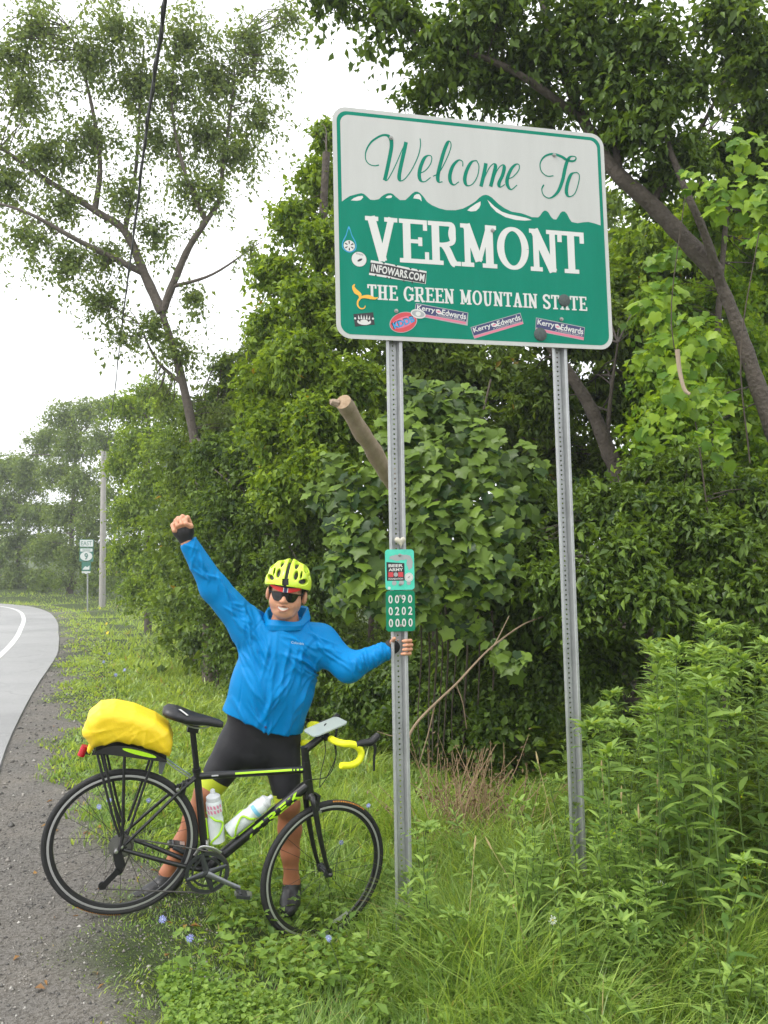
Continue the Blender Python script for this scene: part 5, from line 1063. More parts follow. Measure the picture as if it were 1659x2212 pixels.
# ------------------------------------------------------------------ roadside things further off
m_pole = mat('weathered_grey_wood', (.30, .29, .27), .8, noise=(6, (.40, .38, .35), .25), bump=(20, .3)); m_wire = mat('black_cable', (.03, .03, .035), .6)
pb = P(221, 1300, 42.); pb = np.array([pb[0], pb[1], gz(pb[0], pb[1])]); pt_ = P(224, 975, 42.)
pole = empty('utility_pole', pb); tag(pole, 'weathered grey wooden utility pole standing on the far verge', 'utility pole')
b = MB(); k_ = 10; pts = [pb - v([0, 0, .3]) + (pt_ - pb + v([0, 0, .3])) * i / k_ for i in range(k_ + 1)]; b.tube(pts, np.linspace(.165, .125, k_ + 1), 14); b.build('shaft', [m_pole], pole)
b = MB(); b.box(pt_ - v([0, .0, .25]) + v([.0, -.14, 0]), .10, .05, .24); b.build('wire_bracket', [m_bolt], pole)
b = MB(); wp = [P(362, -40, 3.9), P(345, 90, 4.4), P(326, 215, 5.2), P(310, 330, 6.2), P(296, 450, 7.6), P(282, 560, 9.6), P(270, 650, 12.), P(257, 760, 16.5), P(246, 860, 23), P(234, 940, 33), P(224, 985, 41.8)]
wp = spline([P(385, -260, 3.3)] + wp, 5); b.tube(wp, .0100, 8)
tw = wp + np.stack([.012 * np.cos(np.arange(len(wp)) * 1.3), 0 * np.arange(len(wp)), .012 * np.sin(np.arange(len(wp)) * 1.3)], 1); b.tube(tw, .006, 6)
tag(b.build('overhead_cable', [m_wire]), 'thin black cable running overhead down to the utility pole', 'cable')
# route sign
m_rs = mat('route_sign_green', (.03, .14, .10), .5); m_rw = mat('route_sign_white', (.50, .53, .51), .5)
RD = 38.0; rb = P(190, 1290, RD); rb = np.array([rb[0], rb[1], gz(rb[0], rb[1])]); rsx = nrm(RT * .97 + FW * -.2); rn = nrm(np.cross(rsx, v([0, 0, 1.]))); rn = rn if rn @ FW < 0 else -rn; sc_ = RD / FPX
rroot = empty('route_sign', rb); tag(rroot, 'small distant EAST 9 route sign with green and white plates', 'road sign')
ro = P(187.5, 1165, RD)
def RSP(u, v_, h=0.): return ro + rsx * (u * sc_) - v([0, 0, 1.]) * (v_ * sc_) + rn * h       # u, v in picture pixels from the top middle
b = MB(); b.tube([rb - v([0, 0, .3]), RSP(1, 8, -.04)], .035, 8); b.build('post', [m_steel], rroot)
def rplate(u0, v0, u1, v1, polys, texts, nm, base):
    b = MB(); b.prism(on(RSP, rrect(u0, v0, u1, v1, 1.4, 3), 0), rn * .01, 0); o = b.build('plate', [base], rroot, smooth=False); o['label'] = nm
    b = MB(); h = .016
    for mi, p_ in polys: b.sheet(on(RSP, p_, h), mi); h += .005
    for mi, (V, F) in texts: b.add(on(RSP, V, h), F, mi); h += .005
    b.build('print', [m_rw, m_rs, m_blackp], o, smooth=False)
rplate(-17, 0, 17, 17, [(0, rrect(-15.5, 1.3, 15.5, 15.7, 1.2, 3))], [(1, text_polys('EAST', 10, 0, 8.6, 0, fit=(25, 9.5)))], 'white EAST plate', m_rs)
rplate(-16.5, 18, 16.5, 48, [(0, rrect(-14.5, 20, 14.5, 26.5, .8, 2)), (0, disc((0, 36.5), 14.6, 24, 9.8))], [(1, text_polys('VERMONT', 10, 0, 23.3, 0, fit=(20, 3.2))), (1, text_polys('9', 10, 0, 36.8, 0, fit=(8, 14), bold=.1))], 'green plate with a white oval reading 9', m_rs)
rplate(-11, 49, 11, 68, [(0, np.array([(-8, 64), (-2, 58), (3, 60), (8, 56), (8, 65), (-8, 65.5)]))], [], 'small green byway plate', m_rs)
b = MB(); b.prism(on(RSP, np.array([(-11, 69), (11, 69), (9, 73), (5, 72), (0, 75), (-5, 72), (-9, 73)]), 0), rn * .01); o = b.build('plate', [m_rw], rroot, smooth=False)
# cut log sticking out of the vines
m_log = mat('barkless_wood', (.26, .19, .13), .8, noise=(11, (.42, .33, .24), .22), bump=(40, .5, .01)); m_cut = mat('sawn_wood', (.42, .31, .20), .8, noise=(40, (.30, .20, .12), .2))
la, lb_ = P(741, 868, 5.35), P(850, 1045, 6.1); ld = nrm(lb_ - la); b = MB(); k_ = 14
pts = [la + (lb_ - la) * 1.02 * i / k_ + UP * .006 * math.sin(i * 1.1) for i in range(k_ + 1)]; b.tube(pts, [.053 + .004 * math.sin(i * 1.7) + .0008 * i for i in range(k_ + 1)], 18, caps=False)
log = empty('cut_log', pts[-1]); tag(log, 'bare sawn log sticking up out of the vines beside the post', 'log'); b.build('trunk', [m_log], log, ang=60)
b = MB(); T0, N0, B0 = frames(pts); cutv = nrm(-ld + UP * .25 - FW * .1); rim_ = [pts[0] + .054 * (math.cos(a) * N0[0] + math.sin(a) * B0[0]) for a in np.linspace(0, 2 * math.pi, 20, endpoint=False)]
b.add(rim_ + [p_ * .35 + la * .65 - ld * .006 for p_ in rim_], [(i, (i + 1) % 20, 20 + (i + 1) % 20, 20 + i) for i in range(20)] + [tuple(range(20, 40))]); b.build('sawn_face', [m_cut], log)
b = MB(); b.tube([pts[0] - ld * -.02 + RT * -.04, pts[0] - RT * .075 + UP * .0, pts[0] - RT * .085 + UP * .012], [.03, .022, .004], 8); b.build('splinter', [m_log], log)
# pale fallen branch across the undergrowth
m_twig = mat('pale_dead_twig', (.22, .16, .10), .85, noise=(20, (.30, .22, .14), .2)); m_dtwig = mat('dark_stem', (.055, .042, .032), .85, noise=(14, (.09, .07, .05), .2))
fb = spline([P(1172, 1332, 6.3), P(1125, 1352, 6.1), P(1062, 1398, 5.9), P(1020, 1440, 5.8), P(985, 1478, 5.7), P(940, 1520, 5.6), P(900, 1562, 5.5), P(880, 1600, 5.45), P(872, 1650, 5.4)], 5)
br = empty('fallen_branch', P(835, 1660, 5.4)); tag(br, 'pale bare branch slanting down through the undergrowth behind the post', 'branch')
b = MB(); b.tube(fb, np.linspace(.0055, .010, len(fb)), 8); b.build('stem', [m_twig], br)
for q in ([P(985, 1478, 5.7), P(1000, 1520, 5.72), P(1008, 1575, 5.75)], [P(1060, 1405, 5.9), P(1075, 1380, 5.95), P(1100, 1330, 6.0)], [P(940, 1520, 5.6), P(925, 1585, 5.6), P(905, 1650, 5.55)], [P(880, 1580, 5.5), P(850, 1590, 5.45), P(815, 1580, 5.4)]):
    b = MB(); b.tube(spline(q, 4), np.linspace(.006, .003, 9), 6); b.build('twig', [m_twig], br)

# ------------------------------------------------------------------ trees, shrubs, vines
def leafset(C, D, Nn, Ln, Wd, fold=.18, bend=.15):
    """folded diamond leaves: base C, tip direction D, face normal Nn -> V, F"""
    n = len(C); D = nrm(D); Nn = nrm(Nn - D * (Nn * D).sum(1, keepdims=True)); S = np.cross(D, Nn); Ln = Ln[:, None]; Wd = Wd[:, None]
    mid = C + D * Ln * .45; V = np.empty((n, 4, 3)); V[:, 0] = C; V[:, 1] = mid + S * Wd * .5 + Nn * Wd * fold; V[:, 2] = C + D * Ln - Nn * Ln * bend; V[:, 3] = mid - S * Wd * .5 + Nn * Wd * fold
    k = np.arange(n)[:, None] * 4; F = np.concatenate([k + [0, 1, 2], k + [0, 2, 3]], 0); return V.reshape(-1, 3), F
def unit(rng, n): return nrm(rng.standard_normal((n, 3)))
def blob_pts(blobs): return [(P(x, y, d), r / FPX * d) for x, y, d, r in blobs]
def crown(blobs, n, per, L0, rng, twig=.30, shell=.55, flat=.8, droop=.35, asp=.62, hollow=0.0):
    """clusters of leaves on little twigs spread through a set of balls (centre, radius)"""
    w_ = np.array([r * r for c, r in blobs]); w_ /= w_.sum(); k = rng.choice(len(blobs), n, p=w_); cen = np.array([c for c, r in blobs])[k]; rad = np.array([r for c, r in blobs])[k]
    u = unit(rng, n); rr = rng.random(n) ** shell; cc = cen + u * (rr * rad)[:, None] * np.array([1, 1, flat])
    td = nrm(u * .9 + unit(rng, n) * .8 + np.array([0, 0, -.15])); tl = twig * (.5 + rng.random(n))
    tpos = rng.random((n, per)); C = cc[:, None] + td[:, None] * ((tpos - .5) * tl[:, None])[..., None] - np.array([0, 0, 1.]) * (droop * tpos ** 2 * tl[:, None])[..., None] + rng.standard_normal((n, per, 3)) * (tl * .09)[:, None, None]
    C = C.reshape(-1, 3); m = n * per; tdr = np.repeat(td, per, 0)
    D = tdr * .6 + unit(rng, m) * .9 + np.array([0, 0, -.35]); Nn = np.array([0, 0, 1.]) * 1.0 + np.repeat(u, per, 0) * .5 + unit(rng, m) * .75
    Ln = L0 * (.42 + .95 * rng.random(m) ** 1.3); V, F = leafset(C, D, Nn, Ln, Ln * asp * (.65 + .6 * rng.random(m)), .22, .22)
    lv = np.clip(np.repeat(rng.random(n), per) * .55 + rng.random(m) * .45 + rng.standard_normal(m) * .03, 0, 1); return V, F, np.repeat(lv, 4)
m_bark = mat('dark_bark', (.066, .053, .043), .9, noise=(9, (.115, .094, .076), .22), bump=(26, .8, .03)); m_bark2 = mat('grey_brown_bark', (.085, .070, .056), .9, noise=(8, (.13, .11, .09), .22), bump=(22, .8, .03))
L_mid = leaf_mat('leaf_mid_green', (.030, .070, .010), (.20, .30, .034), .40, dry=(.30, .20, .02)); L_dark = leaf_mat('leaf_deep_green', (.021, .055, .010), (.165, .265, .034), .40)
L_lite = leaf_mat('leaf_yellow_green', (.052, .115, .013), (.29, .42, .042), .46, dry=(.42, .30, .02)); L_grey = leaf_mat('leaf_grey_green', (.095, .155, .045), (.23, .31, .090), .45)
L_vine = leaf_mat('leaf_grape_vine', (.020, .056, .011), (.19, .30, .036), .36, rough=.42, spec=.38); L_bright = leaf_mat('leaf_bright_vine', (.09, .20, .020), (.30, .45, .040), .50, rough=.4, dry=(.55, .42, .03))
L_gold = leaf_mat('leaf_goldenrod', (.105, .205, .048), (.32, .46, .105), .40); L_grass = leaf_mat('grass_blade', (.135, .25, .040), (.46, .60, .15), .45, rough=.33, spec=.5, dry=(.40, .32, .13)); L_weed = leaf_mat('weed_leaf', (.105, .205, .038), (.30, .44, .080), .40)
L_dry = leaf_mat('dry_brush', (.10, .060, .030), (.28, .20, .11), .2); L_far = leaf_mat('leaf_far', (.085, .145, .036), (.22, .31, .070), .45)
def limb(b, pts, r0, r1, n=10, wob=.0):
    p = spline(pts, 6); m = len(p); rr = np.linspace(r0, r1, m) * (1 + .06 * np.sin(np.arange(m) * 1.9)); b.tube(p, rr, n); return p
def tree(name, label, cat, base, trunk, branches, blobs, n, per, L0, leafm, barkm, seed, r0, twigs=30, group=None, **kw):
    """trunk: list of points; branches: lists of (points, r0, r1); blobs: (px, py, depth, radius in px)"""
    rng = np.random.default_rng(seed); bp_ = blob_pts(blobs) if blobs and len(blobs[0]) == 4 else blobs
    root = empty(name, base); tag(root, label, cat, group); b = MB(); skel = [limb(b, trunk, r0, r0 * .45)]
    for pts, a, c in branches: skel.append(limb(b, pts, a, c, 8))
    sk = np.vstack(skel); rad = np.array([r for c, r in bp_])
    for i in range(twigs):                              # thin limbs from the skeleton into the crown
        c, r = bp_[rng.integers(len(bp_))]; tgt = c + unit(rng, 1)[0] * r * .75; j = np.argmin(((sk - tgt) ** 2).sum(1) + .4 * np.maximum(0, sk[:, 2] - tgt[2]) ** 2); a = sk[j]; ln = np.linalg.norm(tgt - a)
        if ln > 4.5 * r + 1: continue
        mid = (a + tgt) / 2 + rng.standard_normal(3) * ln * .08 + np.array([0, 0, ln * .06]); q = max(.004, min(.03, ln * .012)) * (r0 / .12) ** .5; b.tube(spline([a, mid, tgt], 4), np.linspace(q, q * .3, 9), 5)
    b.build('trunk', [barkm], root, ang=80)
    V, F, lv = crown(bp_, n, per, L0, rng, **kw); np_obj('crown', V, F, leafm, root, attr=lv); return root
def on_ground(p): return np.array([p[0], p[1], gz(p[0], p[1]) - .08])
# 1 the leaning tree over the road, sparse crown
d = 14.0; g0 = on_ground(P(452, 1440, d))
tr = [g0, P(450, 1250, d), P(438, 1090, d), P(420, 950, d), P(388, 800, d), P(350, 675, d)]
brs = [([P(350, 675, d), P(312, 592, d), P(270, 500, d), P(205, 455, d), P(100, 388, d), P(0, 318, d), P(-90, 262, d)], .09, .02), ([P(350, 675, d), P(377, 605, d), P(408, 535, d), P(445, 478, d), P(474, 430, d + .3), P(482, 350, d + .5), P(500, 230, d + .5), P(510, 90, d + .6)], .075, .012),
       ([P(205, 455, d), P(216, 350, d), P(192, 200, d), P(150, 60, d)], .055, .012), ([P(270, 500, d), P(292, 380, d + .4), P(302, 240, d + .4), P(310, 100, d + .5)], .045, .01), ([P(310, 590, d), P(170, 520, d - .4), P(60, 460, d - .6), P(-40, 430, d - .6)], .06, .012), ([P(445, 478, d), P(402, 380, d), P(372, 240, d + .2), P(380, 90, d + .3)], .045, .01),
       ([P(370, 620, d), P(460, 592, d - .2), P(560, 525, d - .3)], .035, .008), ([P(420, 950, d), P(520, 1000, d - 1), P(600, 1060, d - 1.3)], .05, .015), ([P(395, 830, d), P(340, 780, d), P(300, 700, d)], .04, .01)]
bl = [(80, 60, d, 85), (190, 120, d, 85), (60, 200, d, 75), (250, 60, d, 85), (295, 180, d + .4, 80), (195, 290, d, 75), (100, 330, d, 70), (20, 400, d, 70), (60, 510, d - .5, 60), (150, 560, d - .3, 65), (220, 650, d, 55), (270, 420, d, 65), (330, 500, d, 55), (400, 80, d + .4, 85), (470, 170, d + .6, 85), (540, 90, d + .6, 70), (560, 250, d + .6, 60), (450, 290, d + .5, 80), (520, 330, d + .5, 55), (400, 400, d, 50), (455, 410, d, 45), (230, 540, d, 55), (330, 700, d, 55), (270, 720, d, 40), (420, 640, d, 35), (540, 540, d - .3, 35), (370, 180, d + .3, 75), (130, 440, d, 60), (340, 300, d + .2, 65), (390, 760, d, 45), (350, 850, d + .8, 40), (480, 900, d + .4, 45), (20, 120, d, 60), (-40, 300, d, 70), (620, 30, d + .6, 40), (600, 150, d + .6, 40)]
tree('leaning_tree', 'tall leaning tree with forked trunk and sparse open crown by the road', 'tree', g0, tr, brs, bl, 2500, 19, .082, L_grey, m_bark2, 11, .120, twigs=420, twig=.62, shell=.8, droop=.5)
# 2 the maple with the dark leaning trunk at the right
d = 7.4; g0 = on_ground(P(1790, 1450, d))
tr = [g0, P(1745, 1180, d), P(1690, 985, d), P(1632, 820, d), P(1592, 700, d), P(1548, 592, d)]
brs = [([P(1548, 592, d), P(1475, 512, d), P(1405, 440, d), P(1338, 380, d), P(1300, 330, d + .1), P(1262, 262, d + .2), P(1212, 138, d + .3), P(1175, 10, d + .4), P(1150, -120, d + .4)], .080, .04), ([P(1560, 620, d), P(1520, 500, d - .2), P(1482, 412, d - .3), P(1430, 270, d - .2), P(1400, 120, d)], .045, .015), ([P(1338, 380, d), P(1330, 260, d + .3), P(1380, 100, d + .3)], .04, .012), ([P(1262, 262, d + .2), P(1120, 160, d), P(980, 100, d), P(820, 40, d)], .04, .010), ([P(1405, 440, d), P(1500, 300, d + .4), P(1580, 150, d + .6)], .04, .010)]
bl = [(720, -20, d, 60), (850, 25, d, 75), (960, 95, d, 80), (930, 190, d + .5, 60), (1040, 40, d, 85), (1060, 170, d + .4, 70), (1150, 120, d + .2, 80), (1180, 240, d + .6, 60), (1250, 60, d, 90), (1300, 180, d, 80), (1390, 90, d - .2, 90), (1400, 240, d - .2, 80), (1330, 300, d + .4, 60), (1480, 170, d, 70), (1460, 330, d, 75), (1410, 400, d + .3, 50), (1570, 30, d, 80), (1630, 130, d, 75), (1650, 260, d + .3, 70), (1560, 330, d + .6, 60), (1100, -50, d, 90), (1330, -60, d, 90)]
tree('maple_tree', 'dark maple with a thick slanting trunk rising behind the welcome sign', 'tree', g0, tr, brs, bl, 2450, 13, .080, L_dark, m_bark, 12, .105, twigs=150, twig=.40, shell=.7)
# 3 smaller dark trunk behind the right post
d = 8.6; g0 = on_ground(P(1365, 1400, d))
tree('leaning_tree', 'thin dark trunk leaning behind the second sign post', 'tree', g0, [g0, P(1345, 1100, d), P(1310, 965, d), P(1275, 880, d), P(1235, 815, d), P(1150, 690, d)], [([P(1310, 965, d), P(1320, 850, d), P(1335, 740, d)], .03, .01)], [(1130, 640, d + .6, 90), (1230, 700, d + .8, 80), (1330, 700, d + .9, 70), (1180, 850, d + 1, 80), (1300, 860, d + 1.2, 70)], 1500, 13, .085, L_mid, m_bark, 13, .10, twigs=30)
# 4 the rest of the wood's edge
def wood(name, label, bx_, by, d, trk, bl, n, per, L0, lm, seed, r0=.10, cat='tree', twigs=40, group=None, **kw):
    g = on_ground(P(bx_, by, d)); tree(name, label, cat, g, [g] + [P(x, y, d) for x, y in trk], [], bl, n, per, L0, lm, m_bark if seed % 2 else m_bark2, seed, r0, twigs, group, **kw)
wood('ash_tree', 'bright yellow-green tree between the leaning tree and the sign', 650, 1420, 10.2, [(655, 1200), (665, 900), (690, 600), (705, 330)], [(705, 290, 10.8, 40), (690, 380, 10.5, 50), (640, 470, 10.4, 55), (700, 520, 10.0, 60), (600, 590, 10.4, 55), (680, 640, 9.8, 70), (590, 700, 10.2, 65), (740, 700, 9.6, 60), (650, 770, 9.6, 80), (570, 820, 10.2, 65), (760, 820, 9.4, 70), (690, 900, 9.2, 75), (600, 920, 9.8, 75), (790, 930, 9.2, 60), (700, 1000, 9.0, 60), (620, 1040, 9.4, 70)], 3300, 14, .080, L_lite, 21, .10, twigs=60)
wood('elm_tree', 'shaded green tree filling the space behind the sign panel', 950, 1420, 11.5, [(950, 1150), (970, 800), (1000, 400)], [(800, 480, 11.5, 100), (900, 340, 12, 70), (1050, 380, 12, 90), (800, 650, 11.5, 100), (1200, 980, 10.5, 90), (1200, 1080, 10, 90), (1290, 1010, 10.2, 80), (950, 500, 11.8, 120), (1100, 520, 11.8, 120), (900, 750, 11, 110), (1050, 800, 11, 120), (1000, 930, 10.5, 110), (870, 880, 10.5, 90), (1150, 900, 10.8, 100), (820, 380, 12, 50), (840, 1100, 10, 70), (800, 1190, 9.6, 70), (890, 1210, 9.6, 80), (860, 1020, 10.2, 70)], 3700, 14, .10, L_mid, 22, .13, twigs=40)
wood('basswood_tree', 'leafy green tree beyond the maple on the far right', 1480, 1420, 10.5, [(1480, 1100), (1500, 700), (1520, 300)], [(1420, 560, 10.5, 110), (1560, 480, 10.2, 120), (1680, 600, 10, 110), (1480, 700, 10, 110), (1620, 780, 9.8, 110), (1400, 820, 10, 110), (1520, 920, 9.8, 110), (1660, 950, 9.6, 100), (1350, 650, 10.6, 80), (1640, 340, 10.6, 90), (1720, 420, 10, 90), (1600, 180, 10.8, 50), (1680, 90, 10.8, 60), (1430, 1000, 9.8, 100), (1600, 1080, 9.6, 110)], 3600, 14, .105, L_lite, 23, .12, twigs=40)
wood('dogwood_shrub', 'dark green shrub mass behind the cyclist and raised arm', 560, 1440, 11.0, [(560, 1300), (570, 1100)], [(480, 980, 12, 70), (560, 1000, 11.5, 80), (500, 1090, 11.5, 80), (600, 1110, 10.8, 80), (680, 1120, 10, 70), (460, 1190, 11.8, 70), (540, 1200, 11, 80), (630, 1220, 10, 80), (700, 1240, 9.4, 60), (480, 1290, 11.5, 65), (570, 1310, 10.4, 75), (660, 1340, 9.4, 70), (500, 1370, 11, 50), (590, 1400, 10, 60), (690, 1420, 8.8, 50)], 3600, 14, .075, L_dark, 24, .07, 'shrub', twigs=70, twig=.3)
wood('box_elder', 'green tree under the leaning tree where the verge narrows', 420, 1420, 17, [(425, 1200), (430, 950)], [(500, 860, 17, 60), (440, 900, 16.5, 60), (540, 900, 15, 60), (400, 980, 17, 60), (470, 990, 15.5, 60), (420, 1070, 17, 60), (480, 1130, 15, 50), (400, 1160, 17, 55), (440, 1230, 16, 55), (400, 1290, 17, 50), (460, 1320, 14.5, 50), (560, 760, 16, 50), (490, 790, 16.5, 40)], 2700, 14, .085, L_mid, 25, .10, twigs=50)
wood('willow_tree', 'yellow-green tree above the utility pole', 320, 1330, 27, [(320, 1150), (320, 900)], [(330, 850, 27, 45), (280, 880, 28, 45), (370, 880, 26, 45), (300, 950, 27, 55), (360, 960, 25, 55), (270, 1000, 28, 45), (330, 1040, 25, 55), (290, 1100, 26, 50), (350, 1130, 24, 50), (280, 1190, 26, 45), (340, 1220, 23.5, 50), (300, 1270, 24, 40), (360, 1290, 22, 40), (380, 1060, 24, 45), (395, 1340, 19, 35)], 2700, 13, .13, L_lite, 26, .12, twigs=50, twig=.6)
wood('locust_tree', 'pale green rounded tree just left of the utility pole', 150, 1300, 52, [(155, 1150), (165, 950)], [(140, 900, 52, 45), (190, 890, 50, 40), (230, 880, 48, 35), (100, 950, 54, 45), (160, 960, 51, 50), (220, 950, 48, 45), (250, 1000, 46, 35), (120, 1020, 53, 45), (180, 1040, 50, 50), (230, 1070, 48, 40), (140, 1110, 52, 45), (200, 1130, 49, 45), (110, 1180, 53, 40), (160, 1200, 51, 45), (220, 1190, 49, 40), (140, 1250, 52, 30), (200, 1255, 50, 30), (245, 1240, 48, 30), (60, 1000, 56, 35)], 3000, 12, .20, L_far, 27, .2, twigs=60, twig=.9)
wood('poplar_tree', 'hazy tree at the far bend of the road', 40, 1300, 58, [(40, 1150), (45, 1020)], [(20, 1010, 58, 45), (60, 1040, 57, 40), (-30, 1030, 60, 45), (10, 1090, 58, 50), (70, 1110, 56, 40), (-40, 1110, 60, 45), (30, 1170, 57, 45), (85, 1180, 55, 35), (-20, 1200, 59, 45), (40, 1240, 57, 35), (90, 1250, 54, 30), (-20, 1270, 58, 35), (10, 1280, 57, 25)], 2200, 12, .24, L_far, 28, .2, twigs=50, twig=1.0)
wood('sumac_shrub', 'leafy green shrub behind the second sign post', 1400, 1440, 6.6, [(1400, 1330), (1390, 1150)], [(1150, 1180, 6.6, 55), (1190, 1250, 6.2, 55), (1290, 1090, 6.6, 75), (1360, 1180, 6.2, 85), (1450, 1110, 6.4, 90), (1550, 1160, 6.2, 85), (1640, 1080, 6.4, 80), (1400, 1270, 6.0, 75), (1310, 1260, 6.1, 65), (1510, 1280, 6.1, 75), (1620, 1270, 6.0, 75), (1230, 1320, 6.2, 45), (1480, 1020, 6.8, 70), (1400, 1020, 6.9, 55)], 2400, 13, .075, L_vine, 29, .05, 'shrub', twigs=80, twig=.26, asp=.5)
wood('buckthorn_shrub', 'low dark shrub in the shade below the hanging vines', 1000, 1600, 7.4, [(1000, 1500), (1000, 1420)], [(900, 1440, 7.6, 60), (820, 1470, 8.0, 60), (760, 1500, 8.2, 50), (980, 1480, 7.2, 60), (1080, 1470, 7.0, 60), (1150, 1530, 6.6, 50), (1060, 1560, 6.6, 50), (940, 1560, 7.0, 45), (860, 1540, 7.4, 45), (1170, 1440, 6.8, 50), (1260, 1440, 6.6, 50)], 1300, 13, .065, L_dark, 30, .03, 'shrub', twigs=60, twig=.26)
wood('creeper_thicket', 'dark creeper thicket between the grape vine and the second post', 1110, 1560, 7.2, [(1110, 1450), (1105, 1200)], [(1060, 1150, 7.0, 70), (1130, 1080, 7.2, 70), (1140, 1190, 7.0, 70), (1070, 1270, 6.9, 65), (1150, 1300, 6.8, 60), (980, 1300, 7.0, 55), (1210, 1130, 7.2, 60), (1100, 1370, 6.9, 55), (1230, 1400, 6.8, 60), (1330, 1400, 6.8, 60), (1450, 1400, 6.8, 65), (1580, 1390, 6.8, 70), (1660, 1420, 6.6, 60), (1010, 1390, 7.2, 50)], 1500, 13, .095, L_dark, 31, .04, 'shrub', twigs=60, twig=.3, asp=.5)
wood('young_maple', 'young yellow-green maple in front of the slanting trunk on the right', 1560, 1420, 7.9, [(1550, 1150), (1545, 800), (1570, 450)], [(1620, 400, 8.2, 70), (1520, 480, 8.2, 55), (1640, 560, 8.6, 70), (1560, 640, 8.2, 60), (1440, 660, 8.2, 65), (1500, 760, 7.8, 75), (1610, 760, 8.6, 70), (1430, 800, 7.8, 65), (1470, 880, 7.4, 75), (1560, 900, 8.4, 75), (1420, 940, 7.6, 60), (1650, 880, 8.6, 70), (1660, 300, 8, 60), (1650, 1000, 8.2, 60), (1500, 990, 7.2, 60)], 2300, 12, .080, L_bright, 33, .05, twigs=90, twig=.36, asp=.75)
wood('honeysuckle_shrub', 'dark honeysuckle shrubs at the foot of the leaning tree', 470, 1450, 13.6, [(470, 1380), (465, 1320)], [(380, 1315, 18, 35), (400, 1340, 16, 42), (430, 1290, 15.5, 48), (445, 1375, 14.5, 48), (475, 1310, 14, 48), (485, 1410, 13.2, 45), (525, 1450, 12.2, 42), (520, 1370, 12.6, 48), (565, 1480, 11.4, 42), (610, 1510, 10.4, 40), (655, 1505, 9.8, 45), (580, 1430, 11.2, 48), (640, 1450, 10, 50), (700, 1480, 9.2, 45), (432, 1010, 13.3, 30), (445, 1070, 13.2, 36), (425, 1110, 13.4, 36), (450, 1150, 13.1, 38), (430, 1200, 13.4, 40), (455, 1240, 13.1, 42)], 2500, 13, .070, L_dark, 35, .03, 'shrub', twigs=60, twig=.3)
# deep wood behind it all, one mass
rng = np.random.default_rng(40); blobs = []
for i in range(230):
    x = rng.uniform(380, 2000); dd = rng.uniform(13.5, 22); ytop = np.interp(x, [380, 560, 700, 850, 1250, 1500, 1750], [920, 820, 560, 420, 400, 480, 400]); y = rng.uniform(ytop, 1440); blobs.append((x, y, dd, rng.uniform(70, 120)))
for i in range(40): x = rng.uniform(-500, 100); blobs.append((x, rng.uniform(1120, 1290), rng.uniform(60, 75), 35))
for i in range(36): x = rng.uniform(60, 420); blobs.append((x, rng.uniform(1080, 1270), np.interp(x, [60, 420], [62, 32]), 38))
V, F, lv = crown(blob_pts(blobs), 11000, 12, .17, rng, twig=.6, shell=.8); tag(np_obj('woods', V, F, L_mid, attr=lv), 'deep green wood behind the roadside trees', 'woods', kind='stuff')
b = MB()
for i in range(34):
    x = rng.uniform(700, 1750); dd = rng.uniform(11, 19); g = on_ground(P(x, 1420, dd)); hh = rng.uniform(2.5, 5); ln_ = rng.uniform(-.8, .8); r_ = rng.uniform(.03, .11); b.tube(spline([g, g + v([ln_ * .4, 0, hh * .5]), g + v([ln_, 0, hh])], 4), np.linspace(r_, r_ * .5, 9), 7)
tag(b.build('far_trunks', [m_bark]), 'dim tree trunks inside the wood', 'woods', kind='stuff')
# ---- vines with large lobed leaves: the ones that show largest are single leaves, the rest one mass
def lobed(k=0):
    """grape-like leaf in the xy plane, stalk at the origin, tip along +y; cupped"""
    out = [(0, 0), (.16, -.10), (.36, -.06), (.50, .12), (.40, .28), (.56, .46), (.36, .58), (.22, .66), (.0, 1.0), (-.22, .66), (-.36, .58), (-.56, .46), (-.40, .28), (-.50, .12), (-.36, -.06), (-.16, -.10)]
    rg_ = random.Random(k); V = [(x * (1 + .12 * rg_.uniform(-1, 1)), y * (1 + .06 * rg_.uniform(-1, 1)), -.22 * x * x - .10 * y * y + .05 * abs(x) + .03 * rg_.uniform(-1, 1)) for x, y in out] + [(0, .42, .05)]
    return np.array(V), np.array([(i, (i + 1) % 16, 16) for i in range(16)])
def heart_leaf(k=0):
    out = [(0, 0), (.20, -.08), (.42, .04), (.46, .30), (.34, .55), (.18, .78), (0, 1.0), (-.18, .78), (-.34, .55), (-.46, .30), (-.42, .04), (-.20, -.08)]
    rg_ = random.Random(k); V = [(x * (1 + .1 * rg_.uniform(-1, 1)), y, -.25 * x * x - .12 * y * y + .06 * abs(x) + .03 * rg_.uniform(-1, 1)) for x, y in out] + [(0, .4, .04)]
    return np.array(V), np.array([(i, (i + 1) % 12, 12) for i in range(12)])
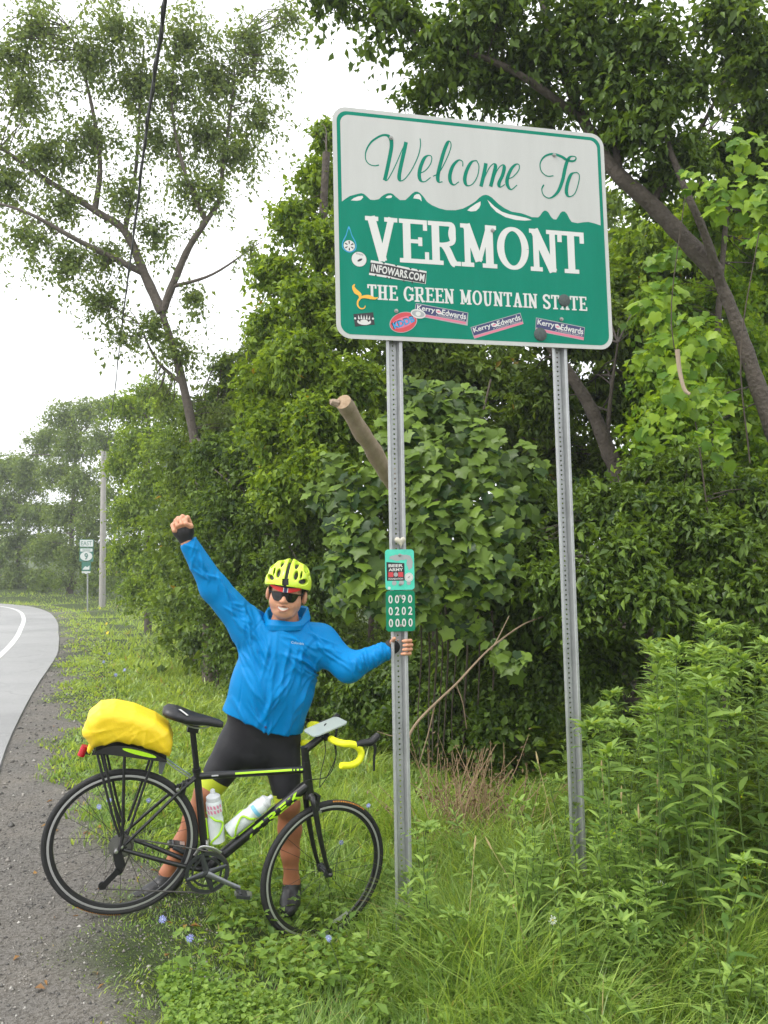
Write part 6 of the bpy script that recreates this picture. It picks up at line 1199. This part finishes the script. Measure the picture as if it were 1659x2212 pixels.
def vine(name, label, blobs, n, L0, leafm, seed, stems, face, shape=lobed, single=300, extra=None):
    rng = np.random.default_rng(seed); bp_ = blob_pts(blobs); root = empty(name, on_ground(bp_[0][0])); tag(root, label, 'vine')
    w_ = np.array([r * r for c, r in bp_]); w_ /= w_.sum(); k = rng.choice(len(bp_), n, p=w_); cen = np.array([c for c, r in bp_])[k]; rad = np.array([r for c, r in bp_])[k]
    u = unit(rng, n); u[:, 1] = -np.abs(u[:, 1]) * .55; C = cen + u * (rad * 1.12 * rng.random(n) ** .5)[:, None]; u = nrm(u)
    Nn = nrm(u * .35 + face + unit(rng, n) * .75); D = np.array([0, 0, -1.]) + unit(rng, n) * .55; D = nrm(D - Nn * (D * Nn).sum(1, keepdims=True)); S = np.cross(D, Nn); Ln = L0 * (.55 + .75 * rng.random(n)); lv = rng.random(n)
    depth = (C - CAM) @ FW; near = np.argsort(depth - .0 * Ln - Ln * 3)[:single]; rest = np.setdiff1d(np.arange(n), near)
    meshes = [[np_mesh('leaf', s_[0], s_[1], leafm, attr=np.full(len(s_[0]), q)) for q in (.08, .3, .5, .7, .93)] for s_ in (shape(1), shape(2), shape(3))]
    pi = wmat(root).inverted()
    for j in near:
        o = bpy.data.objects.new('leaf', meshes[j % 3][int(lv[j] * 4.99)]); COL.objects.link(o); o.parent = root; o.matrix_parent_inverse = pi
        a = Ln[j]; o.matrix_basis = Matrix(((S[j][0] * a, D[j][0] * a, Nn[j][0] * a, C[j][0]), (S[j][1] * a, D[j][1] * a, Nn[j][1] * a, C[j][1]), (S[j][2] * a, D[j][2] * a, Nn[j][2] * a, C[j][2]), (0, 0, 0, 1)))
    SV, SF = shape(4); m = len(rest); Vr = C[rest][:, None] + Ln[rest][:, None, None] * (SV[None, :, 0, None] * S[rest][:, None] + SV[None, :, 1, None] * D[rest][:, None] + SV[None, :, 2, None] * Nn[rest][:, None])
    Fr = (SF[None] + np.arange(m)[:, None, None] * len(SV)).reshape(-1, 3); o = np_obj('foliage', Vr.reshape(-1, 3), Fr, leafm, root, attr=np.repeat(lv[rest], len(SV))); o['kind'] = 'stuff'
    for q, r_ in stems:
        b = MB(); p = spline(q, 5); b.tube(p, np.linspace(r_, r_ * .6, len(p)), 6); b.build('stem', [m_dtwig], root)
    return root
face = nrm(np.array([-.25, -1, .75]))
st_ = [([P(x, 1290 + (x % 7) * 6, 6.5), P(x + 6, 1400, 6.6), P(x + (x % 11) - 5, 1540, 6.7), P(x + (x % 13) - 6, 1640, 6.7)], .008 + .001 * (x % 5)) for x in (905, 922, 938, 950, 962, 980, 1004, 1030, 1062)] + [([P(868, 1180, 6.6), P(900, 1000, 6.8), P(950, 850, 7.0)], .02), ([P(1000, 1200, 6.8), P(1020, 1000, 7), P(1060, 820, 7.2)], .016)]
vine('grape_vine', 'grape vine with large leaves draped behind the marker plates', [(785, 1060, 6.4, 60), (750, 1150, 6.3, 50), (735, 1230, 6.2, 42), (800, 1180, 6.2, 60), (790, 1260, 6.1, 55), (740, 1300, 6.1, 30), (860, 960, 6.6, 65), (940, 890, 6.8, 70), (920, 1030, 6.4, 75), (1010, 980, 6.6, 80), (1050, 1100, 6.4, 85), (950, 1150, 6.2, 80), (860, 1290, 6.1, 55), (930, 1270, 6.2, 70), (1040, 1230, 6.2, 75), (1000, 1340, 6.3, 45), (1110, 1010, 6.9, 60), (1120, 1130, 6.8, 50), (1110, 1420, 6.0, 34), (1070, 1405, 6.1, 30), (700, 1070, 6.8, 34), (720, 1000, 6.9, 30), (880, 860, 7, 50), (1000, 880, 7, 50)], 1800, .105, L_vine, 51, st_, face)
st2 = [([P(1530, 1120, 6.2), P(1500, 900, 6.3), P(1450, 700, 6.4), P(1480, 420, 6.3)], .006), ([P(1620, 1000, 6.1), P(1600, 760, 6.0), P(1640, 500, 6.0)], .006)]
vine('wild_grape', 'bright yellow-green vine with broad leaves climbing the maple', [(1600, 330, 6.4, 55), (1650, 420, 6.2, 60), (1560, 430, 6.3, 55), (1500, 390, 6.4, 32), (1640, 520, 6.1, 50), (1430, 660, 6.6, 60), (1500, 740, 6.4, 65), (1410, 760, 6.5, 50), (1460, 860, 6.3, 65), (1540, 860, 6.3, 40), (1410, 940, 6.3, 50), (1520, 960, 6.2, 60), (1440, 560, 6.7, 45)], 360, .090, L_bright, 52, st2, face)
b = MB(); b.tube(spline([P(1463, 755, 6.0), P(1468, 800, 6.0), P(1478, 840, 5.98), P(1490, 852, 5.96)], 5), np.linspace(.018, .012, 16), 8); tag(b.build('dead_branch', [mat('pale_stripped_wood', (.36, .28, .20), .8)]), 'short pale stripped branch hanging among the bright vine leaves', 'branch')

# ------------------------------------------------------------------ grass, weeds, flowers
def smooth01(x, a, c): x = np.clip((x - a) / (c - a), 0, 1); return x * x * (3 - 2 * x)
def wedge(rng, n, d0, d1, a=36):
    d = np.exp(rng.uniform(math.log(d0), math.log(d1), n)); th = np.radians(rng.uniform(-a, a, n)); return d * np.sin(th), d * np.cos(th), d
def blades(X, Y, Z, h, wd, rng, seg, lean, az, lv):
    n = len(X); dirx, diry = np.cos(az), np.sin(az); sx_, sy_ = -diry, dirx; tw_ = rng.uniform(-.9, .9, n); sx_, sy_ = sx_ * np.cos(tw_) - sy_ * np.sin(tw_), sx_ * np.sin(tw_) + sy_ * np.cos(tw_)
    m = seg + 1; V = np.zeros((n, 2 * seg + 1, 3)); F = []
    for i in range(m):
        t_ = i / seg; off = lean * h * t_ ** 1.8; up_ = h * (t_ - .30 * np.clip(lean, 0, 2) * t_ ** 2.6); cx_, cy_, cz_ = X + dirx * off, Y + diry * off, Z + up_; w_ = wd * (1 - t_ ** 1.6) * .5 + (0 if i else wd * .0)
        if i < seg: V[:, 2 * i] = np.stack([cx_ - sx_ * w_, cy_ - sy_ * w_, cz_], 1); V[:, 2 * i + 1] = np.stack([cx_ + sx_ * w_, cy_ + sy_ * w_, cz_], 1)
        else: V[:, 2 * i] = np.stack([cx_, cy_, cz_], 1)
    f = []
    for i in range(seg - 1): a = 2 * i; f += [(a, a + 1, a + 3), (a, a + 3, a + 2)]
    f.append((2 * seg - 2, 2 * seg - 1, 2 * seg)); k = 2 * seg + 1
    F = (np.array(f)[None] + np.arange(n)[:, None, None] * k).reshape(-1, 3); return V.reshape(-1, 3), F, np.repeat(lv, k)
def verge_h(X, Y, s):
    base = .065 + .12 * smooth01(s, .9, 1.6) + .17 * smooth01(s, 1.5, 2.4) * (1 - smooth01(Y, 5.0, 7.0)); base *= 1 + .35 * np.clip(lumps(X, Y, 1.3), -1, 1.4); base *= 1 - .3 * smooth01(Y, 5, 9); base *= 1 - .35 * (1 - smooth01(Y, 3.1, 3.7)); base *= 1 - .58 * (1 - smooth01(X, .0, .35)) * smooth01(Y, 3.0, 3.5) * (1 - smooth01(Y, 4.4, 5)); return base
rng = np.random.default_rng(60); parts = []
for (n, d0, d1, seg, wmul, hmul) in ((95000, 2.2, 6.5, 4, 1.25, 1.0), (190000, 5.5, 18, 2, 1.5, 1.0), (110000, 16, 60, 1, 2.6, 1.3)):
    X, Y, d_ = wedge(rng, n, d0, d1); s = road_s(X, Y); edge = ragged(X, Y); keep = (s > edge - .10 + .25 * (rng.random(n) - .5)) & (s < np.interp(Y, [3, 6, 10, 25, 60], [4.0, 4.4, 3.9, 4.2, 9.]) + .8 * rng.random(n)) & (rng.random(n) < np.clip((s - edge + .35) / .5, .2, 1))
    X, Y, d_, s = X[keep], Y[keep], d_[keep], s[keep]; n = len(X); tuft = np.round(X * 9 + .4 * np.sin(Y * 20)) * 13.7 + np.round(Y * 9) * 7.1; ta = np.sin(tuft) * 43758.5; ta = (ta - np.floor(ta))
    h = verge_h(X, Y, s) * hmul * (.45 + .9 * rng.random(n)) * (.75 + .6 * ta); az = ta * 6.28 + rng.normal(0, .7, n); lean = .3 + .95 * rng.random(n)
    wd = (.0038 + .0065 * rng.random(n) ** 2) * wmul * np.clip(d_ / 4.5, .8, 3); lv = np.clip(.9 * ta * rng.random(n) + .45 * rng.random(n) ** 2 + .06 * lumps(X, Y, .6) + .18 * smooth01(Y, 5, 9), 0, .965); lv[rng.random(n) < .022] = 1.0
    parts.append(blades(X, Y, ground_z(X, Y, s) - .01, h, wd, rng, seg, lean, az, lv))
off = 0; Vs, Fs, As = [], [], []
for V, F, a in parts: Vs.append(V); Fs.append(F + off); As.append(a); off += len(V)
tag(np_obj('grass', np.vstack(Vs), np.vstack(Fs), L_grass, attr=np.concatenate(As)), 'green grass covering the verge beside the road', 'grass', kind='stuff')
# broad-leaved weeds low in the grass and under the trees
def rosettes(X, Y, hmin, hmax, per, L0, rng, asp=.5, up=.35):
    n = len(X); Z = ground_z(X, Y); C0 = np.stack([X, Y, Z], 1); m = n * per; t_ = rng.random((n, per)); hh = (hmin + (hmax - hmin) * rng.random(n))[:, None] * t_; ang = rng.uniform(0, 6.28, (n, per)); D = np.stack([np.cos(ang), np.sin(ang), up * rng.standard_normal((n, per)) + .25], -1)
    C = C0[:, None] + np.stack([.25 * hh * np.cos(ang), .25 * hh * np.sin(ang), hh], -1); Ln = (L0 * (.6 + .8 * rng.random(m))); Nn = np.array([0, 0, 1.]) + .45 * rng.standard_normal((m, 3)); V, F = leafset(C.reshape(-1, 3), D.reshape(-1, 3), Nn, Ln, Ln * asp, .12, .22)
    return V, F, np.repeat(np.clip(np.repeat(rng.random(n), per) * .5 + .5 * rng.random(m), 0, 1), 4)
X, Y, d_ = wedge(rng, 11000, 2.3, 9); s = road_s(X, Y); k = (s > ragged(X, Y) + .28) & (s < 4.6) & (lumps(X, Y, .8) + rng.normal(0, .6, len(X)) > .25); V, F, a = rosettes(X[k], Y[k], .03, .20, 8, .048, rng)
V2, F2, a2 = rosettes(*[q[:1500] for q in (lambda q: (q[0][(road_s(q[0], q[1]) > .9)], q[1][(road_s(q[0], q[1]) > .9)]))((rng.uniform(-1.0, -.35, 5000), rng.uniform(2.3, 3.3, 5000)))], .02, .10, 7, .020, rng, .8)
tag(np_obj('weeds', np.vstack([V, V2]), np.vstack([F, F2 + len(V)]), L_weed, attr=np.concatenate([a, a2])), 'low broad-leaved weeds growing through the grass', 'weeds', kind='stuff')
X, Y, d_ = wedge(rng, 13000, 5.2, 45); s = road_s(X, Y); k = (s > np.interp(Y, [4, 6, 9, 25, 60], [3.6, 3.8, 3.2, 3.5, 8.0])) & (s < 14); sc_l = np.interp(d_[k], [5, 40], [1, 2.6]); V, F, a = rosettes(X[k], Y[k], .15, .75, 14, .085, rng, .55)
eb = []
for i in range(150):                                  # bushy skirt that hides the foot of the wood
    Yb = np.exp(rng.uniform(math.log(8.0), math.log(44))); sb = rng.uniform(3.5, 6.0); xb = np.interp(Yb, EDGE[:, 1], EDGE[:, 0]) + sb * 1.07 * (1 if Yb < 28 else 1.15); rb_ = rng.uniform(.35, .65) * (1 + Yb * .012); eb.append((np.array([xb, Yb, gz(xb, Yb) + rb_ * rng.uniform(.5, 2.2)]), rb_))
V3, F3, a3 = crown(eb, 3600, 13, .085, rng, twig=.32); V, F, a = np.vstack([V, V3]), np.vstack([F, F3 + len(V)]), np.concatenate([a, a3])
tag(np_obj('undergrowth', V, F, L_mid, attr=a), 'shaded leafy undergrowth along the foot of the wood', 'undergrowth', kind='stuff')
# ---- tall leafy plants: stem, lance leaves, feathery tip
def lance_shape():
    V, F = [], []; prof = [(0, .10), (.25, .42), (.55, .5), (.8, .3), (1, 0)]
    for i, (t_, w_) in enumerate(prof): z = .10 * t_ - .42 * t_ * t_; V += [(-w_ * .26, t_, z + .03 * w_), (w_ * .26, t_, z + .03 * w_)] if i < 4 else [(0, t_, z)]
    for i in range(3): a = 2 * i; F += [(a, a + 1, a + 3), (a, a + 3, a + 2)]
    return np.array(V), np.array(F + [(6, 7, 8)])
LV_, LF_ = lance_shape()
m_gstem = mat('green_stem', (.085, .14, .03), .6); lance_meshes = [np_mesh('leaf', LV_, LF_, L_gold, attr=np.full(len(LV_), q)) for q in (.1, .35, .55, .75, .95)]
class Mass:
    def __init__(s): s.b = MB(); s.V = []; s.F = []; s.A = []; s.n = 0
    def add(s, V, F, a): s.V.append(V); s.F.append(F + s.n); s.A.append(a); s.n += len(V)
def tall_plant(name, label, mass, x, y, h, seed, singles=False, nl=46, L0=.10, plume=True, lean=(0, 0), cat='plant'):
    rng = np.random.default_rng(seed); g = np.array([x, y, gz(x, y)]); root = None if mass else tag(empty(name, g), label, cat, 'goldenrods standing in front of the stand'); top = g + np.array([lean[0] * h + rng.normal(0, .05), lean[1] * h + rng.normal(0, .05), h])
    bow = rng.normal(0, .03, 3); tip = top + np.array([rng.normal(.04, .06), -.05 + rng.normal(0, .05), .02]); sp_ = spline([g - [0, 0, .05], g + (top - g) * .5 + bow, top, tip] if plume else [g - [0, 0, .05], g + (top - g) * .5 + bow, top], 8); b = mass.b if mass else MB(); b.tube(sp_, np.linspace(.0045, .0015, len(sp_)), 5); mass or b.build('stem', [m_gstem], root)
    t_ = np.sort(rng.uniform(.07, 1, nl) ** .85); idx = t_ * (len(sp_) - 1) * .97; i0 = idx.astype(int); fr = (idx - i0)[:, None]; C = sp_[i0] * (1 - fr) + sp_[np.minimum(i0 + 1, len(sp_) - 1)] * fr; ang = np.arange(nl) * 2.4 + rng.normal(0, .3, nl); el = rng.normal(.5, .28, nl) + .5 * t_ ** 3
    D = nrm(np.stack([np.cos(ang), np.sin(ang), el], 1)); Nn = np.array([0, 0, 1.]) + .2 * rng.standard_normal((nl, 3)); Nn = nrm(Nn - D * (Nn * D).sum(1, keepdims=True)); S = np.cross(D, Nn); Ln = L0 * (1.15 - .55 * t_) * rng.uniform(.75, 1.25, nl); lv = np.clip(rng.uniform(0, .7, nl) + .3 * t_, 0, 1)
    if singles:
        pi = wmat(root).inverted()
        for j in range(nl):
            o = bpy.data.objects.new('leaf', lance_meshes[int(lv[j] * 4.99)]); COL.objects.link(o); o.parent = root; o.matrix_parent_inverse = pi; a = Ln[j]; o.matrix_basis = Matrix(((S[j][0] * a, D[j][0] * a, Nn[j][0] * a, C[j][0]), (S[j][1] * a, D[j][1] * a, Nn[j][1] * a, C[j][1]), (S[j][2] * a, D[j][2] * a, Nn[j][2] * a, C[j][2]), (0, 0, 0, 1)))
    else:
        V = C[:, None] + Ln[:, None, None] * (LV_[None, :, 0, None] * S[:, None] + LV_[None, :, 1, None] * D[:, None] + LV_[None, :, 2, None] * Nn[:, None]); F = (LF_[None] + np.arange(nl)[:, None, None] * len(LV_)).reshape(-1, 3); mass.add(V.reshape(-1, 3), F, np.repeat(lv, len(LV_)))
    if plume:
        C, D, Ln = [], [], []
        for k in range(9):
            a = k * 2.4 + rng.random(); base = sp_[-1 - (k * 2) // 1 if k * 2 < 14 else -14]; ln_ = rng.uniform(.05, .12); out = np.array([math.cos(a), math.sin(a), .35])
            for q in np.linspace(.1, 1, 12): C.append(base + out * ln_ * q - np.array([0, 0, .35 * ln_ * q * q])); D.append(out * .6 + rng.standard_normal(3) * .6 + [0, 0, .5]); Ln.append(.020 * rng.uniform(.6, 1.2))
        C = np.array(C); V, F = leafset(C, np.array(D), rng.standard_normal((len(C), 3)) + [0, 0, .7], np.array(Ln), np.array(Ln) * .4); a_ = np.repeat(rng.uniform(.3, 1, len(C)), 4)
        if mass: mass.add(V, F, a_)
        else: np_obj('plume', V, F, L_bright, root, attr=a_)['kind'] = 'stuff'
rng = np.random.default_rng(71); stand, low_w = Mass(), Mass()
front = ('leftmost tall goldenrod, right beside the second sign post', 'tall goldenrod second from the second sign post', 'tall goldenrod in the middle front of the stand', 'tall goldenrod with big drooping leaves right of the stand middle', 'tall goldenrod near the right edge of the stand front', 'tall goldenrod cut by the right picture edge')
for i in range(92):
    Y = rng.uniform(3.8, 5.9); X = rng.uniform(.245, .64) * Y + .05; h = np.interp(X / Y, [.22, .28, .33, .6], [.60, 1.10, 1.36, 1.32]) * rng.uniform(.80, 1.06); tall_plant('goldenrod', '', stand, X, Y, h, 500 + i, False, 66, .120, True, (rng.normal(0, .08), -.05))
for i, lb2 in enumerate(front): Y = 3.75 + .1 * (i % 3); X = (.268 + .042 * i) * Y; tall_plant('goldenrod', lb2, None, X, Y, (.95, 1.12, 1.2, 1.25, 1.1, 1.2)[i], 600 + i, True, 52, .125)
for i in range(120):
    Y = rng.uniform(3.4, 6.4); X = rng.uniform(.0, .31) * Y + .05
    if Y > 4.3 and X / Y < .19: continue
    tall_plant('goldenrod', '', low_w, X, Y, rng.uniform(.28, .66), 700 + i, False, 38, .085, rng.random() < .3)
for i in range(90): Y = rng.uniform(2.6, 3.8); X = rng.uniform(.10, .52) * Y; tall_plant('goldenrod', '', low_w, X, Y, rng.uniform(.10, .32), 1100 + i, False, 24, .075, False)
for i in range(26): Y = rng.uniform(3.7, 4.25); X = rng.uniform(.16, .30) * Y; tall_plant('goldenrod', '', low_w, X, Y, rng.uniform(.45, .72), 950 + i, False, 44, .09, rng.random() < .4)
tall_plant('goldenrod', 'small bright goldenrod standing out low in front of the tall stand', None, 1.30, 3.35, .62, 990, True, 44, .10)
for M_, nm, lb2 in ((stand, 'goldenrod_stand', 'dense stand of tall goldenrod at the wood edge beside the second post'), (low_w, 'narrow_leaved_weeds', 'short narrow-leaved weeds between and in front of the posts')):
    root = tag(empty(nm, on_ground(np.array([1.5, 4.6, 0]))), lb2, 'weeds', kind='stuff'); M_.b.build('stems', [m_gstem], root)['kind'] = 'stuff'; np_obj('foliage', np.vstack(M_.V), np.vstack(M_.F), L_gold, root, attr=np.concatenate(M_.A))['kind'] = 'stuff'
# dry stalks, dead brush
m_straw = mat('straw', (.42, .33, .16), .7)
for i, (a, c, d_) in enumerate((((1162, 1645), (1238, 1960), 4.1), ((1025, 1830), (985, 2050), 3.6), ((1060, 1830), (1205, 2090), 3.7), ((1300, 1660), (1310, 1940), 4.3), ((1342, 1720), (1330, 1990), 4.0), ((1380, 1760), (1395, 2010), 3.9), ((1110, 1960), (1160, 2090), 3.5), ((1330, 1880), (1345, 2020), 3.7), ((1420, 1690), (1400, 1960), 4.2))):
    A_, C_ = P(*a, d_), P(*c, d_ - .05); C_[2] = min(C_[2], gz(C_[0], C_[1])); root = empty('dry_grass_stalk', C_); tag(root, ('tall dry stalk leaning across just left of the second post', 'short upright dry stalk nearest the first post', 'long dry stalk slanting down to the right between the posts', 'dry stalk just right of the second post', 'dry stalk among the weeds, third right of the second post', 'dry stalk at the foot of the goldenrods', 'low bent dry stalk in the foreground grass', 'short dry stalk beside a white flower', 'dry stalk furthest to the right, against the goldenrods')[i], 'grass stalk', 'dry grass stalks'); b = MB(); b.tube(spline([C_ - v([0, 0, .03]), (A_ + C_) / 2 + RT * .012, A_], 5), np.linspace(.0024, .0012, 11), 5); b.build('stem', [m_straw], root)
    b = MB(); dn = nrm(A_ - C_); b.tube([A_ - dn * .01, A_ + dn * .02, A_ + dn * .05], [.003, .0055, .0015], 6); b.build('seed_head', [m_straw], root)
rng = np.random.default_rng(77); root = empty('dead_brush', on_ground(P(1010, 1760, 5.4))); tag(root, 'heap of brown dead stems and dry leaves behind the posts', 'dead brush'); b = MB(); C = []
for i in range(130):
    x0, y0 = rng.uniform(950, 1090), rng.uniform(1700, 1790); a = P(x0, y0, rng.uniform(5.1, 5.7)); a[2] = gz(a[0], a[1]); q = a + np.array([rng.normal(0, .22), rng.normal(0, .1), rng.uniform(.25, .72)]); mid = (a + q) / 2 + rng.normal(0, .05, 3); p = spline([a, mid, q], 4); b.tube(p, np.linspace(.004, .0018, len(p)), 4, caps=False); C += [p[rng.integers(3, len(p))] + rng.normal(0, .03, 3) for _ in range(6)]
b.build('stems', [mat('brown_dead_stem', (.24, .155, .085), .8, noise=(20, (.36, .25, .15), .2))], root)['kind'] = 'stuff'
C = np.array(C); n = len(C); V, F = leafset(C, unit(rng, n) + [0, 0, -.5], unit(rng, n), rng.uniform(.015, .04, n), rng.uniform(.008, .018, n), .3, .3); np_obj('dry_leaves', V, F, L_dry, root, attr=np.repeat(rng.random(n), 4))['kind'] = 'stuff'
# flowers
m_chic = mat('chicory_blue', (.25, .28, .58), .6); m_chic2 = mat('chicory_centre', (.45, .48, .80), .6); m_yfl = mat('yellow_petal', (.80, .62, .02), .6); m_wfl = mat('white_petal', (.80, .82, .74), .6); m_fst = mat('wiry_stem', (.08, .12, .04), .7)
def at_height(px, py, h):
    d_ = 3.0
    for d_ in np.arange(2.6, 48, .04):
        q = P(px, py, d_)
        if q[2] - gz(q[0], q[1]) < h: return q
    return q
def flower(px, py, h, r, pm, name, label, cat, group, npet=14, seed=0):
    rg_ = random.Random(seed); q = at_height(px, py, h); g = np.array([q[0] + rg_.uniform(-.04, .04), q[1] + .05, 0]); g[2] = gz(g[0], g[1]); root = empty(name, g); tag(root, label, cat, group)
    b = MB(); b.tube(spline([g - v([0, 0, .03]), (g + q) / 2 + v([rg_.uniform(-.03, .03), 0, 0]), q], 4), .0018 * max(1, r / .018), 5); b.build('stem', [m_fst], root)
    nf = nrm(-FW + np.array([rg_.uniform(-.5, .5), 0, rg_.uniform(.1, .7)])); u = nrm(np.cross(nf, v([0, 0, 1.]))); w_ = np.cross(u, nf); b = MB()
    for k in range(npet):
        a = 2 * math.pi * k / npet + rg_.uniform(-.1, .1); d_ = u * math.cos(a) + w_ * math.sin(a); s_ = -u * math.sin(a) + w_ * math.cos(a); L_ = r * rg_.uniform(.85, 1.1); wd_ = r * 1.5 / npet
        b.add([q + d_ * r * .12, q + d_ * L_ * .6 + s_ * wd_ + nf * r * .12, q + d_ * L_ + s_ * wd_ * .7 + nf * r * .02, q + d_ * L_ - s_ * wd_ * .7 + nf * r * .02, q + d_ * L_ * .6 - s_ * wd_ + nf * r * .12], [(0, 1, 2, 3, 4)])
    b.build('petals', [pm], root, smooth=False); b = MB(); b.lathe(q, nf, [(0, r * .22), (r * .12, r * .16), (r * .16, .001)], 8); b.build('centre', [m_chic2 if pm is m_chic else m_yfl], root)
for i, (x, y, lb2) in enumerate(((351, 1986, 'blue chicory flower at the gravel edge below the rear wheel'), (410, 2027, 'blue chicory flower in the grass below the chainring'), (710, 2027, 'blue chicory flower just below the front wheel'), (796, 1740, 'pale blue chicory flower between front wheel and post'), (737, 1820, 'blue chicory flower seen through the front wheel'), (236, 1729, 'blue chicory flower seen high through the rear wheel'), (214, 1743, 'blue chicory flower lowest of those seen through the rear wheel'), (321, 1729, 'blue chicory flower by the chain stay of the rear wheel'), (185, 1705, 'pale blue chicory flower near the rear tyre top'), (269, 1447, 'largest blue chicory flower on the verge above the yellow bag'), (250, 1458, 'small blue chicory flower beside the largest one on the verge'), (236, 1412, 'highest blue chicory flower on the verge above the yellow bag'), (224, 1430, 'small blue chicory flower nearest the gravel on the verge'))):
    flower(x, y, .30 if y > 1900 else .34, .0145 if y > 1690 else .026, m_chic, 'chicory_flower', lb2, 'flower', 'blue chicory flowers', 14, i)
for i, (x, y, lb2) in enumerate(((230, 1347, 'yellow flower in the middle of the three on the verge'), (232, 1367, 'yellow flower nearest of the three on the verge'), (216, 1314, 'yellow flower farthest along the verge by the utility pole'))): flower(x, y, .3, .045, m_yfl, 'yellow_flower', lb2, 'flower', 'yellow verge flowers', 10, 40 + i)
for i, (x, y, lb2) in enumerate(((1428, 1912, 'white flower head at the foot of the goldenrod stand'), (1332, 1955, 'white flower head among the dry stalks'), (1194, 1988, 'white flower head in the grass between the posts'))): flower(x, y, .34, .020, m_wfl, 'white_flower', lb2, 'flower', 'white wild flowers', 9, 60 + i)
# fallen leaves and litter
rng = np.random.default_rng(90); n = 110; Y = rng.uniform(2.5, 9, n); ex_ = np.interp(Y, EDGE[:, 1], EDGE[:, 0]); X = ex_ + rng.uniform(.35, 1.5, n) * 1.07; Z = ground_z(X, Y) + .008
V, F = leafset(np.stack([X, Y, Z], 1), np.stack([rng.standard_normal(n), rng.standard_normal(n), .1 * rng.standard_normal(n)], 1), np.array([0, 0, 1.]) + .3 * rng.standard_normal((n, 3)), rng.uniform(.02, .06, n), rng.uniform(.008, .028, n), .25, .2)
tag(np_obj('leaf_litter', V, F, leaf_mat('dead_leaf', (.20, .10, .03), (.42, .24, .08), .15), attr=np.repeat(rng.random(n), 4)), 'brown and orange fallen leaves scattered on the gravel edge', 'leaves', kind='stuff')

# ------------------------------------------------------------------ damp air
m_haze = bpy.data.materials.new('damp_air'); m_haze.use_nodes = True; t = m_haze.node_tree
t.nodes.remove(t.nodes['Principled BSDF']); pv = t.nodes.new('ShaderNodeVolumePrincipled'); pv.inputs['Color'].default_value = (.95, .97, 1, 1); pv.inputs['Density'].default_value = .0017; pv.inputs['Anisotropy'].default_value = .2
t.links.new(pv.outputs[0], t.nodes['Material Output'].inputs['Volume'])
b = MB(); b.box((0, 330, 16), 1560, 1100, 50); tag(b.build('haze', [m_haze], smooth=False), 'thin pale damp haze in the air', 'haze', kind='stuff')
